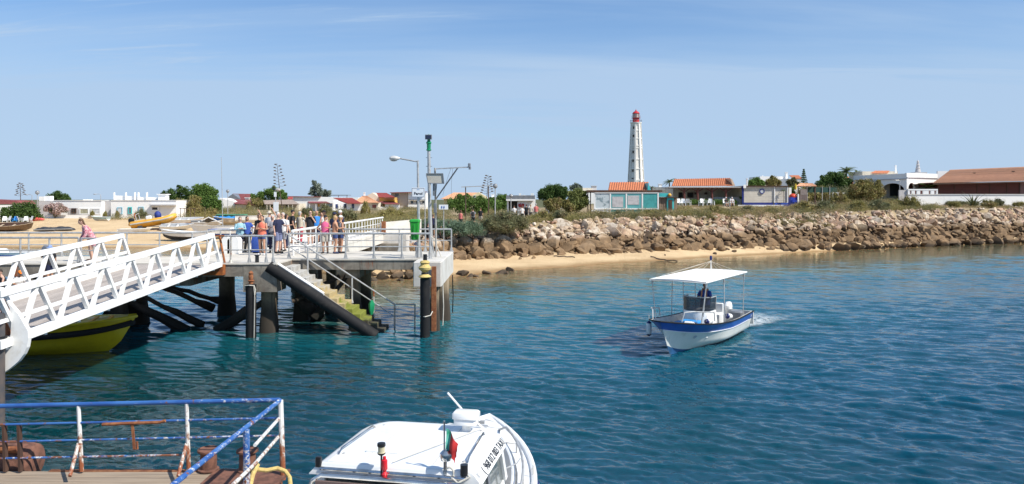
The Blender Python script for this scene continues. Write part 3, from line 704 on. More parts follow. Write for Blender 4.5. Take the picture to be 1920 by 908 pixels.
# ================================================================== boats
def hull_pts(L, B, Hs, dr, rake, bowrise, tfull=.8, n=26, nv=12, flare=.5, bowpow=2.6, topow=None, krise=.35):
    """outer skin as rows [v][t]; v 0 keel .. 1 gunwale; +x forward"""
    rows = []
    for j in range(nv + 1):
        v = j / nv; row = []
        for i in range(n + 1):
            t = i / n
            bp = bowpow if topow is None else bowpow + (topow - bowpow) * v
            full = (tfull + (1 - tfull) * math.sin(min(t / .5, 1) * PI / 2)) * (1 - max(0, (t - .42) / .58) ** bp)
            sheer = Hs * (1 + bowrise * max(0, (t - .3) / .7) ** 2)
            keel = -dr + (dr + Hs * krise) * max(0, (t - .72) / .28) ** 2.2
            z = keel + (sheer - keel) * v
            # hard chine profile: quick out to the chine, then flared side
            k = .42
            f = (v / k) ** .8 * .84 if v < k else .84 + .16 * ((v - k) / (1 - k)) ** 1.1
            bowf = v ** (1 + flare * 1.1); mixb = max(0, (t - .45) / .55); f = f * (1 - mixb) + bowf * mixb
            y = B / 2 * full * f
            x = -L / 2 + L * t + rake * (v - .45) * max(0, (t - .5) / .5) ** 1.4
            row.append((x, y, z))
        rows.append(row)
    return rows
def skin(mb, rows, a, b):
    """both sides between row a and b, closed at the transom elsewhere"""
    for sgn in (1, -1):
        rs = [[(x, sgn * y, z) for x, y, z in r] for r in rows[a:b + 1]]
        if sgn == 1: rs = [list(r) for r in rs]
        mb.loft(rs if sgn == -1 else rs[::-1], cap=False, closed=False)
    return mb
def boat_hull(root, L, B, Hs, dr, rake, bowrise, bands, inner, floor_z, gun=None, gr=.03, wall=.05, **kw):
    rows = hull_pts(L, B, Hs, dr, rake, bowrise, **kw); nv = len(rows) - 1
    hull = None
    for a, b, name, mt in bands:
        mb = skin(MB(), rows, a, b); hull_ = mb.build(name, mt, root, local=True, smooth=50)
        if hull is None: hull = hull_
    tr = MB(); pr = [(r[0][1], r[0][2]) for r in rows]; poly = [(y, z) for y, z in pr] + [(-y, z) for y, z in pr[::-1]]
    tr.add([(rows[0][0][0], y, z) for y, z in poly], [tuple(range(len(poly)))]); tr.build('transom', bands[-2][3] if len(bands) > 1 else bands[0][3], root, local=True)
    top = rows[-1]
    # inner side and floor
    ins = MB()
    for sgn in (1, -1):
        o = [(x, sgn * y, z) for x, y, z in top]
        i1 = [(x - (.03 if i > len(top) * .7 else 0), sgn * max(y - wall, 0), z) for i, (x, y, z) in enumerate(top)]
        i2 = []
        for i, (x, y, z) in enumerate(top):
            col_ = [r[i] for r in rows]; zf_ = max(floor_z, col_[0][2] + .12)
            zf_ = min(zf_, z - .05); q = min(range(len(col_)), key=lambda k_: abs(col_[k_][2] - zf_)); c_ = col_[q]
            i2.append((c_[0] - (.08 if i > len(top) * .75 else 0), sgn * max(min(c_[1], y) - wall * 1.3, 0), zf_))
        rs = [o, i1, i2]; ins.loft(rs if sgn == 1 else rs[::-1], cap=False, closed=False)
    for i in range(len(top) - 1):
        a, b = i2[i], i2[i + 1]; ins.add([(a[0], -abs(a[1]), a[2]), (b[0], -abs(b[1]), b[2]), (b[0], abs(b[1]), b[2]), (a[0], abs(a[1]), a[2])], [(0, 1, 2, 3)])
    x0 = top[0][0]; y0 = top[0][1]
    ins.span(x0, x0 + .06, -y0, y0, floor_z, top[0][2])
    ins.build('interior', inner, root, local=True, smooth=30)
    if gun:
        pts = [(x, y + .005, z) for x, y, z in top]; path = pts + [(x, -y, z) for x, y, z in pts[::-1][1:]]
        MB().tube(path, gr, 8).build('rub_rail', gun, root, local=True)
    return rows
def outboard(root, x, z, m1, m2, s=1.0, tilt=0, y=0):
    """engine cowl, leg and propeller hung on a transom; x is the transom"""
    rx = Matrix.Translation((x - .12, y, z)) @ Matrix.Rotation(tilt, 4, 'Y') @ Matrix.Scale(s, 4)
    c = MB(); rs = []
    for zz, a, b in ((.05, .16, .11), (.12, .24, .16), (.30, .27, .17), (.44, .23, .15), (.50, .12, .09)):
        rs.append([(a * math.cos(t) - .08, b * math.sin(t), zz) for t in np.linspace(0, 2 * PI, 12, endpoint=False)])
    c.loft(rs).xf(rx); cowl = c.build('engine_cowl', m1, root, local=True)
    MB().loft([[(a * math.cos(t) - .08, a * .5 * math.sin(t), zz) for t in np.linspace(0, 2 * PI, 10, endpoint=False)] for zz, a in ((.06, .13), (-.3, .10), (-.62, .08))]).xf(rx).build('engine_leg', m2, root, local=True)
    p = MB(); p.cyl((-.28, 0, -.6), (.08, 0, -.6), .05, .035, 8)
    for k in range(3):
        a = k * 2 * PI / 3; p.obox((-.26, math.cos(a) * .09, -.6 + math.sin(a) * .09), (.02, .02 * math.sin(a), -.02), (.0, math.cos(a) * .12, math.sin(a) * .12), (.03, -math.sin(a) * .07, math.cos(a) * .07))
    p.box((-.1, 0, -.48), (.3, .14, .015)).xf(rx); p.build('propeller', m2, root, local=True)
    return cowl

# ------------------------------------------------------------------ blue and white passenger boat
def sea_paint(name, white, blue):
    """white topsides with faint scuffs"""
    return mat(name, white, .28, tuple(x * .88 for x in white), 2.5, .45, .75, patch=((.55, .57, .52), 1.3, .68), coat=.2)
M['topside'] = sea_paint('scuffed white topsides', (.74, .75, .70), None)
bt_h = math.atan2(-.83, -.56)
BO = Vector((6.72, 26.75, 0))
bb = thing('passenger_boat', 'blue and white open passenger boat with a white canopy coming in over the water', 'boat', BO, bt_h)
rows = boat_hull(bb, 6.3, 2.25, .80, .28, .75, .50, [(0, 3, 'bottom', M['blue_bottom']), (3, 9, 'topsides', M['topside']), (9, 12, 'blue_band', M['blue_paint'])], M['grey_deck'] if 'grey_deck' in M else mat('boat deck grey', (.66, .64, .60), .6), .30, M['black_rubber'], .024, wall=.07, tfull=.90, bowpow=1.7, topow=4.6, krise=.08)
MB().tube([(x + .0, y + .012, z) for x, y, z in rows[9]][2:], .012, 6).tube([(x, -y - .012, z) for x, y, z in rows[9]][2:], .012, 6).build('pinstripe', M['white_gel'], bb, local=True)
# bow deck
top = rows[-1]; fd = MB()
for i in range(21, 26):
    a, b = top[i], top[i + 1]; fd.add([(a[0] - .02, -a[1] + .03, a[2] - .03), (b[0] - .02, -b[1] * .97, b[2] - .03), (b[0] - .02, b[1] * .97, b[2] - .03), (a[0] - .02, a[1] - .03, a[2] - .03)], [(0, 1, 2, 3)])
fd.build('bow_deck', M['white_gel'], bb, local=True)
# console
cn = MB(); cn.loft([[(x * s_ + .0, y * s_, z) for x, y in ((-.42, -.52), (.30, -.52), (.44, -.36), (.48, 0), (.44, .36), (.30, .52), (-.42, .52))] for z, s_ in ((.31, 1), (.7, 1), (1.12, .93), (1.19, .86))])
cn.xf(Matrix.Translation((.05, 0, 0))); con = cn.build('console', M['white_gel'], bb, local=True, smooth=45)
ws = MB(); pr = [(-.25, -.50), (.28, -.48), (.42, -.3), (.46, 0), (.42, .3), (.28, .48), (-.25, .50)]
ws.loft([[(x + .05, y, 1.17) for x, y in pr], [(x * .9 - .02, y * 1.04, 1.62) for x, y in pr]], cap=False, closed=False)
ws.build('windscreen', mat('smoked screen', (.02, .02, .022), .08, alpha=.9), con, local=True)
MB().tube([(x * .9 - .02, y * 1.04, 1.64) for x, y in pr], .018, 8).tube([(pr[0][0], pr[0][1], 1.15), (pr[0][0] * .9 - .02, pr[0][1] * 1.04, 1.64)], .016, 6).tube([(pr[-1][0], pr[-1][1], 1.15), (pr[-1][0] * .9 - .02, pr[-1][1] * 1.04, 1.64)], .016, 6).build('grab_rail', M['galv'], con, local=True)
MB().tube([(-.42, .16 * math.cos(t) , 1.1 + .16 * math.sin(t)) for t in np.linspace(0, 2 * PI, 14)], .015, 6).build('steering_wheel', M['black_plastic'], con, local=True)
MB().bbox((-1.15, 0, .62), (.35, .9, .62), 0, .06).build('helm_seat', M['white_gel'], bb, local=True)
MB().bbox((-1.32, 0, 1.05), (.10, .86, .42), 0, .05).build('seat_back', M['white_gel'], bb, local=True)
# bench seats with blue cushions forward
for y in (-.55, .55):
    MB().bbox((.75, y, .54), (1.1, .34, .26), 0, .03).build('side_bench', M['white_gel'], bb, local=True)
    MB().bbox((.75, y, .70), (1.06, .34, .07), 0, .03).build('cushion', mat('blue cushion', (.03, .27, .65), .6), bb, local=True)
MB().bbox((.86, 0, .55), (.45, .62, .5), 0, .05).build('front_seat', M['white_gel'], bb, local=True)
MB().bbox((.86, 0, .84), (.45, .62, .08), 0, .03).build('cushion', mat('blue cushion', (.03, .27, .65), .6), bb, local=True)
MB().bbox((2.15, 0, .72), (.5, .9, .1), 0, .04).build('cushion', mat('blue cushion', (.03, .27, .65), .6), bb, local=True)
# canopy
cx0, cx1, cyw, ct = -2.35, 2.1, .98, 2.38
cv = MB(); rs = []
for x in np.linspace(cx0, cx1, 12):
    sag = .06 * math.sin((x - cx0) / (cx1 - cx0) * PI * 3) ** 2
    rs.append([(x, y, ct + .035 * (1 - (y / cyw) ** 2) - sag * (1 - abs(y) / cyw)) for y in np.linspace(-cyw, cyw, 9)])
rs2 = [r + [(p[0], p[1], p[2] - .05) for p in r[::-1]] for r in rs]
cv.loft(rs2); cv.build('canopy', M['canvas'], bb, local=True, smooth=60)
MB().tube([(cx1 + .02, -cyw, ct - .02), (cx1 + .02, cyw, ct - .02), (cx0, cyw, ct - .02), (cx0, -cyw, ct - .02)], .028, 8, closed=True).build('canopy_frame', M['white_paint'], bb, local=True)
for x, yb2, zb in ((2.0, .80, .98), (.2, .98, .85), (-2.1, .92, .78)):
    for sg in (-1, 1):
        pm = MB().tube([(x + (.05 if x > 1 else 0), sg * yb2, zb), (x, sg * (cyw - .03), ct - .12), (x - .02, sg * (cyw - .10), ct - .02)], .017, 8)
        pm.cyl((x, sg * (cyw - .03), ct - .18), (x, sg * (cyw - .03), ct - .02), .03, .035, 8); pm.build('canopy_post', M['galv'], bb, local=True)
for sg in (-1, 1): MB().tube([(.62, sg * .36, 1.0), (.55, sg * .40, 1.7), (.5, sg * .42, ct)], .014, 6).build('console_post', M['galv'], bb, local=True)
# mast with black light and stay lines
MB().cyl((-1.2, 0, ct + .05), (-1.2, 0, ct + .46), .02, .018, 8).build('mast', M['white_paint'], bb, local=True)
MB().lathe((-1.2, 0, ct + .46), [(.03, 0), (.045, .02), (.045, .13), (.03, .16), (.01, .17)], 10).build('mast_light', M['navy_plastic'], bb, local=True)
for k, (x, y) in enumerate(((cx1, 0), (cx1, .5), (1.2, .9), (.3, .95), (-.6, .9), (-2.2, .5), (-2.3, -.3), (.4, -.9), (1.3, -.9))):
    MB().tube([(-1.2, 0, ct + .42), (x, y, ct + .05)], .005, 4).build('stay_line', M['rope_white'], bb, local=True)
# bow rails
for sg in (-1, 1):
    MB().tube([(1.25, sg * .98, 1.0), (1.32, sg * .98, 1.30), (2.1, sg * .92, 1.40), (2.6, sg * .74, 1.46), (2.9, sg * .55, 1.46), (3.0, sg * .50, 1.16)], .020, 8).build('bow_rail', M['galv'], bb, local=True)
outboard(bb, -3.15, .62, M['white_gel'], M['white_gel'], .85, R(22))
MB().bbox((-2.85, .45, .62), (.4, .5, .35), 0, .05).build('fuel_box', M['grey_plastic'], bb, local=True)
# registration patch marks: a round badge and a small white square
def on_hull(t, v, sg, w, h, mt, name):
    j = v * 12; i = t * 26; j0, i0 = int(j), int(i)
    def pt(ii, jj):
        a = Vector(rows[min(jj, 12)][min(ii, 26)]); a.y *= sg; return a
    c = pt(i0, j0).lerp(pt(i0 + 1, j0), i - i0).lerp(pt(i0, j0 + 1).lerp(pt(i0 + 1, j0 + 1), i - i0), j - j0)
    u = (pt(i0 + 1, j0) - pt(i0, j0)).normalized(); vv = (pt(i0, j0 + 1) - pt(i0, j0)).normalized(); nrm = u.cross(vv).normalized() * (1 if sg > 0 else -1)
    if nrm.y * sg < 0: nrm = -nrm
    return c + nrm * .008, u * w, vv * h, nrm
c, u, v_, nn = on_hull(.80, .62, 1, .16, .12, None, '')
MB().add([c + u * math.cos(t) * .55 * (1 + .2 * math.sin(3 * t)) + v_ * math.sin(t) * .6 for t in np.linspace(0, 2 * PI, 14, endpoint=False)], [tuple(range(14))]).build('hull_emblem', mat('faded blue emblem', (.28, .34, .45), .5, (.5, .52, .55), 12), bb, local=True)
c, u, v_, nn = on_hull(.88, .62, -1, .14, .1, None, '')
MB().add([c + u * math.cos(t) * .55 + v_ * math.sin(t) * .6 for t in np.linspace(0, 2 * PI, 14, endpoint=False)], [tuple(range(13, -1, -1))]).build('hull_emblem', mat('faded blue emblem', (.28, .34, .45), .5), bb, local=True)
c, u, v_, nn = on_hull(.04, .86, 1, .10, .09, None, '')
MB().add([c - u * .5 - v_ * .5, c + u * .5 - v_ * .5, c + u * .5 + v_ * .5, c - u * .5 + v_ * .5], [(0, 1, 2, 3)]).build('number_plate', M['sign_white'], bb, local=True)
def b2w(p):  # boat -> world
    c_, s_ = math.cos(bt_h), math.sin(bt_h); return Vector((BO.x + p[0] * c_ - p[1] * s_, BO.y + p[0] * s_ + p[1] * c_, p[2]))
def fender(p, ax, label, L=.42, r=.10, end=None):
    p = Vector(p); ax = Vector(ax).normalized(); t = thing('fender', label, 'fender', p)
    prof = [(-.5, .02), (-.47, .6), (-.38, .95), (-.2, 1), (.2, 1), (.38, .95), (.47, .6), (.5, .05)]
    MB().tube([ax * (a * L) for a, b in prof], [b * r for a, b in prof], 12).build('fender_body', M['white_gel'], t, local=True)
    for s_ in (-1, 1): MB().tube([ax * (s_ * L * .40), ax * (s_ * L * .49), ax * (s_ * L * .56)], [r * .97, r * .72, r * .25], 12).build('end_cap', end or M['navy_plastic'], t, local=True)
    MB().tube([ax * (L * .55), ax * (L * .62) + Vector((0, 0, .08)), Vector((0, 0, .22)) + ax * (L * .5)], .008, 5).build('lanyard', M['rope_white'], t, local=True)
hz = b2w((1, 0, 0)) - b2w((0, 0, 0)); hy = b2w((0, 1, 0)) - b2w((0, 0, 0))
fender(b2w((1.35, .80, .98)), hz + Vector((0, 0, .1)), 'white fender with navy ends on the side bench near the boat console')
fender(b2w((-.55, .88, .92)), hz + Vector((0, 0, .15)), 'white fender lying inside the gunwale behind the boat console')
fender(b2w((1.9, .35, .92)), hy, 'dark ended fender among the bow cushions of the blue boat')
fender(b2w((2.35, -.92, .72)), (0, 0, 1), 'white fender hanging upright from the bow of the blue boat', .46, .09)

# ------------------------------------------------------------------ yellow inflatable dive boat under the gangway
def rib(root, L, B, r, zt, mt, mh, deck, stripe=None, label=None):
    """inflatable: tube collar, V hull, floor"""
    path = []; n = 14
    side = [(-L / 2, B / 2 - r), (L * .18, B / 2 - r)]
    for t in np.linspace(0, PI / 2, 8): side.append((L * .18 + (L * .32 - r) * math.sin(t), (B / 2 - r) * math.cos(t) ** .8 if t < PI / 2 - .01 else 0))
    pts = [(x, y, zt + .30 * max(0, (x - L * .05) / (L * .45)) ** 2) for x, y in side]; full = pts + [(x, -y, z) for x, y, z in pts[::-1][1:]]
    full = [(full[0][0] - .25, full[0][1], full[0][2])] + full + [(full[-1][0] - .25, full[-1][1], full[-1][2])]
    rr = [r * .3] + [r] * (len(full) - 2) + [r * .3]
    MB().tube(full, rr, n).build('air_tube', mt, root, local=True, smooth=60)
    if stripe: MB().tube([(p[0] * 1.0 + (r * .95 if abs(p[1]) < .05 else r * .55 * max(0, p[0] - L * .18) / (L * .3)), p[1] + (r * .96 if p[1] > 0 else -r * .96) * (1 - max(0, (p[0] - L * .2) / (L * .32)) ** 2), p[2] - .02) for p in full[1:-1]], r * .30, 8).build('rub_strake', stripe, root, local=True)
    hb = MB(); rs = []
    for x, y, z in pts:
        ky = max(0, (x - L * .1) / (L * .4)); kz = -.28 + (zt + .25) * ky ** 2.2
        rs.append([(x, y + r * .3, z - r * .4), (x, y * .75, (z - r) * .5 + kz * .5), (x, 0, kz), (x, -y * .75, (z - r) * .5 + kz * .5), (x, -y - r * .3, z - r * .4)])
    hb.loft(rs, cap=False, closed=False); hb.add(rs[0], [(0, 1, 2, 3, 4)]); hb.build('hull', mh, root, local=True, smooth=50)
    f = MB()
    for i in range(len(pts) - 2):
        a, b = pts[i], pts[i + 1]; f.add([(a[0], -a[1], a[2] - r * .5), (b[0], -b[1], b[2] - r * .5), (b[0], b[1], b[2] - r * .5), (a[0], a[1], a[2] - r * .5)], [(0, 1, 2, 3)])
    f.build('floor', deck, root, local=True)
    MB().bbox((-L / 2 + .1, 0, zt - .05), (.08, (B - 2 * r), r * 1.9), 0, .01).build('transom', mh, root, local=True)
yb = thing('dive_boat', 'yellow hard hulled boat with black fender band moored under the gangway', 'boat', (-15.75, 25.0, 0), R(4))
boat_hull(yb, 5.6, 2.3, .95, .3, .5, .22, [(0, 6, 'lower_hull', M['yellow_hull']), (6, 8, 'chine_band', M['yellow_hull']), (8, 10, 'fender_band', M['black_rubber']), (10, 12, 'upper_hull', M['yellow_hull'])], mat('yellow deck', (.55, .36, .02), .6), .7, M['yellow_hull'], .05, tfull=.92, flare=.1)
rows_y = hull_pts(5.6, 2.3, .95, .3, .5, .22, tfull=.92, flare=.1)
MB().tube([(x, -y - .03, z) for x, y, z in rows_y[9]], .10, 8).build('black_fender', M['black_rubber'], yb, local=True)
MB().tube([(x, y + .03, z) for x, y, z in rows_y[9]], .10, 8).build('black_fender', M['black_rubber'], yb, local=True)
dk = MB(); tp = rows_y[-1]
for i in range(12, 26):
    a, b = tp[i], tp[i + 1]; dk.add([(a[0], -a[1], a[2] + .005), (b[0], -b[1], b[2] + .005), (b[0], 0, b[2] + .09), (a[0], 0, a[2] + .09), (b[0], b[1], b[2] + .005), (a[0], a[1], a[2] + .005)], [(0, 1, 2, 3), (3, 2, 4, 5)])
dk.build('foredeck', M['yellow_hull'], yb, local=True, smooth=60)
for i in range(13, 25, 2):
    a = tp[i]; MB().bar((a[0], -a[1] + .1, a[2] + .03), (a[0], -.1, a[2] + .11), .10, .03).build('deck_rib', M['yellow_tube'], yb, local=True)
MB().cyl((1.1, -.5, 1.0), (1.1, -.5, 1.35), .04, .04).cyl((1.3, -.5, 1.0), (1.3, -.5, 1.35), .04, .04).build('bitts', M['black_plastic'], yb, local=True)

def flat_text(body, size, mt, root, M4, name='lettering', extr=.002, bold=0.0, sx=1.0):
    cu = bpy.data.curves.new(name, 'FONT'); cu.body = body; cu.size = size; cu.extrude = extr; cu.align_x = 'CENTER'; cu.align_y = 'CENTER'; cu.offset = bold; cu.resolution_u = 3
    o = bpy.data.objects.new(name, cu); COL.objects.link(o); bpy.context.view_layer.update()
    me = bpy.data.meshes.new_from_object(o.evaluated_get(bpy.context.evaluated_depsgraph_get())); bpy.data.objects.remove(o)
    me.transform(M4 @ Matrix.Diagonal((sx, 1, 1, 1))); me.materials.clear(); me.materials.append(mt)
    ob = bpy.data.objects.new(name, me); COL.objects.link(ob); ob.parent = root; return ob
def frame_m(o, u, v):
    u, v = Vector(u).normalized(), Vector(v).normalized(); w = u.cross(v); return Matrix(((u.x, v.x, w.x, o[0]), (u.y, v.y, w.y, o[1]), (u.z, v.z, w.z, o[2]), (0, 0, 0, 1)))

# ------------------------------------------------------------------ white water taxi in the foreground
tx_h = R(79); TC = Vector((-1.08, 10.03, 0))
tx = thing('water_taxi', 'white cabin boat with TAXI number along its roof in the foreground', 'boat', TC, tx_h)
trows = boat_hull(tx, 6.6, 2.6, .93, .4, .5, .26, [(0, 12, 'hull', M['white_gel'])], M['white_gel'], .45, M['white_gel'], .05, wall=.24, tfull=.9, bowpow=3.0, flare=.1)
# bow deck, raised coaming and cabin trunk
top = trows[-1]; fd = MB()
for i in range(22, 26):
    a, b = top[i], top[i + 1]; fd.add([(a[0] - .02, -a[1], a[2]), (b[0] - .02, -b[1], b[2]), (b[0] - .02, 0, b[2] + .04), (a[0] - .02, 0, a[2] + .05), (b[0] - .02, b[1], b[2]), (a[0] - .02, a[1], a[2])], [(0, 1, 2, 3), (3, 2, 4, 5)])
fd.build('bow_deck', M['white_gel'], tx, local=True, smooth=60)
# inner coaming ledge
for sg in (-1, 1):
    MB().tube([(x - .05, sg * max(y - .30, .02), z + .02) for x, y, z in top[8:24]], .035, 8).build('coaming', M['white_gel'], tx, local=True)
# cuddy trunk (rounded) forward of the cabin
rs = []
for x, w, z in ((.25, .86, 1.32), (.7, .82, 1.30), (1.2, .70, 1.24), (1.7, .48, 1.14), (2.05, .25, 1.04), (2.2, .08, .95)):
    rs.append([(x, w, .5), (x, w * .98, z - .16), (x, w * .80, z), (x, 0, z + .04), (x, -w * .80, z), (x, -w * .98, z - .16), (x, -w, .5)])
MB().loft(rs, cap=True).build('cuddy', mat('grey white deck paint', (.62, .60, .57), .45), tx, local=True, smooth=40)
MB().add([(.55 + .28 * math.cos(t) * (1.2 if math.cos(t) > 0 else .8), -.845 + (.55 + .28 * math.cos(t) - .55) * .06 - .004, 1.02 + .10 * math.sin(t)) for t in np.linspace(0, 2 * PI, 16, endpoint=False)], [tuple(range(16))]).build('porthole', M['dark_glass'], tx, local=True)
# cabin
RZ = 2.0; rx0, rx1 = -1.42, .28; hwA, hwF = .95, .95
def cab(z, dx=0, dw=0):
    return [(rx0 + .0, -hwA + .06 - dw, z), (rx1 + dx, -hwF + .10 - dw, z), (rx1 + dx, hwF - .10 + dw, z), (rx0, hwA - .06 + dw, z)]
lo, hi_ = cab(.5, .35, .06), cab(1.22, .25, .04); hh = cab(RZ - .1, -.02, 0)
MB().loft([lo, hi_]).build('cabin_side', M['white_gel'], tx, local=True, smooth=0)
glass = mat('cabin glass', (.10, .12, .12), .05, (.16, .18, .17), 2.5, spec=.8)
MB().loft([[(x * 1.0 + (.02 if x < 0 else -.02), y * .985, z) for x, y, z in hi_], [(x + (.02 if x < 0 else -.02), y * .985, z) for x, y, z in hh]]).build('cabin_windows', glass, tx, local=True, smooth=0)
for i in range(4):
    MB().bar(hi_[i], hh[i], .07, .07).build('cabin_pillar', M['white_gel'], tx, local=True)
for y in (-1, 1):
    a = Vector(hi_[0 if y < 0 else 3]).lerp(Vector(hi_[1 if y < 0 else 2]), .5); b_ = Vector(hh[0 if y < 0 else 3]).lerp(Vector(hh[1 if y < 0 else 2]), .5)
    MB().bar(a, b_, .05, .05).build('window_post', M['grey_plastic'], tx, local=True)
# roof slab with rounded front corners and fascia
def roof_ring(z, g):
    pts = [(rx0 - .04 - g * .3, -hwA - g), (rx1 - .44, -hwF - g)]
    for t in np.linspace(0, PI / 2, 5)[1:]: pts.append((rx1 - .44 + (.46 + g) * math.sin(t), -hwF + .40 - (.40 + g) * math.cos(t)))
    pts += [(x, -y) for x, y in pts[::-1]]
    return [(x, y, z) for x, y in pts]
def crown(r, c): return [(x, y, z + c * (1 - (y / hwA) ** 2)) for x, y, z in r]
MB().loft([roof_ring(RZ - .125, .085), roof_ring(RZ - .115, .09), roof_ring(RZ - .01, -.01), crown(roof_ring(RZ + .012, -.06), .01)]).build('roof', M['white_gel'], tx, local=True, smooth=30)
rp = MB()
rr1 = crown(roof_ring(RZ + .018, -.12), .01); rp.loft([crown(roof_ring(RZ + .0, -.12), .01), rr1]); rp.build('roof_panel', M['white_gel'], tx, local=True)
# lettering on the starboard fascia (reads towards the bow)
y_f = -(hwA + .022); o = Vector(((rx0 + rx1) / 2 - .12, -(hwA + hwF) / 2 - .040, RZ - .062)); u = Vector((rx1 - .44 - rx0, -(hwF - hwA), 0))
vv = Vector((0, .10, .105)); nn = u.cross(vv).normalized()
tag(flat_text('(  968 012 003 TAXI', .135, M['ink'], tx, frame_m(o + nn * .006 + Vector((.06, 0, 0)), u, vv), 'roof_number', .001, .0012, .98), kind='stuff')
o2 = Vector((rx0 + .05, y_f + .003, RZ - .048)) + nn * .004
MB().prism([(-.03, -.03), (.03, -.03), (.03, .03), (-.03, .03)], o2, u.normalized(), vv.normalized(), nn * .003).build('sticker', M['galv'], tx, local=True)
# stainless arch and board behind the roof
ax = rx0 - .16
arc = [(ax, -1.0, .9), (ax, -1.0, 1.70), (ax, -.95, 1.84), (ax, -.84, 1.91), (ax, .84, 1.91), (ax, .95, 1.84), (ax, 1.0, 1.70), (ax, 1.0, .9)]
MB().tube(arc, .028, 10).build('stern_arch', M['chrome'], tx, local=True)
MB().tube([(ax + .10, -.86, 1.95), (ax + .10, .90, 1.95)], .022, 8).build('cross_tube', M['chrome'], tx, local=True)
MB().tube([(ax - .06, -.9, 1.70), (ax - .06, .9, 1.70)], .02, 8).build('cross_tube', M['chrome'], tx, local=True)
MB().bar((ax - .03, -.88, 1.79), (ax - .03, .90, 1.79), .03, .13).build('varnished_board', M['varnish'], tx, local=True)
MB().span(ax - .01, ax + .01, -.84, .84, 1.1, 1.7).build('rear_window', mat('rear screen', (.5, .48, .42), .15, (.35, .35, .33), 1.2), tx, local=True)
for y in (-.5, -.2, .35, .55): MB().tube([(ax - .02, y, 1.1), (ax - .02, y + .03, 1.7)], .016, 6).build('window_post', M['grey_plastic'], tx, local=True)
MB().bbox((ax + .12, .93, 2.02), (.05, .07, .12), 0, .01).build('port_light', M['black_plastic'], tx, local=True)
# mast light, red beacon
lx, ly = ax + .06, .13
MB().cyl((lx, ly, 1.93), (lx, ly, 2.17), .012, .012, 8).build('light_mast', M['black_plastic'], tx, local=True)
MB().lathe((lx, ly, 2.17), [(.02, 0), (.045, .015), (.045, .03), (.04, .035), (.04, .10), (.048, .105), (.045, .13), (.01, .14)], 14).build('stern_light', M['cream_plastic'], tx, local=True)
MB().lathe((lx, ly, 2.268), [(.046, 0), (.05, .012), (.046, .038), (.01, .046)], 14).lathe((lx, ly, 2.168), [(.03, 0), (.047, .015), (.047, .028), (.03, .03)], 14).build('light_cap', M['black_plastic'], tx, local=True)
MB().lathe((lx - .02, ly - .045, 1.93), [(.03, 0), (.035, .03), (.018, .06), (.025, .075), (.035, .09), (.035, .19), (.02, .2), (.02, .23), (.005, .235)], 12).build('red_beacon', M['red_lens'], tx, local=True)
# searchlight
MB().lathe((ax + .12, -.62, 2.19), [(.02, -.06), (.06, -.05), (.075, -.0), (.07, .03), (.04, .06), (.01, .065)], 14).build('searchlight', M['chrome'], tx, local=True)
MB().cyl((ax + .12, -.62, 1.93), (ax + .12, -.62, 2.14), .013, .013, 8).build('light_stem', M['chrome'], tx, local=True)
MB().cyl((ax + .13, -.83, 1.98), (ax + .13, -.83, 2.10), .045, .045, 12).build('black_cap', M['black_plastic'], tx, local=True)
MB().tube([(ax + .12, -.66 + .05 * math.cos(t), 2.0 + .06 * math.sin(t)) for t in np.linspace(0, 2 * PI, 14)], .012, 6).tube([(ax + .1, -.68, 1.96), (ax + .04, -.78, 1.92), (ax + .1, -.9, 1.97), (ax + .2, -.82, 2.0)], .012, 6).build('cable', M['rope_white'], tx, local=True)
# flag
fx, fy = ax + .12, -.60
fs = MB().cyl((fx, fy, 1.92), (fx, fy, 2.56), .011, .009, 8); fs.lathe((fx, fy, 2.55), [(.012, 0), (.016, .02), (.01, .04)], 8); fs.build('flag_staff', M['chrome'], tx, local=True)
def cloth(a, b, name, mt):
    n = 8; rs = []
    for i in range(n + 1):
        t = a + (b - a) * i / n
        y = fy - .02 - .17 * t * .85; dz = -.17 * t ** 1.1; x = fx + .03 * math.sin(t * 7)
        w = .23 - .02 * t
        rs.append([(x + .02 * math.sin(5 * s_ + 4 * t), y + .05 * s_ * t, 2.50 + dz - w * s_ - (.03 * math.sin(17 * s_ + 3) if (b == 1 and i == n) else 0)) for s_ in np.linspace(0, 1, 7)])
    MB().loft(rs, cap=False, closed=False).build(name, mt, tx, local=True, smooth=70)
cloth(0, .36, 'flag_green_field', M['flag_green']); cloth(.36, 1, 'flag_red_field', M['flag'])
# radar dome pedestal and whip aerial
rxx, ryy = rx1 - .28, -.48
MB().lathe((rxx, ryy, RZ), [(.075, 0), (.06, .02), (.055, .10), (.06, .12)], 14).build('radar_foot', M['white_gel'], tx, local=True)
MB().bbox((rxx, ryy, RZ + .16), (.20, .30, .09), 0, .03).bbox((rxx, ryy, RZ + .24), (.22, .34, .09), 0, .035).build('radar', M['white_gel'], tx, local=True, smooth=50)
MB().tube([(rx1 - .15, -.68, RZ + .03), (rx1 - .1, -.4, RZ + .22), (rx1 + .02, -.14, RZ + .43)], .014, 6).build('whip_aerial', M['white_gel'], tx, local=True)
MB().tube([(rx0 + .05, .05, RZ + .04), (rx1 - .22, -.68, RZ + .05)], .006, 5).build('roof_cord', M['rope_white'], tx, local=True)
MB().tube([(x - .10, -(y - .14), z + (.18 if 10 < i < 24 else 0.02)) for i, (x, y, z) in enumerate(top) if 9 < i < 25], .02, 8).build('bow_rail', M['galv'], tx, local=True)
MB().tube([(x - .10, (y - .14), z + (.18 if 10 < i < 24 else 0.02)) for i, (x, y, z) in enumerate(top) if 9 < i < 25], .02, 8).build('bow_rail', M['galv'], tx, local=True)
for i in (13, 17, 21):
    x, y, z = top[i]; MB().cyl((x - .1, -(y - .14), z), (x - .1, -(y - .14), z + .18), .014, .014, 8).build('rail_post', M['galv'], tx, local=True)
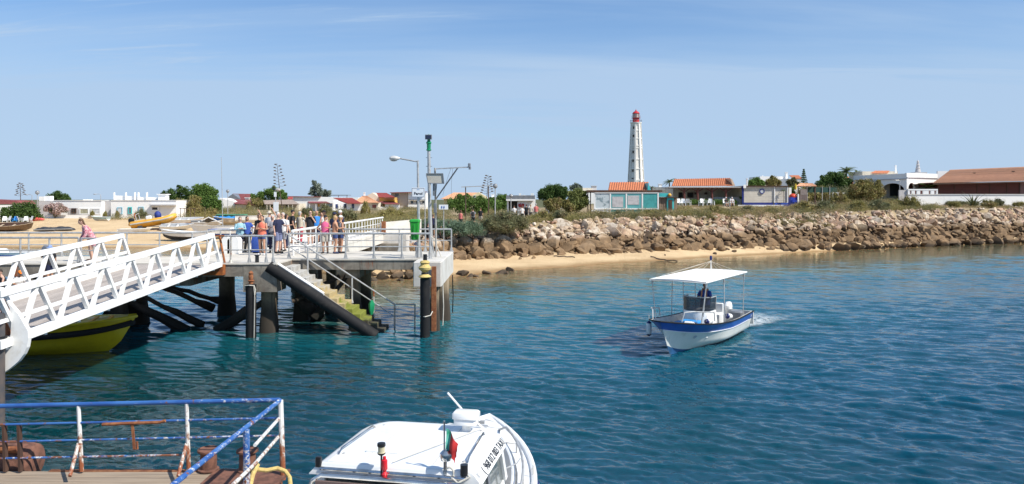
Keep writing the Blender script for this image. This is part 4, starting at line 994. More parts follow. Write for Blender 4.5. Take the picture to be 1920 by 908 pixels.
MB().tube([(.62, -.80, 1.28), (1.15, -.95, 1.22), (1.35, -(top[19][1] - .14), 1.22)], .010, 6).build('cross_cord', M['galv'], tx, local=True)
MB().bbox((-.05, -1.02, 1.02), (.75, .34, .12), 0, .05).build('side_locker', M['white_gel'], tx, local=True)
for y in (-.42, .42): MB().tube([(rx0 + .1, y, RZ + .021), (rx1 - .15, y * .93, RZ + .021)], .004, 4).build('roof_seam', mat('dirty seam', (.35, .33, .3), .8), tx, local=True)
MB().bbox((-.85, .30, RZ + .035), (.42, .42, .03), 0, .012).build('roof_hatch', M['white_gel'], tx, local=True)
for x, y in ((-1.15, -.75), (-1.15, .75), (.02, -.68), (.02, .68)): MB().lathe((x, y, RZ + .015), [(.022, 0), (.022, .012), (.01, .02)], 8).build('roof_fitting', M['galv'], tx, local=True)
for sg in (-1, 1): MB().tube([(-1.2, sg * .80, RZ + .02), (-1.1, sg * .80, RZ + .07), (-.2, sg * .76, RZ + .07), (-.1, sg * .76, RZ + .02)], .012, 6).build('grab_rail', M['chrome'], tx, local=True)
for x in (1.4, 2.5): MB().bbox((x if x > 2 else 1.2, 0, 1.31 if x < 2 else 1.28), (.34, .34, .02), 0, .008).build('deck_hatch', mat('grey hatch', (.35, .36, .37), .4), tx, local=True)
MB().bar((2.75, -.09, 1.30), (2.75, .09, 1.30), .03, .05).bar((2.75, 0, 1.24), (2.75, 0, 1.30), .04, .04).build('bow_cleat', M['galv'], tx, local=True)
# hanging fender at the side, partly out of frame
q = G(1000, 930, .75); fender((q.x, q.y, .72), (0, .2, 1), 'white fender hanging at the side of the foreground cabin boat', .5, .10)

# ------------------------------------------------------------------ foreground mooring pontoon with blue railings
FD = .75; YF = 11.95
pn = thing('mooring_pontoon', 'timber decked mooring pontoon in the near left corner', 'pontoon', (-6.5, 9.5, 0))
for i in range(22):
    y1 = YF - i * .235; MB().bbox((-6.6 + (i % 3) * .004, y1 - .11, FD - .03), (6.0, .222, .06), 0, .008).build('plank', M['wood_grey'], pn, smooth=20)
MB().span(-9.5, -3.65, 6.6, YF - .08, .05, FD - .07).build('float', M['rust'], pn, smooth=0)
MB().span(-4.75, -3.56, YF - .62, YF + .04, FD - .02, FD + .02).build('corner_plate', M['rust_pink'], pn, smooth=0)
MB().span(-7.4, -4.9, YF - .03, YF + .05, FD - .10, FD + .012).build('edge_strip', M['rust'], pn, smooth=0)
m, nt, bs = _new('flaking blue paint'); v = tcoord(nt, True)
c = mix(nt, rng(nt, noise(nt, v, 1.1, 4, .6), .4, .6), (.02, .085, .30), (.04, .14, .38))
n_ = noise(nt, mapping(nt, v, (1, 1, 1.4)), 13, 8, .75, .6); xf_ = nt.nodes.new('ShaderNodeSeparateXYZ'); lk(nt, v, xf_.inputs[0])
wearr = rng(nt, xf_.outputs[0], -7.6, -3.6, .0, .14, False); low_ = rng(nt, xf_.outputs[2], 1.75, 1.0, 0, .15, False)
nn_ = mth(nt, 'ADD', mth(nt, 'ADD', n_, wearr), low_)
c = mix(nt, rng(nt, nn_, .69, .72), c, (.60, .62, .64)); n3 = mth(nt, 'ADD', noise(nt, mapping(nt, v, (1, 1, 1)), 4.5, 5, .7, .8), mth(nt, 'MULTIPLY', low_, .8))
c = mix(nt, rng(nt, n3, .60, .66), c, (.20, .075, .035)); c = mix(nt, rng(nt, nn_, .755, .79), c, (.24, .075, .03))
lk(nt, c, bs.inputs['Base Color']); bs.inputs['Roughness'].default_value = .55; bump(nt, bs, nn_, .4, .01); M['flake_blue'] = m
m, nt, bs = _new('flaking white paint'); v = tcoord(nt, True)
n_ = noise(nt, mapping(nt, v, (1, 1, .7)), 10, 8, .75, .6); sp = nt.nodes.new('ShaderNodeSeparateXYZ'); lk(nt, v, sp.inputs[0])
nn_ = mth(nt, 'ADD', n_, rng(nt, sp.outputs[2], 1.85, .8, -.02, .20, False))
c = mix(nt, rng(nt, nn_, .56, .60), (.66, .66, .64), (.42, .34, .28)); c = mix(nt, rng(nt, nn_, .62, .66), c, (.26, .08, .03))
lk(nt, c, bs.inputs['Base Color']); bs.inputs['Roughness'].default_value = .6; bump(nt, bs, nn_, .4, .01); M['flake_white'] = m
prl = thing('pontoon_railing', 'blue flaking pipe railing with white rusty posts around the pontoon', 'railing', (-6, 11.85, FD))
YR = 11.86
def rz_(py): return CZ - (py - HZ) / FP * YR
tl, tr_ = P(-60, 763, YR), P(524, 750, YR)
MB().tube([tl, tr_], .035, 10).build('top_rail', M['flake_blue'], prl)
for y0, y1, r in ((798, 784, .019), (830, 817, .017)): MB().tube([P(-60, y0, YR), P(524, y1, YR)], r, 8).build('mid_rail', M['flake_blue'], prl)
MB().tube([P(-60, 861, YR), P(350, 853, YR)], .017, 8).build('mid_rail', M['flake_blue'], prl)
for px in (147, 350): MB().tube([P(px, 757, YR), P(px + (6 if px < 200 else 4), 884, YR)], [.030, .036], 8).build('post', M['flake_white'], prl)
for px in (147, 350): MB().tube([P(px, 832, YR), P(px - 16, 893, YR - .42)], .028, 8).build('strut', M['flake_white'], prl)
MB().tube([P(526, 750, YR), P(531, 900, YR - .12)], .042, 10).build('corner_post', M['flake_white'], prl)
MB().tube([P(525, 751, YR), P(326, 908, 8.45), P(210, 1010, 7.2)], .034, 10).build('return_rail', M['flake_blue'], prl)
MB().tube([P(524, 784, YR), P(478, 835, 10.4)], .026, 8).tube([P(524, 817, YR), P(478, 870, 10.4), P(436, 910, 9.6)], .026, 8).build('return_bar', M['flake_white'], prl)
MB().tube([P(462, 806, 10.45), P(463, 930, 10.45)], .046, 10).build('post', M['flake_blue'], prl)
for px in (8, 36): MB().bar(P(px, 796, YR + .02), P(px + 3, 884, YR + .02), .075, .04).build('dark_upright', M['wood_dark'], prl)
# rusty bracket hanging on the railing
bk = thing('rusty_bracket', 'rusty T shaped iron bracket hanging on the blue railing', 'bracket', P(250, 800, YR - .06))
MB().tube([P(192, 796, YR - .06), P(240, 794, YR - .06), P(300, 792, YR - .06), P(310, 789, YR - .06)], .026, 6).build('crosspiece', M['rust'], bk)
MB().bar(P(248, 795, YR - .06), P(252, 842, YR - .06), .04, .02, up=(0, 1, 0)).build('hanger', M['rust'], bk)
MB().tube([P(250, 842, YR - .05), P(258, 842, YR - .05), P(257, 828, YR - .05)], .016, 6).build('hook', M['rust'], bk)
def bollard(x, y, s, label):
    t = thing('bollard', label, 'bollard', (x, y, FD + .02)); MB().lathe((x, y, FD + .02), [(.22 * s, 0), (.22 * s, .02), (.17 * s, .03), (.17 * s, .38 * s)], 20).build('drum', M['rust_pink'], t)
    MB().lathe((x, y, FD + .02 + .38 * s), [(.17 * s, 0), (.23 * s, .02), (.23 * s, .05), (.20 * s, .06), (.19 * s, .045), (.05, .04)], 20).build('cap', M['rust_pink'], t)
q = G(392, 880, FD + .02); bollard(q.x, q.y - .02, .74, 'rusty round iron bollard on the pontoon left of the sloping rail')
q = G(466, 880, FD + .02); bollard(q.x, q.y - .05, .74, 'rusty round iron bollard behind the blue post with the yellow rope')
# big rusty cylinder at the left edge
bc = MB(); q = G(20, 884, FD)
bc.tube([(q.x - .75, q.y + .45, .75), (q.x - .05, q.y + .45, .76), (q.x + .10, q.y + .45, .76), (q.x + .15, q.y + .45, .76)], [.31, .31, .28, .2], 20)
bt_ = thing('rusty_float', 'large rusty steel cylinder behind the dark uprights at the left edge', 'float', (q.x, q.y + .5, .4)); bc.build('drum', M['rust_pink'], bt_)
MB().tube([(q.x - .5, q.y + .28, 1.02), (q.x + .0, q.y + .2, 1.03)], .06, 10).build('pipe_stub', M['rust'], bt_)
# yellow rope
rpz = [P(440, 908, 10.6), P(463, 884, 10.9), P(478, 880, 10.95), P(500, 882, 11.0), P(520, 878, 11.1), P(535, 884, 11.1), P(543, 895, 11.0), P(545, 915, 10.8)]
yr = MB().tube(rpz, .032, 8); yr.tube([P(483, 872, 10.9), P(474, 890, 10.7), P(468, 915, 10.5)], .034, 8)
tag(yr.build('mooring_rope', M['rope']), 'thick yellow mooring rope looped over the pontoon corner', 'rope')

# ================================================================== rocks
def rock_mesh(seed, sub=2, cuts=11):
    import bmesh
    rd = random.Random(seed); b = bmesh.new(); bmesh.ops.create_icosphere(b, subdivisions=sub, radius=1.0)
    for v in b.verts:
        p = v.co; v.co = p * (1 + .14 * mnoise.noise(p * 1.4 + Vector((seed, 0, 0))))
    for _ in range(cuts):
        n = Vector((rd.gauss(0, 1), rd.gauss(0, 1), rd.gauss(0, 1))).normalized(); d = rd.uniform(.42, .78)
        for v in b.verts:
            k = v.co.dot(n) - d
            if k > 0: v.co -= n * k
    for v in b.verts: v.co += v.normal * (.05 * mnoise.noise(v.co * 4 + Vector((0, seed, 0))))
    me = bpy.data.meshes.new('rock'); b.to_mesh(me); b.free()
    me.polygons.foreach_set('use_smooth', [True] * len(me.polygons)); me.set_sharp_from_angle(angle=R(20)); return me
def rock_mat():
    m, nt, bs = _new('sea wall stone'); g = nt.nodes.new('ShaderNodeNewGeometry'); v = g.outputs['Position']
    oi = nt.nodes.new('ShaderNodeObjectInfo'); rnd = oi.outputs['Random']
    at = nt.nodes.new('ShaderNodeAttribute'); at.attribute_name = 'tone'
    rr = mth(nt, 'FRACT', mth(nt, 'ADD', mth(nt, 'MULTIPLY', rnd, 3.7), at.outputs['Fac']))
    cr = nt.nodes.new('ShaderNodeValToRGB'); lk(nt, rr, cr.inputs[0]); cr.color_ramp.interpolation = 'CONSTANT'
    e = cr.color_ramp.elements; e[0].position = 0; e[0].color = (.46, .35, .23, 1); e[1].position = .16; e[1].color = (.58, .47, .35, 1)
    for p, c in ((.32, (.50, .37, .25)), (.46, (.47, .31, .21)), (.58, (.62, .53, .42)), (.70, (.44, .30, .23)), (.80, (.47, .37, .28)), (.92, (.40, .23, .17))):
        x = e.new(p); x.color = (*c, 1)
    c = mix(nt, rng(nt, noise(nt, v, 1.9, 8, .7, .5), .40, .66), cr.outputs[0], (.27, .19, .12))
    c = mix(nt, rng(nt, noise(nt, v, 6, 6, .7, .3), .52, .75, 0, .5), c, (.70, .64, .56))
    sp = nt.nodes.new('ShaderNodeSeparateXYZ'); lk(nt, v, sp.inputs[0])
    zf = mth(nt, 'ADD', sp.outputs[2], mth(nt, 'MULTIPLY', mth(nt, 'SUBTRACT', noise(nt, v, .9, 4), .5), .8))
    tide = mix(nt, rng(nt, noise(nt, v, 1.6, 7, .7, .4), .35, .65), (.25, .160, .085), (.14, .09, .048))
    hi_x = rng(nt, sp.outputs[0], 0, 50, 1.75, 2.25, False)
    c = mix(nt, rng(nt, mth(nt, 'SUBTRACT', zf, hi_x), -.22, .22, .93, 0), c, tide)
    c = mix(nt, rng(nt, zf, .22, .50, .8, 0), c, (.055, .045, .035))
    lk(nt, c, bs.inputs['Base Color']); bs.inputs['Roughness'].default_value = .92; bs.inputs['Specular IOR Level'].default_value = .25
    bump(nt, bs, noise(nt, v, 7, 8, .72, .4), .7, .08); return m
M['stone'] = rock_mat()
ROCKS = [rock_mesh(s) for s in range(14)]
SMALL = [rock_mesh(100 + s, 1, 6) for s in range(5)]
for me in ROCKS + SMALL: me.materials.append(M['stone'])
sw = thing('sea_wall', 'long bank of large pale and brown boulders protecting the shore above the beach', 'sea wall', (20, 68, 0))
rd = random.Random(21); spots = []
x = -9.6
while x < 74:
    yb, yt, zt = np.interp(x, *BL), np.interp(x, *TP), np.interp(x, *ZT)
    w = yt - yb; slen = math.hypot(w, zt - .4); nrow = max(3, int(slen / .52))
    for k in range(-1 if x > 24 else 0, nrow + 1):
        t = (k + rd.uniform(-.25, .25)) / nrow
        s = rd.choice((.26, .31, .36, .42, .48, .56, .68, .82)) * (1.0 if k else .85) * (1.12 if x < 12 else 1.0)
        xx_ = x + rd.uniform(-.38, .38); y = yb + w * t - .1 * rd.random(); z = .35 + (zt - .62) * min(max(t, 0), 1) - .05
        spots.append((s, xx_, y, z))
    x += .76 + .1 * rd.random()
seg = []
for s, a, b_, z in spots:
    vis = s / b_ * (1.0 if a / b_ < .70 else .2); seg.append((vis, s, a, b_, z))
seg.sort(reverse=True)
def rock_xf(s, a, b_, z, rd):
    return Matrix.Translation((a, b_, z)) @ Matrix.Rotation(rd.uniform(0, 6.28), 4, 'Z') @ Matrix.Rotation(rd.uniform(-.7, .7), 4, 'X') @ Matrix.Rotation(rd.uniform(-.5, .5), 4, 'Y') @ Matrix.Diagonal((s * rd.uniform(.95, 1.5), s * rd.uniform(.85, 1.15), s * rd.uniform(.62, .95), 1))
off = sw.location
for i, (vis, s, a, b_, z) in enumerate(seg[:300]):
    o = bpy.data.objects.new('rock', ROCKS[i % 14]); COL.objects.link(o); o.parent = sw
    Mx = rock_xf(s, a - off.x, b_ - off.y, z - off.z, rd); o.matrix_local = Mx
def joined(meshes, mats_, name, parent, tone=True):
    Vs, Fs, Ts = [], [], []; n = 0
    cache = {}
    for me, Mx, t in zip(meshes, mats_, np.random.default_rng(5).random(len(meshes))):
        if me.name not in cache:
            v = np.empty(len(me.vertices) * 3); me.vertices.foreach_get('co', v); f = np.empty(len(me.polygons) * 3, int); me.loops.foreach_get('vertex_index', f); cache[me.name] = (v.reshape(-1, 3), f.reshape(-1, 3))
        v, f = cache[me.name]; A = np.array(Mx); Vs.append(v @ A[:3, :3].T + A[:3, 3]); Fs.append(f + n); Ts.append(np.full(len(v), t)); n += len(v)
    me = npmesh(name, np.concatenate(Vs), np.concatenate(Fs), meshes[0].materials[0], True)
    at = me.attributes.new('tone', 'FLOAT', 'POINT'); at.data.foreach_set('value', np.concatenate(Ts).astype(np.float32)); me.set_sharp_from_angle(angle=R(28))
    return linkmesh(name, me, parent)
rest = seg[300:]; ms, xs2 = [], []
for i, (vis, s, a, b_, z) in enumerate(rest):
    ms.append(ROCKS[(i * 5) % 14]); xs2.append(rock_xf(s, a - off.x, b_ - off.y, z - off.z, rd))
# small stones filling the gaps
for i in range(1700):
    a = rd.uniform(-9.8, 74); yb, yt, zt = np.interp(a, *BL), np.interp(a, *TP), np.interp(a, *ZT); t = rd.random() * 1.12 - .02
    s = rd.uniform(.12, .26); ms.append(SMALL[i % 5]); xs2.append(rock_xf(s, a - off.x, yb + (yt - yb) * t - .25 - off.y, .25 + (zt - .25) * min(t, 1) - off.z + .02, rd))
tag(joined(ms, xs2, 'rubble', sw), kind='stuff')
# more boulders below the pier and by the abutment
loose = [(-8.3, 47.8, .2, .55), (-7.4, 48.3, .15, .5), (-6.6, 48.0, .2, .62), (-5.9, 48.6, .1, .45), (-7.8, 49.2, .5, .6), (-6.9, 49.5, .6, .55), (-6.0, 49.8, .4, .7), (-5.2, 50.2, .4, .5), (-9.1, 48.4, .2, .5), (-10.0, 48.2, .1, .45),
         (-5.2, 47.9, -.02, .35), (-8.6, 46.9, -.02, .4), (-7.0, 46.8, -.05, .36), (-5.9, 51.5, .8, .6), (-6.9, 51.5, 1.1, .6), (-8.2, 50.6, .8, .6), (-4.9, 52.5, .6, .55), (-6.2, 53.0, 1.4, .6), (-4.8, 54.4, 1.1, .65), (-7.6, 52.6, 1.6, .6), (-5.6, 55.0, 1.7, .6)]
for i, (a, b_, z, s) in enumerate(loose):
    o = bpy.data.objects.new('rock', ROCKS[(i * 3) % 14]); COL.objects.link(o); o.parent = sw; o.matrix_local = rock_xf(s, a - off.x, b_ - off.y, z - off.z, rd)
# loose rocks at the water's edge
edge = [(868, 515, .50, 'dark weedy boulder at the water edge nearest the pier'), (882, 518, .34, 'small black weedy stone beside the dark boulder at the water edge'), (892, 518, .28, 'small black stone right of the weedy boulder near the pier'),
        (915, 513, .34, 'dark stone by itself at the water edge between the two rock clusters'), (938, 512, .38, 'black stone at the right cluster on the waterline'), (949, 513, .28, 'low dark stone in front of the right waterline cluster'),
        (957, 507, .38, 'brown boulder at the right end of the waterline cluster'), (1000, 484, .3, 'flat brown stone lying on the sand below the sea wall'), (975, 485, .18, 'small flat stone on dry sand left of the flat brown one'),
        (1144, 477.5, .16, 'small stone on the sand in front of the wall near the middle'), (1376, 472, .24, 'dark stone alone on the sand behind the white boat canopy'), (1340, 476, .22, 'weedy stone on the sand just left of the boat mast light'), (1247, 478, .12, 'tiny stone on the sand left of the weedy clump')]
for i, (px, py, s, lab) in enumerate(edge):
    q = hit(px, py + 1); o = bpy.data.objects.new('beach_rock', ROCKS[(i * 5 + 2) % 14]); COL.objects.link(o)
    o.matrix_world = rock_xf(s, q.x, q.y, max(gz(q.x, q.y), -.05) + .03, rd); tag(o, lab, 'rock')
for i, (px, py, L) in enumerate(((1058, 484, 1.1), (1240, 490, 4.0))):
    a = hit(px - 20, py - (2 if i == 0 else 7)); b_ = hit(px + 20 + (0 if i == 0 else 10), py + (0 if i == 0 else 1))
    pts = [a.lerp(b_, t) for t in np.linspace(0, 1, 9)]; pts = [Vector((p.x, p.y, max(gz(p.x, p.y), 0) + .07 + .03 * math.sin(k * 2.1))) for k, p in enumerate(pts)]
    tag(MB().tube(pts, .05, 6).build('driftwood', M['bark']), ['short dark driftwood on the sand below the sea wall', 'long thin mooring line lying from the sand into the water'][i], ['driftwood', 'line'][i])

# ================================================================== plants
def leaves(P0, n, size, rng_, up=0.0, asp=.5, name='leaf'):
    """n leaf quads around points P0 (n,3) -> V, F"""
    n = len(P0); d = rng_.normal(size=(n, 3)); d[:, 2] = np.abs(d[:, 2]) * (1 + up) ; d /= np.linalg.norm(d, axis=1)[:, None]
    e = rng_.normal(size=(n, 3)); e -= d * (e * d).sum(1)[:, None]; e /= np.linalg.norm(e, axis=1)[:, None]
    s = size * rng_.uniform(.6, 1.4, n)[:, None]
    a = P0 - d * s * .5; b = P0 + e * s * asp * .5; c = P0 + d * s * .5; f = P0 - e * s * asp * .5
    V = np.stack([a, b, c, f], 1).reshape(-1, 3); F = np.arange(4 * n).reshape(n, 4); return V, F
def crown_mesh(name, blobs, n, size, m, seed=0, up=.2, shell=.55, flat=1.0, asp=.55, core=True):
    r = np.random.default_rng(seed); B_ = np.array(blobs, float); wgt = B_[:, 3] ** 2; wgt /= wgt.sum()
    k = r.choice(len(B_), n, p=wgt); d = r.normal(size=(n, 3)); d /= np.linalg.norm(d, axis=1)[:, None]
    rad = B_[k, 3] * (shell + (1.06 - shell) * r.random(n) ** .6) * (1 + .22 * np.sin(d[:, 0] * 5 + k) * np.cos(d[:, 1] * 6 + k * 2))
    P0 = B_[k, :3] + d * rad[:, None] * np.array([1, 1, flat]); P0 = P0[P0[:, 2] > .02]
    V, F = leaves(P0, n, size, r, up, asp)
    if core:   # inner twigs and shaded foliage
        n2 = n // 5; k = r.choice(len(B_), n2, p=wgt); d = r.normal(size=(n2, 3)); d /= np.linalg.norm(d, axis=1)[:, None]
        P1 = B_[k, :3] + d * (B_[k, 3] * .5 * r.random(n2))[:, None] * np.array([1, 1, flat]); P1 = P1[P1[:, 2] > .02]
        V2, F2 = leaves(P1, n2, size * 2.6, r, 0, .9); F = np.concatenate([F, F2 + len(V)]); V = np.concatenate([V, V2])
    return npmesh(name, V, F, m)
def blobs_dome(w, h, n, seed, base=.1, r=.33):
    rd_ = random.Random(seed); out = []
    for i in range(n):
        a = rd_.uniform(0, 6.28); q = rd_.random() ** .5 * .72; z = (1 - q ** 2) * h * rd_.uniform(.35, .78) + base * h
        out.append((math.cos(a) * q * w / 2, math.sin(a) * q * w / 2, z, r * min(w / 2, h) * rd_.uniform(.7, 1.25)))
    return out
# shrub kinds share mesh data
SHR = {}
for kind_, mt in (('olive', 'leaf_olive'), ('dark', 'leaf_dark'), ('dry', 'leaf_dry'), ('blue', 'leaf_blue')):
    for v_ in range(3):
        SHR[kind_, v_] = crown_mesh('foliage', blobs_dome(2.0, 1.0, 16, v_ + 3, r=.36), 3000 if kind_ != 'dry' else 1500, .085 if kind_ != 'dry' else .07, M[mt], v_, .9, .45, 1.0, .28)
def shrub(px, Y, w, h, kind_, label, v_=0, group=None, z=None, dx=0):
    x = (px - 960) / FP * Y; z = gz(x, Y) if z is None else z
    o = bpy.data.objects.new('shrub', SHR[kind_, v_ % 3]); COL.objects.link(o); o.location = (x, Y, z - .05); o.scale = (w / 2, w / 2 * .8, h); o.rotation_euler = (0, 0, px * 1.3)
    return tag(o, label, 'shrub', group)
# the two big bushes behind the pier end, detailed
big = crown_mesh('bush', blobs_dome(5.2, 2.6, 40, 5, r=.30), 17000, .13, M['leaf_dark'], 3, .7, .5, 1, .3)
o = linkmesh('bush', big, None, P(944, 437, 61.5)); o.location.z = 2.35; o.scale = (.95, .95, .68); tag(o, 'large rounded dark olive bush above the boulders right of the pier end', 'bush')
bigb = crown_mesh('bush', blobs_dome(4.8, 1.5, 40, 6, r=.42), 12000, .12, M['leaf_blue'], 4, .7, .5, 1, .3)
o = linkmesh('bush', bigb, None, P(862, 440, 59.0)); o.location.z = 2.2; o.scale = (1.0, .9, .78); tag(o, 'low spreading blue green bush between the pier lamp poles and the dark bush', 'bush')
o = linkmesh('bush', bigb, None, P(812, 430, 62.0)); o.location.z = 2.3; o.scale = (.75, 1, .75); o.rotation_euler.z = 2; tag(o, 'blue green bush seen through the railing behind the litter bin', 'bush')
# low scrub cover, uncountable
def cover(name, pts, n_each, size, mt, label=None, seed=1, h=.5, up=1.2):
    r = np.random.default_rng(seed); Ps = []
    for x0, y0, z0, w, hh in pts:
        n = int(n_each * w); d = r.normal(size=(n, 3)); d /= np.linalg.norm(d, axis=1)[:, None]; q = r.random(n) ** .4
        Ps.append(np.stack([x0 + d[:, 0] * q * w, y0 + d[:, 1] * q * w * .8, z0 + np.abs(d[:, 2]) * q * hh], 1))
    V, F = leaves(np.concatenate(Ps), 0, size, r, up, .25); me = npmesh(name, V, F, M[mt]); return tag(linkmesh(name, me), label, None, None, 'stuff')
rd = random.Random(5); cov = {'leaf_olive': [], 'leaf_dark': [], 'leaf_dry': []}
def scat(px0, px1, Y0, Y1, n, ws, hs, kinds):
    for _ in range(n):
        px = rd.uniform(px0, px1); Y = rd.uniform(Y0, Y1); x = (px - 960) / FP * Y
        if px > 880: Y = max(Y, float(np.interp(x, *TP)) + .6)
        x = (px - 960) / FP * Y
        cov[rd.choice(kinds)].append((x, Y, gz(x, Y), rd.uniform(*ws), rd.uniform(*hs)))
O_, D_, Y_ = 'leaf_olive', 'leaf_dark', 'leaf_dry'
scat(1000, 1110, 67, 80, 26, (.6, 1.2), (.5, .9), (O_, O_, D_)); scat(1110, 1270, 70, 80, 60, (.5, 1.1), (.3, .6), (O_, O_, D_, Y_))
scat(1270, 1440, 74, 88, 66, (.5, 1.2), (.3, .7), (O_, O_, Y_)); scat(1440, 1580, 80, 96, 36, (.6, 1.3), (.3, .7), (O_, Y_, Y_))
scat(1480, 1760, 82, 92, 60, (.8, 1.4), (.5, .95), (O_, O_, D_)); scat(1700, 1960, 90, 106, 60, (.6, 1.2), (.15, .45), (O_, Y_, Y_))
scat(540, 780, 62, 125, 190, (1.0, 2.0), (.5, 1.15), (O_, O_, D_)); scat(790, 1010, 66, 100, 80, (.8, 1.6), (.4, .75), (O_, Y_, D_))
scat(330, 560, 104, 150, 90, (1.2, 2.4), (.7, 1.5), (O_, O_, D_)); scat(210, 300, 107, 116, 20, (.7, 1.4), (.5, 1.0), (O_, D_))
scat(1560, 1720, 96, 118, 50, (1.0, 1.8), (.5, 1.1), (O_, D_, Y_)); scat(100, 200, 112, 118, 12, (.4, .8), (.2, .4), (Y_,))
scat(700, 1000, 100, 150, 90, (1.2, 2.4), (.6, 1.2), (O_, D_))
scat(1000, 1560, 66, 84, 330, (.5, 1.2), (.40, .85), (O_, O_, D_, Y_)); scat(1560, 1760, 84, 98, 50, (.6, 1.2), (.4, .8), (O_, O_, D_))
scat(1240, 1560, 84, 100, 70, (.5, 1.1), (.15, .35), (Y_, O_))
for k_, nm in (('leaf_olive', 'olive_scrub'), ('leaf_dark', 'dark_scrub'), ('leaf_dry', 'dry_grass')):
    cover(nm, cov[k_], 300, .13, k_, seed=len(nm))
# shrubs one can tell apart along the boulder top
for args in ((1018, 69.5, 2.2, 1.1, 'olive', 'olive shrub at the boulder top just right of the big dark bush', 0), (1050, 69, 2.4, 1.15, 'dark', 'dense shrub above the boulders under the light green tree', 1),
             (1130, 72, 1.8, .8, 'olive', 'low olive shrub in front of the left end of the teal screen', 2), (1160, 73, 2.0, .8, 'dark', 'dark low shrub in front of the first teal panel', 0), (1225, 74, 2.2, .85, 'olive', 'olive shrub in front of the wooden hut', 1),
             (1340, 77, 2.6, 1.0, 'olive', 'olive shrub at the boulder top in front of the white chairs', 2), (1400, 79, 2.2, .95, 'dark', 'dark shrub at the boulder top below the mushroom shaped tree', 0), (1448, 80, 1.7, .8, 'olive', 'small shrub left of the blue box on the boulders', 1),
             (1506, 85, 3.2, 1.3, 'olive', 'broad olive shrub just right of the blue box on the boulders', 0), (1545, 86, 3.2, 1.3, 'dark', 'dark shrub between the blue box and the round tree', 2), (1608, 86, 3.0, 1.35, 'olive', 'olive shrub below the left side of the round tree', 1),
             (1645, 87, 3.0, 1.3, 'dark', 'dark shrub at the boulder top below the round tree', 0), (1705, 89, 3.4, 1.6, 'olive', 'tall olive shrub in front of the white perforated wall', 2), (1788, 94, 1.8, 1.0, 'olive', 'small green shrub left of the agave', 1),
             (1852, 95, 2.6, 1.1, 'olive', 'olive shrub right of the agave by the long white wall', 0), (1872, 98, 1.8, 1.2, 'dark', 'bright edged shrub beside the olive shrub right of the agave', 2), (1912, 97, 2.6, .9, 'olive', 'low shrub at the right edge in front of the white wall', 1),
             (480, 150, 5, 2.4, 'olive', 'rounded green shrub in front of the maroon roofed house', 2), (610, 118, 3, 2.2, 'dark', 'dark shrub left of the white house with brown awning', 0), (646, 92, 4.4, 2.2, 'dark', 'large dark grey shrub behind the group on the pier', 1),
             (685, 120, 2.2, 2.6, 'olive', 'upright green shrub in front of the orange hipped roof', 2), (735, 96, 4.2, 1.8, 'olive', 'olive shrub in front of the yellow house', 0), (575, 112, 2.6, 1.8, 'dark', 'dark spiky shrub in front of the beige row of houses', 1),
             (266, 109, 2.2, 1.6, 'dark', 'green shrub at the foot of the white house with blue window frames', 0), (173, 113.5, 1.0, 1.3, 'olive', 'small shrub in front of the white garage opening', 1), (220, 112.5, .9, 1.2, 'olive', 'small shrub under the leftmost blue framed window', 2), (198, 113, .9, 1.1, 'olive', 'small plant at the corner between the two white houses', 0),
             (105, 113.4, 1.0, 1.2, 'olive', 'small yellowish shrub below the pink oleander', 1), (1572, 100, 3.2, 2.0, 'olive', 'leggy olive shrub right of the dark wooden enclosure', 2), (1590, 106, 3.4, 1.9, 'dark', 'dark shrub in front of the green net fence', 0)):
    px, Y, w, h, kd, lab, v_ = args; shrub(px, Y, w, h, kd, lab, v_)

for px, Y, w, h, lab in ((1506, 120, 4, 2.6, 'dense green shrub behind the dark plank enclosure'), (1524, 122, 5, 2.8, 'broad shrub behind the left end of the green net fence'), (1542, 121, 5, 2.6, 'broad shrub behind the middle of the green net fence'), (1560, 123, 5, 2.8, 'broad shrub behind the right end of the green net fence'),
                            (1580, 118, 5, 2.4, 'shrub behind the low pale garden wall'), (1600, 116, 5, 2.6, 'shrub at the left foot of the villa'), (1478, 118, 3, 2.4, 'shrub between the clad building and the blue container')):
    shrub(px, Y, w, h, 'olive' if px % 4 else 'dark', lab, px % 3)
def tree(px, pybase, Y, blobs, n, size, leaf, label, name='tree', trunk=(0, 0, .12), seed=0, up=.2, flat=1.0, asp=.5, limbs=True, cat='tree', shell=.5):
    """blobs in photo pixels: (px, py, rpx[, dy]) at depth Y"""
    k = Y / FP; base = P(px, pybase, Y); base.z = gz(base.x, Y) - .05
    bl = [(P(b[0], b[1], Y).x - base.x, (b[3] if len(b) > 3 else ((i * 37) % 11 - 5) / 9 * b[2] * k), P(b[0], b[1], Y).z - base.z, b[2] * k) for i, b in enumerate(blobs)]
    rs_ = random.Random(seed + 77); ex = []
    for x_, y_, z_, r_ in bl:
        for _ in range(3):
            a_, e_ = rs_.uniform(0, 6.28), rs_.uniform(-.5, 1.3); q_ = r_ * rs_.uniform(.7, 1.05)
            ex.append((x_ + q_ * math.cos(a_) * math.cos(e_), y_ + q_ * math.sin(a_) * math.cos(e_) * .7, max(z_ + q_ * math.sin(e_), .3), r_ * rs_.uniform(.22, .42)))
    bl = bl + ex
    t = thing(name, label, cat, base)
    linkmesh('crown', crown_mesh('crown', bl, n, size, M[leaf], seed, up, shell, flat, asp), t)
    zt_ = max(.5, min(b[2] for b in bl)); r0 = trunk[2]
    mb = MB().tube([(0, 0, -.1), (.1 * r0, 0, zt_ * .5), (0, .05, zt_)], [r0, r0 * .8, r0 * .65], 8); mb.build('trunk', M['bark'], t, local=True)
    if limbs:
        for b in bl[:5]: MB().tube([(0, .02, zt_ * .85), (b[0] * .5, b[1] * .5, (zt_ + b[2]) / 2), (b[0] * .9, b[1] * .9, b[2])], [r0 * .55, r0 * .4, r0 * .15], 6).build('limb', M['bark'], t, local=True)
    return t
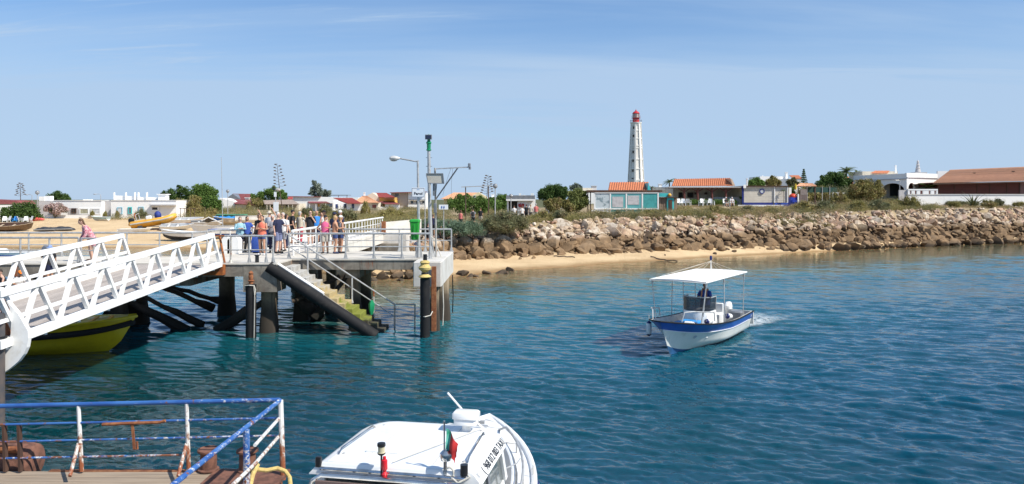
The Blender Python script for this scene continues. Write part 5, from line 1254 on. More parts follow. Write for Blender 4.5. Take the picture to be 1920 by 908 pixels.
tree(43, 413, 106, [(20, 402, 14), (34, 394, 14), (50, 391, 13), (64, 398, 13), (70, 408, 10), (28, 410, 12), (48, 406, 16), (10, 408, 8)], 9000, .22, 'leaf_pine', 'low wide dark green tree on the far left of the beach', seed=1)
tree(110, 405, 150, [(98, 372, 9), (108, 367, 9), (120, 371, 8), (128, 375, 6), (100, 378, 9), (115, 377, 10)], 5000, .26, 'leaf_pine', 'rounded dark tree rising behind the white box chimney', seed=2)
tree(103, 410, 113, [(88, 392, 5), (97, 387, 6), (107, 386, 6), (116, 389, 6), (123, 394, 5), (97, 395, 7), (110, 395, 8)], 4200, .20, 'flower_pink', 'oleander covered in pale pink flowers before the white house', name='oleander', seed=3, trunk=(0, 0, .06), cat='shrub')
tree(330, 412, 140, [(312, 366, 8), (322, 362, 9), (336, 358, 9), (348, 357, 8), (330, 372, 14), (345, 374, 14), (318, 378, 12), (356, 366, 12), (362, 378, 14), (310, 384, 12), (340, 386, 14)], 8000, .25, 'leaf_pine', 'dark brownish green tree left of the tall bright tree', seed=4)
tree(385, 415, 130, [(372, 356, 10), (384, 352, 9), (394, 360, 10), (402, 370, 9), (380, 370, 15), (370, 384, 14), (396, 384, 14), (384, 395, 14), (404, 396, 12), (410, 384, 8), (372, 398, 12)], 14000, .25, 'leaf_bright', 'tall bright green tree left of the thin boat mast', seed=5)
tree(345, 415, 118, [(320, 392, 14), (340, 388, 15), (358, 390, 15), (372, 398, 14), (330, 402, 14), (350, 404, 16), (366, 378, 12), (395, 402, 12)], 9000, .22, 'leaf_olive', 'broad olive bush mass in front of the two tall trees on the left', seed=6, cat='tree')
tree(497, 400, 160, [(478, 371, 7), (490, 368, 9), (503, 362, 9), (515, 360, 9), (526, 364, 8), (512, 372, 12), (534, 370, 7), (492, 378, 9)], 7000, .28, 'leaf_bright', 'spreading green tree behind the lamp with white sign', seed=7)
tree(592, 398, 170, [(590, 343, 5), (596, 350, 7), (588, 354, 6), (600, 358, 7), (586, 362, 7), (597, 365, 8)], 1600, .30, 'leaf_grey', 'thin pale grey green poplar above the white house roofs', seed=8, shell=.2)
tree(614, 398, 172, [(610, 360, 5), (616, 364, 6), (608, 367, 6)], 600, .30, 'leaf_grey', 'small sparse grey tree right of the pale poplar', seed=9, shell=.2)
tree(880, 412, 110, [(848, 382, 11), (862, 376, 11), (878, 378, 12), (895, 380, 12), (912, 384, 11), (930, 386, 10), (870, 390, 14), (900, 392, 14)], 10000, .22, 'leaf_bright', 'green thicket below the orange roofed cream house', seed=10, trunk=(0, 0, .1))
tree(935, 405, 120, [(925, 377, 7), (938, 372, 8), (946, 374, 7), (934, 382, 10), (948, 386, 9)], 3500, .22, 'leaf_bright', 'bright green tree beside the globe street lamp', seed=11)
tree(1036, 402, 86, [(1018, 362, 9), (1030, 357, 11), (1045, 356, 11), (1056, 362, 10), (1028, 368, 13), (1046, 368, 14), (1014, 368, 7), (1038, 378, 12)], 12000, .19, 'leaf_pine', 'dark spiky tree behind the walkers near the middle', seed=12, up=.6, asp=.3)
tree(1080, 402, 84, [(1072, 366, 9), (1084, 362, 9), (1094, 370, 9), (1076, 378, 12), (1090, 380, 11), (1080, 388, 10), (1097, 378, 7)], 7000, .20, 'leaf_light', 'light yellow green tree with slanting trunk beside the teal screen', seed=13, trunk=(0, 0, .13))
tree(1078, 402, 90, [(1072, 352, 5), (1080, 349, 6), (1088, 353, 5), (1080, 358, 7)], 700, .2, 'leaf_grey', 'thin grey treetop rising behind the light green tree', seed=14, shell=.2)
tree(1042, 405, 76, [(1030, 384, 9), (1045, 381, 10), (1060, 384, 9), (1040, 390, 12), (1068, 390, 9)], 6000, .17, 'leaf_olive', 'olive bush under the dark spiky tree', seed=15, cat='bush', name='bush', trunk=(0, 0, .05))
tree(1415, 392, 140, [(1408, 344, 7), (1418, 341, 8), (1428, 345, 7), (1404, 348, 6)], 4000, .24, 'leaf_bright', 'rounded green tree rising behind the grey blue clad building', seed=16)
tree(1448, 392, 145, [(1440, 343, 7), (1450, 339, 8), (1460, 343, 6), (1446, 348, 8)], 3500, .26, 'leaf_olive', 'olive tree in front of the white house with two chimneys', seed=17)
tree(1485, 392, 138, [(1478, 342, 5), (1488, 340, 6), (1496, 346, 5), (1484, 350, 6)], 2500, .24, 'leaf_dark', 'small dark tree left of the yellow folded parasol', seed=18)
tree(1484, 390, 112, [(1482, 356, 5), (1486, 362, 4)], 1600, .16, 'leaf_bright', 'small bright green tree beside the blue clad building corner', seed=19, trunk=(0, 0, .05))
tree(1550, 395, 125, [(1535, 348, 9), (1548, 338, 10), (1560, 332, 10), (1575, 334, 10), (1540, 354, 12), (1560, 348, 15), (1576, 350, 12), (1588, 344, 9), (1528, 356, 7)], 12000, .25, 'leaf_pine', 'dark green tree mass below the palms left of the white villa', seed=20)
tree(1622, 396, 104, [(1600, 357, 11), (1612, 350, 12), (1628, 347, 12), (1642, 352, 11), (1650, 362, 9), (1606, 366, 13), (1624, 362, 16), (1640, 370, 12), (1595, 372, 9), (1615, 378, 12), (1630, 380, 11)], 15000, .19, 'leaf_olive', 'large round olive green tree in front of the white villa', seed=21)
tree(1582, 392, 100, [(1570, 378, 7), (1582, 372, 6), (1592, 380, 6)], 1500, .17, 'leaf_olive', 'thin brownish shrub left of the large round tree', seed=22, cat='shrub', name='shrub', trunk=(0, 0, .04))
# clipped flat topped tree in front of the restaurant
tree(1396, 385, 104, [(1388, 371, 3.2), (1394, 371, 3.6), (1401, 371, 3.6), (1408, 371, 3.4), (1414, 371, 2.8)], 2600, .13, 'leaf_bright', 'clipped mushroom shaped tree by the blue trimmed wall', seed=23, trunk=(0, 0, .12), flat=.8)
# hedge in front of the restaurant terrace
hk = P(1325, 376, 103); hg = crown_mesh('hedge', [(x, 0, .35, .42) for x in np.linspace(-4.6, 3.9, 22)], 7000, .12, M['leaf_bright'], 31, .2, .4, 1.0)
o = linkmesh('hedge', hg, None, (hk.x, 103, 4.35)); tag(o, 'long clipped hedge along the restaurant terrace behind white chairs', 'hedge')
hg2 = crown_mesh('hedge', [(x, 0, .25, .35) for x in np.linspace(-2.0, 2.0, 12)], 3000, .11, M['leaf_dark'], 32)
o = linkmesh('hedge', hg2, None, (P(1805, 392, 101).x, 101, gz(55, 101))); tag(o, 'low dark hedge at the foot of the long white wall', 'hedge')

# Norfolk pine with tiers
def norfolk(px, py0, py1, Y, label):
    b = P(px, py1, Y); b.z = gz(b.x, Y); Ht = P(px, py0, Y).z - b.z; t = thing('norfolk_pine', label, 'tree', b)
    MB().tube([(0, 0, 0), (0, 0, Ht)], [.16, .03], 8).build('trunk', M['bark'], t, local=True)
    r = np.random.default_rng(2); Ps = []
    for i in range(11):
        z = Ht * (.35 + .62 * i / 10); L = (1 - i / 11.5) * Ht * .17
        for a in np.linspace(0, 2 * PI, 7)[:-1]:
            u = r.random(60) ** .7 * L; Ps.append(np.stack([np.cos(a + i) * u, np.sin(a + i) * u, z + u * .25 + r.normal(0, .06, 60)], 1))
    V, F = leaves(np.concatenate(Ps), 0, .24, r, .2, .35); linkmesh('crown', npmesh('crown', V, F, M['leaf_pine']), t)
norfolk(1507, 317, 350, 165, 'tall narrow tiered conifer against the sky left of the villa')
def palm(px, pyc, pyb, Y, L, label, nf=16, mt='leaf_palm', trunkr=.13, droop=.9, seed=0, cat='palm', name='palm_tree'):
    c = P(px, pyc, Y); b = Vector((c.x, Y, gz(c.x, Y))); t = thing(name, label, cat, b); Hc = max(c.z - b.z, .2); rd_ = random.Random(seed)
    MB().tube([(0, 0, 0), (.05, 0, Hc * .5), (0, 0, Hc)], [trunkr * 1.3, trunkr, trunkr], 8).build('trunk', M['bark'], t, local=True)
    for k in range(nf):
        a = k * 2.4 + rd_.uniform(-.2, .2); el = rd_.uniform(-.1, 1.2); mb = MB(); pts = []
        for i in range(9):
            u = i / 8 * L; pts.append(Vector((math.cos(a) * u * math.cos(el * (1 - i / 12)), math.sin(a) * u * math.cos(el * (1 - i / 12)), Hc + u * math.sin(el) - droop * (u / L) ** 2 * L * .55)))
        for i in range(1, 9):
            p = pts[i]; d = (pts[i] - pts[i - 1]).normalized(); s = d.cross(Vector((0, 0, 1))).normalized(); w = L * .22 * math.sin(PI * min(1, i / 9 + .12))
            for sg in (-1, 1):
                for jj in (0, .5):
                    q = pts[i - 1].lerp(p, jj + .25); tip = q + s * sg * w + d * w * .6 - Vector((0, 0, w * .35)); mb.add([q - d * .05 * L, q + d * .02 * L, tip], [(0, 1, 2)])
        mb.tube(pts, .02, 4); mb.build('frond', M[mt], t, local=True, smooth=0)
    return t
palm(1255, 341, 372, 150, 1.6, 'palm tree rising left of the restaurant orange roof', seed=1)
palm(1587, 322, 360, 128, 1.9, 'leafy palm on top of the trees left of the villa, tallest', 20, seed=2)
palm(1568, 327, 360, 127, 1.5, 'palm left of the tallest palm near the villa', 14, seed=3)
palm(1606, 325, 360, 129, 1.4, 'small ragged palm right of the tallest palm near the villa', 10, seed=4)
palm(1222, 352, 372, 150, .8, 'tiny palm top just right of the red roofed cafe', 10, seed=5)
palm(1741, 352, 384, 110, 1.9, 'low feathery palm behind the white perforated wall', 16, seed=6, trunkr=.2)
palm(1469, 357, 388, 102, .35, 'tiny thin palm in front of the blue trimmed wall', 10, seed=7, trunkr=.03)
def agave(px, pyb, Y, L, label, n=26, seed=1, up=1.0, mt='leaf_agave'):
    b = P(px, pyb, Y); b.z = gz(b.x, Y); t = thing('agave', label, 'plant', b); rd_ = random.Random(seed)
    for k in range(n):
        a = k * 2.4; el = (.35 + 1.1 * (k / n)) * up; l = L * rd_.uniform(.75, 1.1); w = L * .055; mb = MB(); rs = []
        for i in range(6):
            u = i / 5; r_ = l * u; ww = w * (1 - u) ** .7 * (1 if i else .8)
            c = Vector((math.cos(a) * r_ * math.cos(el - u * .25), math.sin(a) * r_ * math.cos(el - u * .25), r_ * math.sin(el - u * .25) + .05)); s = Vector((-math.sin(a), math.cos(a), 0)) * ww
            rs.append([c - s, c + Vector((0, 0, -.02)), c + s, c + Vector((0, 0, .02))])
        mb.loft(rs).build('leaf', M[mt], t, local=True, smooth=0)
agave(1824, 383, 97.5, 2.2, 'large spiky agave in front of the long white wall')
agave(1683, 376, 106, 1.2, 'yellowish spiky plant beside the villa archway', 16, 2, 1.1, 'leaf_light')
def agave_stalk(px, py0, pyb, Y, label, lean=0, w=1.0, dark=True):
    b = P(px, pyb, Y); b.z = gz(b.x, Y); H = P(px, py0, Y).z - b.z; t = thing('agave_flower_stalk', label, 'plant', b)
    MB().tube([(lean * 0, 0, 0), (lean * .6, 0, H * .5), (lean, 0, H)], [.09, .06, .02], 6).build('stalk', M['bark'], t, local=True)
    for k in range(15):
        u = .52 + .47 * k / 15; z = H * u; L = w * (1.15 - .8 * (u - .52) / .48); sg = 1 if k % 2 else -1; x0 = lean * u
        mb = MB().tube([(x0, 0, z), (x0 + sg * L * .6, .1 * ((k % 3) - 1), z - .02), (x0 + sg * L, .2 * ((k % 3) - 1), z + .12)], [.03, .02, .02], 5); mb.ell((x0 + sg * L, .2 * ((k % 3) - 1), z + .17), .24, .24, .10, 8, 4); mb.build('branch', M['bark'], t, local=True)
agave_stalk(531, 306, 402, 130, 'tall agave flower stalk behind the lamp with white sign', lean=-1.1, w=.85)
agave_stalk(910, 328, 402, 125, 'leaning agave flower stalk near the wooden pole frame', lean=.5, w=.8)
agave_stalk(39, 343, 402, 150, 'thin agave flower stalk at the far left above the houses', lean=-.1, w=.75)

# ================================================================== buildings
def X_(px, Y): return (px - 960) / FP * Y
def Z_(py, Y): return CZ - (py - HZ) / FP * Y
def wbox(root, name, px0, px1, py0, py1, Y, depth, mt, z0=None):
    z = z0 if z0 is not None else Z_(py1, Y)
    return MB().span(X_(px0, Y), X_(px1, Y), Y, Y + depth, z, Z_(py0, Y)).build(name, mt, root, smooth=0)
def window(root, px0, px1, py0, py1, Y, frame, pane, fw=.07, bars=0, name='window'):
    x0, x1, z0, z1 = X_(px0, Y), X_(px1, Y), Z_(py1, Y), Z_(py0, Y)
    m = MB(); m.span(x0, x1, Y - .07, Y + .02, z1 - fw, z1).span(x0, x1, Y - .07, Y + .02, z0, z0 + fw).span(x0, x0 + fw, Y - .07, Y + .02, z0 + fw, z1 - fw).span(x1 - fw, x1, Y - .07, Y + .02, z0 + fw, z1 - fw)
    for i in range(bars): xm = x0 + (x1 - x0) * (i + 1) / (bars + 1); m.span(xm - fw * .35, xm + fw * .35, Y - .06, Y + .02, z0 + fw, z1 - fw)
    w = m.build(name, frame, root, smooth=0)
    MB().span(x0 + fw * .5, x1 - fw * .5, Y - .03, Y + .01, z0 + fw * .5, z1 - fw * .5).build('pane', pane, w, smooth=0); return w
def ribbed(root, name, c, n, amp, mt, thick=.08):
    """corrugated roof plane: c = four corners eave-left, eave-right, ridge-right, ridge-left"""
    a, b, c2, d = map(Vector, c); nrm = (b - a).cross(d - a).normalized(); top = []; mb = MB(); lo, hi_ = [], []
    for i in range(2 * n + 1):
        t = i / (2 * n); up = nrm * (amp if i % 2 else 0); lo.append(a.lerp(b, t) + up); hi_.append(d.lerp(c2, t) + up)
    v = lo + hi_ + [p - nrm * thick for p in lo] + [p - nrm * thick for p in hi_]; k = len(lo)
    fs = [(i, i + 1, k + i + 1, k + i) for i in range(k - 1)] + [(2 * k + i + 1, 2 * k + i, 3 * k + i, 3 * k + i + 1) for i in range(k - 1)] + [(i + 1, i, 2 * k + i, 2 * k + i + 1) for i in range(k - 1)] + [(k + i, k + i + 1, 3 * k + i + 1, 3 * k + i) for i in range(k - 1)]
    fs += [(0, k, 3 * k, 2 * k), (k - 1, 3 * k - 1, 4 * k - 1, 2 * k - 1)]
    return mb.add(v, fs).build(name, mt, root, smooth=0)
def bld(name, label, px, Y, cat='house'):
    x = X_(px, Y); return thing(name, label, cat, (x, Y, gz(x, Y)))
def gnd(px, Y): return gz(X_(px, Y), Y) - .3
def chimney(root, px, w, py0, py1, Y, mt=None, cap=True):
    mt = mt or M['wall_white']; x = X_(px, Y); k = w * Y / FP
    mb = MB().span(x - k / 2, x + k / 2, Y, Y + k, Z_(py1, Y), Z_(py0, Y) - .1)
    if cap: mb.span(x - k * .65, x + k * .65, Y - k * .15, Y + k * 1.15, Z_(py0, Y) - .1, Z_(py0, Y))
    return mb.build('chimney', mt, root, smooth=0)
W_ = M['wall_white']
blue_frame = mat('pale blue frame', (.22, .50, .62), .5); dkwin = M['dark_glass']; olive_sh = mat('olive shutter', (.40, .38, .26), .6); white_sh = mat('white shutter', (.70, .70, .69), .5)
# far left pieces
b = bld('white_house', 'white house cut by the left edge with a brownish red roof', -20, 116)
wbox(b, 'wall', -90, 17, 385, 0, 116, 6, W_, gnd(0, 116)); MB().prism([(X_(-90, 116), Z_(384, 116)), (X_(21, 116), Z_(383, 116)), (X_(14, 116), Z_(376.5, 116)), (X_(-90, 116), Z_(372, 116))], (0, 118, 0), (1, 0, 0), (0, 0, 1), (0, 4, 0)).build('roof', M['roof_maroon'], b, smooth=0)
# house 2
b = bld('white_house', 'long white flat roofed house with shuttered openings behind the pink oleander', 135, 116)
wbox(b, 'shade_toned_wing', 72, 99.8, 377.5, 0, 116.5, 6, M['wall_grey'], gnd(90, 116)); wbox(b, 'wall', 100, 190, 376.5, 0, 115, 9, W_, gnd(140, 115))  # grey of the left wing is shade put into its colour
wbox(b, 'roof_edge', 99.5, 190.5, 375.6, 376.4, 114.9, 9.2, M['wall_white'])
wbox(b, 'porch_recess', 128, 146, 390, 403, 114.93, .06, M['wall_grey']); window(b, 134, 143, 391, 399.5, 114.9, M['wood_dark'], dkwin, .09, 1)
window(b, 149, 167, 390.5, 402.5, 114.96, M['wall_white'], olive_sh, .16); window(b, 170, 188.5, 390.5, 402.5, 114.96, M['wall_white'], white_sh, .16)
wbox(b, 'garden_wall', 84, 190, 403.5, 0, 113.4, .2, W_, gnd(140, 113))
chimney(b, 78, 10, 367.5, 377, 119, W_, False); chimney(b, 89.5, 10, 366.5, 377, 118, W_, False); chimney(b, 159, 7, 373, 377, 121, W_, False); chimney(b, 168, 6, 373, 377, 121, W_, False)
# house 3
b = bld('white_house', 'white house with three pale blue window frames and a white roof pergola', 260, 114)
wbox(b, 'shade_toned_side', 190.3, 207.8, 376.8, 0, 116, 6, M['wall_grey'], gnd(200, 116)); wbox(b, 'wall', 208, 331, 376.2, 0, 114, 8, W_, gnd(260, 114)); wbox(b, 'roof_edge', 207.5, 331, 375.4, 376.1, 113.9, 8, W_)  # left side of this white house is toned grey in place of shade
window(b, 219.5, 229.5, 389, 402, 113.97, blue_frame, white_sh, .10); window(b, 240, 247.5, 388.5, 401, 113.97, M['teal_bright'], M['grey_plastic'], .12); window(b, 259.5, 269.5, 388, 401, 113.97, blue_frame, white_sh, .10)
window(b, 283, 298, 386.5, 396, 113.97, M['wall_white'], M['dark'], .2); MB().span(X_(283, 114), X_(331, 114), 113.3, 113.95, Z_(385.5, 114), Z_(383.6, 114)).build('canopy_slab', M['wall_grey'], b, smooth=0)
MB().prism([(X_(213, 117), Z_(375.3, 117)), (X_(262, 117), Z_(375.3, 117)), (X_(262, 117), Z_(369, 117)), (X_(213, 117), Z_(366.5, 117))], (0, 117, 0), (1, 0, 0), (0, 0, 1), (0, .2, 0)).build('roof_screen', W_, b, smooth=0)
for px in (214, 236, 253, 259.5, 275.5): MB().span(X_(px - 1, 116.8), X_(px + 1, 116.8), 116.7, 116.95, Z_(375, 117), Z_(361, 117)).build('roof_fin', W_, b, smooth=0)
wbox(b, 'roof_ledge', 262.3, 297, 370, 375.2, 117, 2, W_); chimney(b, 303.5, 14, 364, 375.2, 116, W_)
# distant village row
b = bld('grey_white_house', 'plain grey white house wall right of the tall bright tree', 425, 150)
MB().prism([(X_(412, 150), gnd(420, 150)), (X_(440, 150), gnd(440, 150)), (X_(440, 150), Z_(378, 150)), (X_(424, 150), Z_(374, 150)), (X_(412, 150), Z_(371.5, 150))], (0, 150, 0), (1, 0, 0), (0, 0, 1), (0, 5, 0)).build('wall', M['wall_white'], b, smooth=0)
b = bld('maroon_roofed_house', 'house with dark gable and maroon roof, the upper of two behind the masts', 455, 165)
MB().prism([(X_(427, 165), gnd(440, 165)), (X_(452, 165), gnd(440, 165)), (X_(452, 165), Z_(374, 165)), (X_(436, 165), Z_(364, 165)), (X_(427, 165), Z_(370, 165))], (0, 165, 0), (1, 0, 0), (0, 0, 1), (0, 5, 0)).build('gable_wall', M['grey_plastic'], b, smooth=0)
ribbed(b, 'roof', [(X_(452, 165), 164.9, Z_(374, 165)), (X_(487, 165), 164.9, Z_(374, 165)), (X_(474, 169), 169, Z_(364, 169)), (X_(436, 169), 169, Z_(363.5, 169))], 14, .05, M['roof_maroon'])
wbox(b, 'wall', 452.3, 485, 374.6, 0, 165.2, 4, M['wall_cream'], gnd(470, 165))
b = bld('maroon_roofed_house', 'low cream house with maroon roof and dark red door near the lamp post', 460, 150)
ribbed(b, 'roof', [(X_(440, 149), 149, Z_(382, 149)), (X_(480, 149), 149, Z_(384.5, 149)), (X_(476, 154), 154, Z_(375, 154)), (X_(434, 154), 154, Z_(374, 154))], 14, .05, M['roof_maroon'])
wbox(b, 'wall', 441, 479, 383.5, 0, 149.5, 5, M['wall_cream'], gnd(460, 150)); window(b, 461, 467, 385, 393.5, 149.45, M['wall_cream'], M['wood_red'], .08, name='door')
MB().span(X_(448, 153), X_(487, 153), 152.6, 153.2, Z_(378.2, 153), Z_(376.6, 153)).build('white_eave', W_, b, smooth=0); chimney(b, 463, 7, 370.5, 374, 158)
b = bld('beige_house', 'long low beige house with weathered roof and posts behind the people', 525, 148)
wbox(b, 'wall', 499, 560, 382, 0, 149, 5, M['wall_cream'], gnd(530, 148)); ribbed(b, 'roof', [(X_(496, 147.5), 147.5, Z_(383, 147.5)), (X_(562, 147.5), 147.5, Z_(383, 147.5)), (X_(548, 154), 154, Z_(374.5, 154)), (X_(493, 154), 154, Z_(376, 154))], 22, .05, M['fibro'])
for px in (500, 506, 540, 548, 558): MB().span(X_(px, 147.6), X_(px + 1.2, 147.6), 147.55, 147.7, gnd(px, 148), Z_(382.5, 147.6)).build('veranda_post', M['wall_cream'], b, smooth=0)
window(b, 508, 513, 384, 393, 148.95, M['wood_dark'], M['dark'], .08, name='door'); window(b, 536, 541, 384, 391, 148.95, M['wood_dark'], dkwin, .08)
b = bld('grey_white_house', 'wide grey white building with thin dark roof line above the awning house', 585, 160)
MB().prism([(X_(549, 160), gnd(560, 160)), (X_(640, 160), gnd(600, 160)), (X_(640, 160), Z_(371, 160)), (X_(600, 160), Z_(369.5, 160)), (X_(549, 160), Z_(369, 160))], (0, 160, 0), (1, 0, 0), (0, 0, 1), (0, 6, 0)).build('wall', M['wall_white'], b, smooth=0)
MB().bar((X_(540, 159.8), 160, Z_(368.6, 160)), (X_(601, 159.8), 160, Z_(369.3, 160)), .8, .14).build('roof_edge', M['roof_maroon'], b, smooth=0)
ribbed(b, 'roof', [(X_(535, 162), 162, Z_(374, 162)), (X_(549, 162), 162, Z_(374, 162)), (X_(549, 164), 164, Z_(369, 164)), (X_(542, 164), 164, Z_(369, 164))], 4, .05, M['roof_red'])
b = bld('terrace_roof', 'distant white roof terrace with a thin dark canopy above the houses', 633, 190)
wbox(b, 'wall', 612, 672, 370.5, 0, 190, 6, W_, 2.5); MB().span(X_(616, 190), X_(652, 190), 190, 194, Z_(366.9, 190), Z_(365.6, 190)).build('canopy', M['grey_plastic'], b, smooth=0)
for px in (618, 634, 650): MB().span(X_(px, 190), X_(px + 1, 190), 190, 190.2, Z_(371, 190), Z_(366.8, 190)).build('post', M['grey_plastic'], b, smooth=0)
b = bld('white_house', 'white house with reddish awning, orange shutter and blue window', 600, 142)
wbox(b, 'wall', 576, 626, 377, 0, 143, 6, W_, gnd(600, 142)); ribbed(b, 'awning', [(X_(579, 141), 141, Z_(380.8, 141)), (X_(619, 141), 141, Z_(381, 141)), (X_(612, 143), 143, Z_(378, 143)), (X_(577, 143), 143, Z_(378, 143))], 14, .03, M['roof_maroon'])
window(b, 595.5, 600.5, 382, 388.5, 142.97, W_, M['yellow_tube'], .06); window(b, 602.5, 607, 384, 393, 142.97, W_, M['grey_plastic'], .06, name='door'); window(b, 612.5, 623.5, 381.5, 388.5, 142.97, M['wood_dark'], mat('blue panes', (.08, .14, .25), .2), .08, 2)
for px in (580, 592, 611): MB().span(X_(px, 141.2), X_(px + 1, 141.2), 141.1, 141.2, gnd(px, 141), Z_(380.6, 141)).build('awning_post', W_, b, smooth=0)
b = bld('red_roofed_house', 'white house with bright red sloping roof and dark blue doors', 655, 144)
ribbed(b, 'roof', [(X_(652, 143.5), 143.5, Z_(381.5, 143.5)), (X_(679.5, 143.5), 143.5, Z_(382, 143.5)), (X_(661, 149), 149, Z_(371.5, 149)), (X_(625, 149), 149, Z_(371.2, 149))], 14, .05, M['roof_red'])
MB().prism([(X_(625, 144.2), gnd(640, 144)), (X_(679, 144.2), gnd(670, 144)), (X_(679, 144.2), Z_(382.5, 144.2)), (X_(650, 144.2), Z_(382, 144.2)), (X_(625, 144.2), Z_(376, 144.2))], (0, 144.2, 0), (1, 0, 0), (0, 0, 1), (0, 4, 0)).build('wall', W_, b, smooth=0)
for px in (629, 645, 659.5): window(b, px, px + 4.5, 383 if px < 640 else 382.5, 391, 144.17, mat('dark blue door', (.02, .04, .15), .4), M['dark'] if px == 645 else mat('dark blue door', (.02, .04, .15), .4), .08, name='door')
b = bld('orange_roofed_house', 'house with pale orange hipped roof between the red and the yellow houses', 688, 146)
Ya = 146; ap = (X_(684, 150), 150, Z_(367.5, 150)); e = [(X_(662, Ya), Ya, Z_(379.8, Ya)), (X_(712, Ya), Ya, Z_(380.3, Ya)), (X_(708, 155), 155, Z_(379, 155)), (X_(664, 155), 155, Z_(379, 155))]
ribbed(b, 'roof', [e[0], e[1], (ap[0] + .4, ap[1], ap[2]), (ap[0] - .4, ap[1], ap[2])], 16, .05, M['terracotta_pale']); MB().add([e[1], e[2], e[3], e[0], ap], [(0, 1, 4), (1, 2, 4), (2, 3, 4)]).build('roof_hips', M['terracotta_pale'], b, smooth=0)
wbox(b, 'wall', 665, 709, 380, 0, Ya + .6, 6, M['wall_cream'], gnd(690, 146)); window(b, 697, 706.5, 383, 392, Ya + .55, M['wall_cream'], M['roof_maroon'], .1); chimney(b, 683, 3, 361, 368, 149.5)
b = bld('yellow_house', 'yellow house with red roof and cream gable in the village row', 718, 152)
ribbed(b, 'roof', [(X_(711, 151.6), 151.6, Z_(370, 151.6)), (X_(741.5, 151.6), 151.6, Z_(370.2, 151.6)), (X_(725, 157), 157, Z_(362, 157)), (X_(700, 157), 157, Z_(361.8, 157))], 12, .05, M['roof_red'])
wbox(b, 'wall', 711.5, 740, 370.6, 0, 152, 5, M['wall_yellow'], gnd(725, 152)); MB().prism([(X_(690, 152.3), gnd(700, 152)), (X_(711.2, 152.3), gnd(700, 152)), (X_(711.2, 152.3), Z_(370, 152.3)), (X_(698, 152.3), Z_(361.5, 152.3)), (X_(689, 152.3), Z_(366.5, 152.3))], (0, 152.3, 0), (1, 0, 0), (0, 0, 1), (0, 4, 0)).build('gable_wall', M['wall_cream'], b, smooth=0)
ribbed(b, 'awning', [(X_(722, 148), 148, Z_(382.6, 148)), (X_(750, 148), 148, Z_(382.8, 148)), (X_(737, 151.8), 151.8, Z_(377.8, 151.8)), (X_(708, 151.8), 151.8, Z_(377.8, 151.8))], 10, .03, M['roof_maroon'])
wbox(b, 'front_wall', 722, 749, 383.3, 0, 148.3, .2, W_, gnd(735, 148)); wbox(b, 'front_wall', 709, 721.7, 388, 0, 148.3, .2, W_, gnd(735, 148)); MB().span(X_(722, 151), X_(748, 151), 149.5, 151.9, Z_(373.8, 151), Z_(372.9, 151)).build('balcony', M['roof_maroon'], b, smooth=0)
b = bld('modern_house', 'modern white two storey house behind the Farol sign, grey side wall on its left', 765, 155)
MB().prism([(X_(733, 156), gnd(740, 156)), (X_(765, 156), gnd(740, 156)), (X_(765, 156), Z_(361, 156)), (X_(744, 156), Z_(360, 156)), (X_(733, 156), Z_(362.5, 156))], (0, 156, 0), (1, 0, 0), (0, 0, 1), (0, 8, 0)).build('side_wall', M['wall_grey'], b, smooth=0)
wbox(b, 'wall', 765.3, 798, 361.5, 0, 155.5, 8, W_, gnd(780, 155)); MB().bar((X_(731, 155), 155.4, Z_(361.5, 155)), (X_(800, 155), 155.4, Z_(360, 155)), 1.2, .14).build('roof_edge', M['roof_maroon'], b, smooth=0)
window(b, 741, 747.5, 363.5, 368, 155.95, M['grey_plastic'], dkwin, .08); MB().span(X_(766, 154.6), X_(798, 154.6), 154.2, 155.4, Z_(375.2, 154.6), Z_(374.2, 154.6)).build('balcony_slab', M['grey_plastic'], b, smooth=0)
window(b, 769, 776, 376, 383, 155.45, W_, dkwin, .1); window(b, 779, 787, 376, 383, 155.45, W_, dkwin, .1); window(b, 791, 797, 376, 383, 155.45, W_, dkwin, .1); wbox(b, 'balcony_wall', 765, 798, 384, 389, 154.3, .2, W_)
b = bld('orange_roofed_house', 'cream house with orange roof and small gable window under the crossed pole frame', 872, 150)
ribbed(b, 'roof', [(X_(826, 149.5), 149.5, Z_(373, 149.5)), (X_(886, 149.5), 149.5, Z_(373, 149.5)), (X_(898, 155), 155, Z_(361.5, 155)), (X_(850, 155), 155, Z_(361.5, 155))], 20, .05, M['terracotta_pale'])
MB().prism([(X_(880, 150), gnd(880, 150)), (X_(912, 150), gnd(880, 150)), (X_(912, 150), Z_(369, 150)), (X_(897, 150), Z_(360.5, 150)), (X_(882, 150), Z_(369, 150))], (0, 150, 0), (1, 0, 0), (0, 0, 1), (0, 5, 0)).build('gable_wall', mat('pale yellow render', (.72, .62, .38), .8), b, smooth=0)
wbox(b, 'wall', 832, 879.7, 373.4, 0, 150.3, 4, mat('pale yellow render', (.72, .62, .38), .8), gnd(860, 150)); window(b, 888, 892, 366, 371, 149.95, W_, dkwin, .07)
b = bld('white_house', 'far white building pieces above the green trees beside the globe lamp', 930, 200)
wbox(b, 'wall', 912, 1004, 370, 0, 200, 6, W_, 2.5)
for px, w, t in ((924, 5, 364), (975, 4, 363), (982, 6, 366), (998, 5, 363)): chimney(b, px, w, t, 370.2, 201, W_)
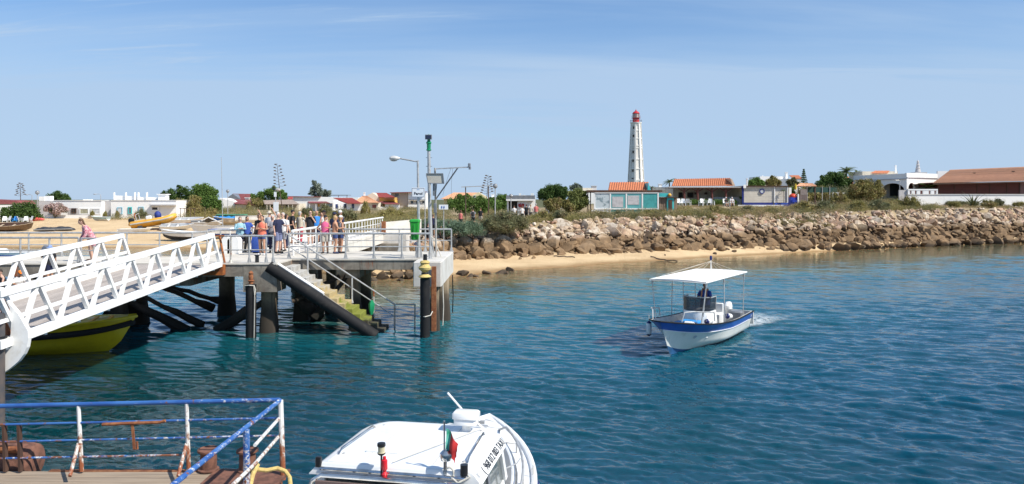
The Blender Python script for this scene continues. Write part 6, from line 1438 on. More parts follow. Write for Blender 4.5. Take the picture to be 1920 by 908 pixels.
# kiosk
b = bld('kiosk', 'white kiosk with grey roof, dark opening and red lettered panel behind the walkers', 978, 93, 'kiosk')
zk = gnd(978, 93); wbox(b, 'wall', 970, 1003, 374, 0, 93, 5, W_, zk); wbox(b, 'side_wall', 950.5, 954, 374, 0, 93, 5, W_, zk); wbox(b, 'opening', 954.2, 969.8, 377, 0, 93.6, 4, M['dark'], zk)
MB().span(X_(949, 92.6), X_(1003, 92.6), 92.4, 98.5, Z_(373.8, 92.6), Z_(366.5, 92.6)).build('roof', M['grey_plastic'], b, smooth=0); MB().span(X_(949, 92.5), X_(1003, 92.5), 92.3, 92.39, Z_(376.5, 92.5), Z_(373.9, 92.5)).build('fascia', W_, b, smooth=0)
wbox(b, 'panel', 970, 989, 376.5, 390, 92.9, .08, M['sign_white'])
rm = MB(); rd_ = random.Random(3)
for i in range(7): rm.box((X_(972.5 + i * 1.6, 92.86), 92.86, Z_(385 + (i % 2) * .8, 92.86)), (.09, .03, .32 + .1 * (i % 3)))
tag(rm.build('red_lettering', M['red_paint'], b, smooth=0), kind='stuff')
# far white building behind the teal cafe
b = bld('white_house', 'distant white block with roof boxes behind the left end of the teal cafe', 1095, 190)
wbox(b, 'wall', 1074, 1142, 358, 0, 190, 8, W_, 3); wbox(b, 'upper_wall', 1082, 1110, 352.5, 357.8, 191, 5, M['wall_cream']); chimney(b, 1080, 7, 349, 357.8, 190.5, W_); chimney(b, 1114, 9, 348.5, 357.8, 192, M['wall_grey'])
b = bld('grey_roofed_house', 'distant grey roofed white house between the two orange roofed restaurants', 1238, 180)
wbox(b, 'wall', 1222, 1262, 358, 0, 180, 8, W_, 3); MB().prism([(X_(1218, 180), Z_(357.8, 180)), (X_(1264, 180), Z_(357.8, 180)), (X_(1258, 180), Z_(351, 180)), (X_(1224, 180), Z_(351, 180))], (0, 179.5, 0), (1, 0, 0), (0, 0, 1), (0, 7, 0)).build('roof', mat('grey roof', (.28, .29, .28), .8), b, smooth=0)
chimney(b, 1238, 6, 345, 351.2, 181, W_)

# teal cafe with screens
Yc = 84.0; zc = gz(X_(1170, Yc), Yc)
b = bld('cafe', 'small cafe with red tiled roof behind a turquoise glazed screen', 1170, 88, 'cafe')
Yr = 90.0; ribbed(b, 'roof', [(X_(1140, Yr), Yr, Z_(358.5, Yr)), (X_(1214, Yr), Yr, Z_(358.5, Yr)), (X_(1216, Yr + 3.2), Yr + 3.2, Z_(342, Yr + 3.2)), (X_(1143, Yr + 3.2), Yr + 3.2, Z_(342.5, Yr + 3.2))], 17, .09, M['terracotta'])
MB().prism([(X_(1214.2, Yr), Z_(358, Yr)), (X_(1221, Yr), Z_(358, Yr)), (X_(1216, Yr), Z_(343, Yr))], (0, Yr + .1, 0), (1, 0, 0), (0, 0, 1), (0, 3, 0)).build('gable_end', M['teal_bright'], b, smooth=0)
wbox(b, 'wall', 1143, 1213, 359, 0, Yr + .4, 4, M['wall_white'], gnd(1180, Yr))
MB().span(X_(1101, Yc), X_(1237, Yc), Yc - .3, Yc + 5, Z_(361, Yc), Z_(357.8, Yc) - .02).build('canopy_roof', M['wood_dark'], b, smooth=0)
MB().span(X_(1099, Yc), X_(1240, Yc), Yc - .5, Yc - .32, Z_(360.3, Yc), Z_(356.8, Yc)).build('canopy_beam', M['wood_dark'], b, smooth=0)
for px in (1102, 1107, 1123): MB().span(X_(px - .8, Yc), X_(px + .8, Yc), Yc - .2, Yc - .08, zc, Z_(361, Yc)).build('canopy_post', M['wood_dark'], b, smooth=0)
sc_ = thing('glazed_screen', 'turquoise and white framed windbreak of four panels around the cafe terrace', 'screen', (X_(1175, Yc), Yc, zc))
cols = [1115, 1144.5, 1174.5, 1204.5, 1234]
tglass = mat('turquoise glass', (.13, .38, .38), .12, (.10, .32, .33), .8); pic = mat('pale printed panel', (.50, .55, .56), .3, (.22, .28, .30), 1.1, .50, .56)
for i, (a, c_) in enumerate(zip(cols[:-1], cols[1:])):
    yf_ = Yc - .6
    pl = wbox(sc_, 'glass_panel', a + 1, c_ - 1, 362.5, 391, yf_, .04, [pic, tglass, tglass, mat('turquoise screen', (.06, .33, .32), .5)][i]); wbox(sc_, 'kick_board', a + 1, c_ - 1, 393, 400.5 if i else 402, yf_, .05, M['teal'] if i else M['wall_white'])
    if i in (1, 2): wbox(sc_, 'paper_cover', a + 3.5 - (i - 1) * 1, a + 24, 369 - (i - 1) * 2, 389 - (i - 1) * 5, yf_ - .03, .02, mat('paper', (.52, .50, .50), .8))
for px in cols: wbox(sc_, 'frame_post', px - 1.3, px + 1.3, 361.5, 402, Yc - .64, .1, M['white_paint'])
wbox(sc_, 'frame_rail', 1115, 1234, 361.2, 362.6, Yc - .67, .1, M['white_paint']); wbox(sc_, 'frame_rail', 1115, 1234, 390.6, 392.8, Yc - .67, .1, M['white_paint'])
wbox(sc_, 'low_wall', 1109, 1120, 394, 403, Yc - 1.0, .25, W_)
hb_ = bld('wooden_hut', 'grey plank hut with a turquoise door frame at the right of the glazed screen', 1252, 85, 'hut')
for i in range(8): wbox(hb_, 'plank', 1236 + i * 4.3, 1239.9 + i * 4.3, 370.5 - (i % 2) * .3, 394, 84.6 + (0.03 if i % 2 else 0), .06, mat('grey brown plank', (.26, .19, .14), .85, (.2, .14, .1), 3, stretch=(2, 2, .2), obj_var=.2))
wbox(hb_, 'body', 1236, 1270, 371, 0, 84.75, 2.5, M['wood_dark'], gnd(1250, 85)); wbox(hb_, 'door_frame', 1250.5, 1263.5, 371.5, 396, 84.5, .05, M['teal_bright']); wbox(hb_, 'door', 1253.5, 1260.5, 375, 395, 84.44, .05, M['wood_dark'])
wbox(hb_, 'turquoise_awning', 1236, 1254, 362.5, 369.5, 84.9, 1.2, M['teal_bright']); wbox(hb_, 'roof_plank', 1235, 1271, 369.8, 370.6, 84.3, 2.6, M['wood_dark'])
tag(MB().ell((X_(1255.5, 84.8), 84.8, Z_(366, 84.8)), .22, .2, .2).build('orange_lifebuoy', M['yellow_tube']), 'small orange rounded object on top of the plank hut', 'float')
# big restaurant
Yg = 107.0; b = bld('restaurant', 'open fronted restaurant with long orange ribbed roof and red brown posts', 1320, 110, 'restaurant')
ribbed(b, 'roof', [(X_(1259, Yg), Yg, Z_(349.3, Yg)), (X_(1374, Yg), Yg, Z_(348.5, Yg)), (X_(1369, Yg + 3), Yg + 3, Z_(334.5, Yg + 3)), (X_(1264, Yg + 3), Yg + 3, Z_(336.5, Yg + 3))], 30, .10, M['terracotta'])
MB().prism([(X_(1374.3, Yg), Z_(348.5, Yg)), (X_(1379, Yg), Z_(348.5, Yg)), (X_(1373, Yg), Z_(336, Yg)), (X_(1370, Yg), Z_(334.6, Yg))], (0, Yg + .1, 0), (1, 0, 0), (0, 0, 1), (0, 3.2, 0)).build('gable_end', mat('cream tile end', (.62, .44, .3), .8), b, smooth=0)
MB().span(X_(1253, Yg - 4), X_(1394, Yg - 4), Yg - 4.3, Yg + 1, Z_(352.8, Yg - 4), Z_(350.3, Yg - 4)).build('veranda_roof', mat('pale veranda roof', (.62, .60, .55), .7), b, smooth=0)
MB().span(X_(1252, Yg - 4), X_(1394, Yg - 4), Yg - 4.45, Yg - 4.31, Z_(353.2, Yg - 4), Z_(351.8, Yg - 4)).build('fascia', M['wood_dark'], b, smooth=0)
wbox(b, 'back_wall', 1262, 1394, 352, 0, Yg + 1.2, 6, M['wall_cream'], gnd(1320, Yg)); wbox(b, 'low_wall', 1330, 1394, 370, 0, Yg - 3.2, .2, mat('grey rendered wall', (.45, .44, .42), .8), gnd(1350, Yg))
for px in (1283, 1308, 1335, 1361):
    x = X_(px, Yg - 4); MB().cyl((x, Yg - 4, gnd(px, Yg)), (x, Yg - 4, Z_(353, Yg - 4)), .16, .14).bar((x - .8, Yg - 4, Z_(353.6, Yg - 4)), (x, Yg - 4, Z_(360, Yg - 4)), .12, .12).bar((x + .8, Yg - 4, Z_(353.6, Yg - 4)), (x, Yg - 4, Z_(360, Yg - 4)), .12, .12).build('post', M['wood_red'], b)
for p in ((1272, 1280, 361, 371), (1289, 1300, 361, 371), (1302, 1306, 361, 365), (1321, 1326, 361, 365)): window(b, *p, Yg + 1.15, M['wood_dark'], M['dark'], .1)
wbox(b, 'blue_pillar', 1392, 1394.4, 349.5, 0, Yg - 4.6, .3, mat('dark blue paint', (.02, .035, .22), .5), gnd(1394, Yg))
dk_blue = mat('dark blue paint', (.02, .035, .22), .5)
b = bld('clad_building', 'cream sided low building with a round dark blue framed window', 1435, 106, 'building')
for i in range(8): wbox(b, 'siding_board', 1395, 1477, 350.5 + i * 3.7, 350.5 + (i + 1) * 3.7 - .15, Yg - 4.6 + (i % 2) * .01, .1, mat('cream siding', (.62, .57, .48), .7, (.56, .51, .43), 1.2, obj_var=.05))
wbox(b, 'body', 1395, 1477, 350, 0, Yg - 4.4, 6, M['wall_cream'], gnd(1430, Yg)); MB().span(X_(1393, Yg - 4.7), X_(1479, Yg - 4.7), Yg - 4.9, Yg + 1.6, Z_(350, Yg - 4.7), Z_(348.6, Yg - 4.7)).build('roof_edge', M['wood_dark'], b, smooth=0)
wbox(b, 'skirting', 1395, 1450, 380.2, 0, Yg - 4.68, .07, dk_blue, gnd(1430, Yg)); x, z = X_(1429, Yg - 4.7), Z_(359, Yg - 4.7)
MB().tube([(x + .30 * math.cos(t), Yg - 4.7, z + .30 * math.sin(t)) for t in np.linspace(0, 2 * PI, 20, endpoint=False)], .06, 6, closed=True).build('window_ring', dk_blue, b)
MB().cyl((x, Yg - 4.7, z), (x, Yg - 4.64, z), .28, .28, 16).build('round_pane', mat('pale pane', (.5, .52, .52), .15), b)
for px in (1452.5, 1477): wbox(b, 'downpipe', px - .8, px + .8, 350.6, 0, Yg - 4.75, .12, M['white_paint'], gnd(px, Yg))
wbox(b, 'parapet', 1394, 1399, 346.5, 353, Yg - 5.0, .08, M['white_paint']); chimney(b, 1401, 2.5, 334.5, 348.5, Yg - 2, M['white_paint']); wbox(b, 'gate_box', 1480, 1484, 352, 0, Yg - 4, .3, M['white_paint'], gnd(1480, Yg))
t = bld('blue_low_wall', 'low dark blue wall beside the clad building', 1470, 101, 'wall'); wbox(t, 'wall', 1453, 1489, 380.5, 0, 101, .3, mat('mid blue paint', (.03, .08, .4), .5), gnd(1470, 101))
t = bld('white_low_wall', 'long low white kerb wall in front of the terrace', 1420, 99, 'wall'); wbox(t, 'wall', 1384, 1470, 384.5, 0, 99, .25, W_, gnd(1430, 99))
t = bld('blue_container', 'blue container with a red rounded top by the dark enclosure', 1489, 99, 'container')
wbox(t, 'body', 1482.5, 1495, 370, 0, 98.5, .9, mat('royal blue paint', (.02, .05, .4), .5), gnd(1489, 98)); xx0 = X_(1489, 98.5); MB().ell((xx0, 98.95, Z_(369, 98.5)), .5, .5, .42).build('top', mat('orange red plastic', (.62, .06, .02), .5), t)
t = bld('white_gate_post', 'slim white post between the blue container and the dark enclosure', 1497, 98, 'post'); wbox(t, 'post', 1496, 1498, 364, 0, 98, .15, W_, gnd(1497, 98))
t = bld('plank_enclosure', 'dark brown plank enclosure right of the blue container', 1506, 98, 'enclosure')
for i in range(3): wbox(t, 'board', 1499 + i * 5, 1503.8 + i * 5, 366, 0, 98 + i * .01, .1, mat('dull mauve plank', (.16, .12, .11), .8, obj_var=.2), gnd(1505, 98))
wbox(t, 'upper_panel', 1501, 1513, 355, 365.7, 98.2, .08, mat('faded panel', (.25, .2, .18), .8))
t = bld('tiled_pergola', 'small pergola with pale terracotta roof right of the clad building', 1512, 112, 'pergola')
ribbed(t, 'roof', [(X_(1492, 110), 110, Z_(349, 110)), (X_(1532, 110), 110, Z_(349, 110)), (X_(1524, 113), 113, Z_(344, 113)), (X_(1500, 113), 113, Z_(344, 113))], 12, .06, M['terracotta_pale'])
for px in (1496, 1511, 1528): wbox(t, 'post', px, px + 1.5, 349.5, 0, 110.3, .15, M['wood_dark'], gnd(px, 110))
t = bld('folded_parasol', 'folded yellow parasol standing by the pergola', 1492, 100, 'parasol')
x = X_(1492, 100); MB().loft([[(x + r_ * math.cos(a), 100 + r_ * math.sin(a), Z_(py, 100)) for a in np.linspace(0, 2 * PI, 8, endpoint=False)] for py, r_ in ((356, .13), (352, .16), (347, .10), (344, .02))]).build('canopy', mat('yellow canvas', (.72, .50, .03), .7), t); MB().cyl((x, 100, gnd(1492, 100)), (x, 100, Z_(355, 100)), .025, .025, 6).build('pole', M['galv'], t)
t = bld('net_fence', 'fence of dark green netting in front of the trees left of the villa', 1540, 112, 'fence')
for i, px in enumerate((1514, 1528, 1542, 1556)): wbox(t, 'net_panel', px, px + 13.6, 351 + i * .3, 361, 112, .05, mat('green net', (.02, .07, .055), .8)); wbox(t, 'post', px - .5, px + .5, 350, 0, 111.9, .08, M['galv'], gnd(px, 112))
t = bld('garden_wall', 'low pale wall below the green net fence', 1580, 108, 'wall'); wbox(t, 'wall', 1562, 1592, 361, 0, 108, .25, W_, gnd(1580, 108))
# white houses behind
b = bld('white_house', 'plain white two storey house rising behind the trees with a chimney at its right', 1450, 175)
wbox(b, 'wall', 1425, 1476, 331, 0, 175, 8, W_, 4); wbox(b, 'balcony', 1419, 1424.6, 337, 342, 175, 4, M['wall_grey']); chimney(b, 1475, 4, 323, 350, 174.7); chimney(b, 1430, 2, 329.6, 331.2, 177)
b = bld('white_house', 'small white house with orange gable roof beside the tall conifer', 1492, 170)
wbox(b, 'wall', 1479, 1503, 335, 0, 170, 5, W_, 4); ribbed(b, 'roof', [(X_(1487, 169.8), 169.8, Z_(335, 170)), (X_(1504, 169.8), 169.8, Z_(335, 170)), (X_(1498, 173), 173, Z_(329, 173)), (X_(1480, 173), 173, Z_(329, 173))], 8, .06, M['terracotta'])
b = bld('orange_roofed_house', 'house with bright orange roof tucked left of the villa', 1587, 140)
wbox(b, 'wall', 1574, 1602, 344, 0, 140.3, 5, M['wall_cream'], gnd(1587, 140)); ribbed(b, 'roof', [(X_(1581, 140), 140, Z_(344.5, 140)), (X_(1603, 140), 140, Z_(344.5, 140)), (X_(1600, 144), 144, Z_(332, 144)), (X_(1571, 144), 144, Z_(332, 144))], 10, .07, M['terracotta']); chimney(b, 1583, 3, 323, 333, 143)
# the villa: corner towards the camera
b = bld('villa', 'white villa with arched veranda and parapet roof, ornate chimney on top', 1690, 118)
C0 = Vector((X_(1700, 113), 113, 0)); Lf = Vector((X_(1600, 124), 124, 0)); Rt = Vector((X_(1758, 117), 117, 0)); zg = 4.3
def wallseg(a, c_, z0, z1, name, th=.3, hole=None, mt=W_):
    """straight wall a->c_ with optional arch holes [(t0, t1, ztop)] open to the ground"""
    u = (c_ - a); L = u.length; u = u.normalized(); nb_ = Vector((-u.y, u.x, 0)); nb_ = nb_ if nb_.y > 0 else -nb_
    poly = [(0, z0)]
    for t0, t1, zt_, zb_ in (hole or []):
        x0, x1 = t0 * L, t1 * L; r = (x1 - x0) / 2; rise = min(r, (zt_ - zb_) * .35)
        poly += [(x0, z0), (x0, zt_ - rise)] + [((x0 + x1) / 2 - r * math.cos(s_), zt_ - rise + rise * math.sin(s_)) for s_ in np.linspace(0, PI, 9)[1:-1]] + [(x1, zt_ - rise), (x1, z0)]
    poly += [(L, z0), (L, z1), (0, z1)]
    return MB().prism(poly, (a.x, a.y, 0), u, (0, 0, 1), nb_ * th).build(name, mt, b, smooth=0)
wallseg(C0, Lf, zg, Z_(325.5, 113), 'veranda_wall', .3, [(.04, .46, Z_(343.5, 115), zg)])
wallseg(C0 + Vector((.02, .0, 0)), Rt, zg, Z_(324.5, 113), 'front_wall', .3, [(.05, .26, Z_(343, 113.5), zg)])
def lines(a, c_, z, nm): u = (c_ - a).normalized(); nb_ = Vector((-u.y, u.x, 0)); nb_ = nb_ if nb_.y < 0 else -nb_; return MB().bar(Vector((a.x, a.y, z)) + nb_ * .06, Vector((c_.x, c_.y, z)) + nb_ * .06, .12, .14).build(nm, M['wall_grey'], b, smooth=0)
lines(C0, Lf, Z_(335.5, 113), 'string_course'); lines(C0, Rt, Z_(333, 113), 'string_course')
inn = C0 + Vector((-.3, 3.4, 0)); MB().span(X_(1606, 121), X_(1702, 119), 119, 119.3, zg, 8).build('inner_wall', M['wall_cream'], b, smooth=0)
window(b, 1668.5, 1686, 345, 368, 118.9, M['dark'], dkwin, .12, name='door')
MB().add([(Lf.x, Lf.y + .4, 8.2), (C0.x, C0.y + .4, 8.2), (Rt.x, Rt.y + .4, 8.2), (Rt.x - 6, Rt.y + 14, 8.2), (Lf.x, Lf.y + 10, 8.2)], [(0, 1, 2, 3, 4)]).build('roof_terrace', W_, b, smooth=0)
MB().span(C0.x + 1.2, Rt.x - .5, 117.6, 118, zg, 8).build('inner_wall', M['dark'], b, smooth=0)
wbox(b, 'upper_floor', 1617, 1683, 321.5, 0, 124.5, 5, M['wall_cream'], 8); ribbed(b, 'awning', [(X_(1632, 122), 122, Z_(324.8, 122)), (X_(1664, 122), 122, Z_(325, 122)), (X_(1668, 124.4), 124.4, Z_(320.5, 124.4)), (X_(1640, 124.4), 124.4, Z_(320.5, 124.4))], 10, .05, M['terracotta'])
chimney(b, 1680, 2.4, 310, 325, 120); xq, zq = X_(1723, 119), Z_(324.5, 119)
MB().span(xq - .8, xq + 1.1, 118.6, 120.2, zq - .6, zq + .1).lathe((xq, 119.3, zq + .1), [(.42, 0), (.34, .5), (.3, .55), (.36, .65), (.27, .75), (.24, 1.15), (.3, 1.2), (.2, 1.3), (.16, 1.65), (.2, 1.7), (.05, 1.95)], 10).build('ornate_chimney', M['wall_grey'], b)
t = bld('perforated_wall', 'white garden wall pierced by five square openings beside the villa', 1725, 104, 'wall')
zt_, zb2 = Z_(355.5, 104), Z_(366, 104); xs_p = [1702.5, 1706, 1709.5, 1715.5, 1719.5, 1725.5, 1731, 1741.5, 1745.5, 1752, 1756, 1758.5]
for i in range(0, 12, 2): MB().span(X_(xs_p[i], 104), X_(xs_p[i + 1], 104), 104, 104.25, zb2, zt_).build('pier', W_, t, smooth=0)
wbox(t, 'coping', 1702.5, 1758.5, 354.6, 357.3, 103.97, .3, W_); wbox(t, 'base', 1702.5, 1758.5, 364.5, 0, 103.98, .3, W_, gnd(1725, 104)); wbox(t, 'side_wall', 1686, 1702.3, 356.5, 0, 104.2, .25, M['wall_grey'], gnd(1690, 104))
wbox(t, 'dark_behind', 1704, 1758, 357.5, 364.4, 105.5, .1, M['wood_red'])
t = bld('long_white_wall', 'long low white wall in front of the brown boarded building', 1830, 101, 'wall')
for a, c_ in ((1703, 1770), (1770.3, 1850), (1850.3, 1960)): wbox(t, 'wall_section', a, c_, 365, 0, 101.3, .25, W_, gnd(1800, 101))
wbox(t, 'coping', 1703, 1960, 364.2, 365, 101.2, .4, W_)
b = bld('brown_building', 'large brown boarded building under a wide tiled roof at the right edge', 1850, 112, 'building')
Yw = 109.0
for i in range(10): wbox(b, 'wall_board', 1759, 1912.5, 342 + i * 2.45, 342 + (i + 1) * 2.45 - .12, Yw + (i % 2) * .012, .1, M['wood_red'])
for px in (1759, 1790, 1832, 1856, 1888, 1911.5): wbox(b, 'upright', px - .5, px + .8, 342, 0, Yw - .05, .06, M['wood_dark'], gnd(1850, 108))
wbox(b, 'wall', 1759.5, 1990, 342, 0, Yw + .13, 12, M['wood_red'], gnd(1850, 108)); wbox(b, 'end_wall', 1913, 1990, 341, 0, Yw - .02, .1, mat('mauve boards', (.22, .12, .11), .7), gnd(1930, 108))
# tiled roof in courses
e0, e1 = Vector((X_(1749, 107.6), 107.6, Z_(344, 107.6))), Vector((X_(2000, 107.6), 107.6, Z_(338.5, 107.6))); r0, r1 = Vector((X_(1781, 116), 116, Z_(320, 116))), Vector((X_(2000, 116), 116, Z_(311, 116)))
for i in range(13):
    t0, t1 = i / 13, (i + 1) / 13 + .02; a, c_, d_, e_ = e0.lerp(r0, t0), e1.lerp(r1, t0), e1.lerp(r1, t1), e0.lerp(r0, t1); n_ = (c_ - a).cross(e_ - a).normalized(); up = n_ * .09
    ribbed(b, 'tile_course', [a + up, c_ + up, d_, e_], 60, .05, M['roof_brown'], .06)
MB().add([e0, r0, r0 + Vector((4, 6, -2)), e0 + Vector((.2, 16, 0))], [(0, 1, 2, 3)]).build('roof_hip', M['roof_brown'], b, smooth=0)
MB().tube([r0, r1], .12, 8).build('ridge', M['roof_brown'], b); MB().bar(e0 - Vector((0, .05, .08)), e1 - Vector((0, .05, .08)), .12, .16).build('fascia', M['wood_dark'], b, smooth=0)
wbox(b, 'white_gable', 1758, 1783, 321, 341, 121, .3, W_)
for px, py in ((1827, 324), (1900, 321)): MB().box((X_(px, 113), 113, Z_(py, 113) - .1), (.3, .3, .25)).build('roof_vent', M['wood_dark'], b, smooth=0)

# ================================================================== lighthouse
LY = 355.0; s_ = LY / FP; lh = thing('lighthouse', 'tall white ribbed lighthouse tower with a red lantern room', 'lighthouse', (X_(1192.5, LY), LY, 3))
lx0 = X_(1192.5, LY); zT, zB = Z_(231, LY), 3.0; rB, rT = 4.35, 2.35
def orad(z): return rB + (rT - rB) * (z - zB) / (zT - zB)
def octo(z, r, a0=R(22.5 + 8)): return [(lx0 + r * math.cos(a0 + k * PI / 4), LY + r * math.sin(a0 + k * PI / 4), z) for k in range(8)]
lw = mat('lighthouse white', (.80, .77, .72), .7, (.66, .62, .56), .25, .4, .75)
MB().loft([octo(zB, rB - .28), octo(zT, rT - .22)]).build('tower', mat('lighthouse recess', (.80, .76, .70), .8, (.70, .66, .60), .2), lh, smooth=0)
for k in range(8):
    a = Vector(octo(zB, rB - .05)[k]); c_ = Vector(octo(zT, rT - .05)[k]); rad = (a - Vector((lx0, LY, a.z))).normalized()
    MB().bar(a, c_, .72, .40, up=rad).build('corner_rib', lw, lh, smooth=0)
for py in (338, 317, 299, 278, 273.5, 260, 245, 234.5):
    z = Z_(py, LY); MB().loft([octo(z - .3, orad(z)), octo(z + .3, orad(z))]).build('band', lw, lh, smooth=0)
fa = Vector((math.cos(R(22.5 + 8) + 5 * PI / 4 - PI / 8 + PI / 4), math.sin(R(22.5 + 8) + 5 * PI / 4 - PI / 8 + PI / 4), 0))
for py in (240, 255.5, 285.5, 302, 320.5, 336.5):
    z = Z_(py, LY); best = None
    ra = min([R(30.5) + k * PI / 4 + PI / 8 for k in range(8)], key=lambda t_: abs(((t_ - R(243)) + PI) % (2 * PI) - PI)); r_ = (orad(z) - .2) * math.cos(PI / 8)
    n_ = Vector((math.cos(ra), math.sin(ra), 0)); t2 = Vector((-n_.y, n_.x, 0)); c_ = Vector((lx0, LY, z)) + n_ * (r_ + .05)
    w = MB().obox(c_, t2 * .95, n_ * .2, (0, 0, 1.3)).build('window', mat('lighthouse window surround', (.42, .36, .30), .8), lh, smooth=0); MB().obox(c_ + n_ * .08, t2 * .6, n_ * .12, (0, 0, .95)).build('pane', M['dark'], w, smooth=0)
zg2 = zT
MB().lathe((lx0, LY, zg2), [(rT - .2, -1.2), (rT + .35, -.2), (rT + .45, 0), (rT + .45, .25), (rT, .26)], 20).build('gallery', lw, lh, smooth=30)
gr_ = MB().tube([(lx0 + (rT + .4) * math.cos(a), LY + (rT + .4) * math.sin(a), zg2 + 1.3) for a in np.linspace(0, 2 * PI, 20, endpoint=False)], .07, 5, closed=True)
for a in np.linspace(0, 2 * PI, 16, endpoint=False): gr_.cyl((lx0 + (rT + .4) * math.cos(a), LY + (rT + .4) * math.sin(a), zg2 + .2), (lx0 + (rT + .4) * math.cos(a), LY + (rT + .4) * math.sin(a), zg2 + 1.3), .05, .05, 5)
gr_.build('gallery_railing', M['grey_plastic'], lh)
z1, z2, z3 = Z_(221.5, LY), Z_(213.5, LY), Z_(206.2, LY)
MB().cyl((lx0, LY, zg2 + .25), (lx0, LY, z1), 1.62, 1.62, 20).build('lantern_base', M['red_paint'], lh); MB().cyl((lx0, LY, z1), (lx0, LY, z2), 1.45, 1.45, 16).build('lantern_glass', M['lantern_glass'], lh)
lb = MB()
for a in np.linspace(0, 2 * PI, 8, endpoint=False): lb.cyl((lx0 + 1.55 * math.cos(a), LY + 1.55 * math.sin(a), z1), (lx0 + 1.55 * math.cos(a), LY + 1.55 * math.sin(a), z2), .09, .09, 5)
lb.tube([(lx0 + 2.2 * math.cos(a), LY + 2.2 * math.sin(a), z1 + .9) for a in np.linspace(0, 2 * PI, 16, endpoint=False)], .06, 5, closed=True)
lb.lathe((lx0, LY, z1 - .1), [(1.6, 0), (2.25, .05), (2.25, .2), (1.6, .22)], 16); lb.build('lantern_bars', mat('lantern red grey', (.35, .12, .11), .5), lh)
MB().lathe((lx0, LY, z2), [(1.75, 0), (1.75, .15), (1.5, .5), (1.0, 1.0), (.4, 1.3), (.3, 1.55), (.34, 1.7), (.12, 1.95)], 18).build('dome', M['red_paint'], lh)
MB().cyl((lx0, LY, z2 + 1.9), (lx0, LY, z3 + .6), .05, .03, 5).build('lightning_rod', M['grey_plastic'], lh)

# ================================================================== lamps, poles and signs
def pole(root, p, q, r, m='galv', name='pole', r2=None): return MB().cyl(p, q, r, r2 or r * .8, 10).build(name, M[m], root)
# street lamp with the name sign, on the pier
b = Vector((X_(785, 30.6), 30.6, D)); sl_ = thing('street_lamp', 'grey curved arm street lamp on the pier carrying the Farol sign', 'street lamp', b)
MB().add([b + Vector(v) for v in ((-.17, -.03, 0), (.17, -.03, 0), (.17, .03, 0), (-.17, .03, 0), (-.06, -.03, .7), (.06, -.03, .7), (.06, .03, .7), (-.06, .03, .7))], [(0, 1, 5, 4), (1, 2, 6, 5), (2, 3, 7, 6), (3, 0, 4, 7)]).build('base_fins', M['galv'], sl_, smooth=0)
topz = Z_(302, 30.6); MB().tube([b, b + Vector((-.0, 0, 1.6)), (b.x - .04, 30.6, topz)], [.068, .06, .04], 12).build('pole', M['galv'], sl_)
MB().tube([(b.x + .0, 30.6, topz), (b.x - .12, 30.6, topz - .02), (X_(748, 30.6), 30.6, Z_(297, 30.6))], .03, 8).build('arm', M['galv'], sl_)
hx, hz = X_(741, 30.6), Z_(297, 30.6)
MB().loft([[(hx + dx, 30.6 + w * math.cos(t), hz + .0 + h_ * math.sin(t)) for t in np.linspace(0, 2 * PI, 10, endpoint=False)] for dx, w, h_ in ((.2, .03, .03), (.12, .09, .07), (-.02, .14, .11), (-.16, .14, .10), (-.23, .07, .05))]).build('lamp_head', mat('lamp shell', (.58, .58, .56), .4), sl_)
MB().ell((hx - .06, 30.6, hz - .08), .14, .10, .05).build('lamp_glass', M['lantern_glass'], sl_)
Ys_ = 30.50; x0, x1, z0, z1 = X_(772, Ys_), X_(796.5, Ys_), Z_(370, Ys_), Z_(352, Ys_)
sg = MB().bbox(((x0 + x1) / 2, Ys_, (z0 + z1) / 2), (x1 - x0, .03, z1 - z0), 0, .004).build('name_sign', M['sign_white'], sl_, smooth=0)
cxs, czs = (x0 + x1) / 2, (z0 + z1) / 2
flat_text('Farol', .155, M['ink'], sg, Matrix.Translation(Vector((cxs, Ys_ - .018, czs - .05)) - wloc(sg)) @ Matrix.Rotation(R(90), 4, 'X'), 'sign_text', .002, .004, 1.12)['kind'] = 'stuff'
ic = MB()
for i in (-1, 0, 1): ic.box((cxs + i * .04, Ys_ - .018, czs + .115 + (.01 if i == 0 else 0)), (.025, .005, .028))
tag(ic.build('sign_emblem', mat('pale sign blue', (.2, .38, .62), .5), sg, smooth=0), kind='stuff')
fm = MB(); fw = .012
for a, c_ in (((x0 + .02, z0 + .02), (x1 - .02, z0 + .02)), ((x1 - .02, z0 + .02), (x1 - .02, z1 - .02)), ((x1 - .02, z1 - .02), (x0 + .02, z1 - .02)), ((x0 + .02, z1 - .02), (x0 + .02, z0 + .02))): fm.bar((a[0], Ys_ - .019, a[1]), (c_[0], Ys_ - .019, c_[1]), .006, fw)
tag(fm.build('sign_border', mat('sign grey edge', (.25, .27, .3), .5), sg, smooth=0), kind='stuff')
# bin
bx = X_(778, 30.35); by = 30.35; bn = thing('litter_bin', 'bright green litter bin hanging on the lamp post on the pier', 'litter bin', (bx, by, Z_(450, by)))
z0, z1 = Z_(450, by), Z_(414, by)
MB().loft([[(bx + a * w, by + c_ * w, z) for a, c_ in ((-1, -.75), (-.75, -1), (.75, -1), (1, -.75), (1, .75), (.75, 1), (-.75, 1), (-1, .75))] for z, w in ((z0, .12), (z0 + .04, .145), (z1 - .12, .185), (z1 - .04, .20))]).build('body', M['bin_green'], bn)
MB().loft([[(bx + a * w, by + c_ * w, z) for a, c_ in ((-1, -.75), (-.75, -1), (.75, -1), (1, -.75), (1, .75), (.75, 1), (-.75, 1), (-1, .75))] for z, w in ((z1 - .04, .215), (z1 + .02, .205), (z1 + .06, .15))]).build('lid', M['bin_green'], bn)
MB().bbox((bx, by - .19, z1 - .45), (.07, .02, .6), 0, .005).build('front_rib', M['bin_green'], bn)
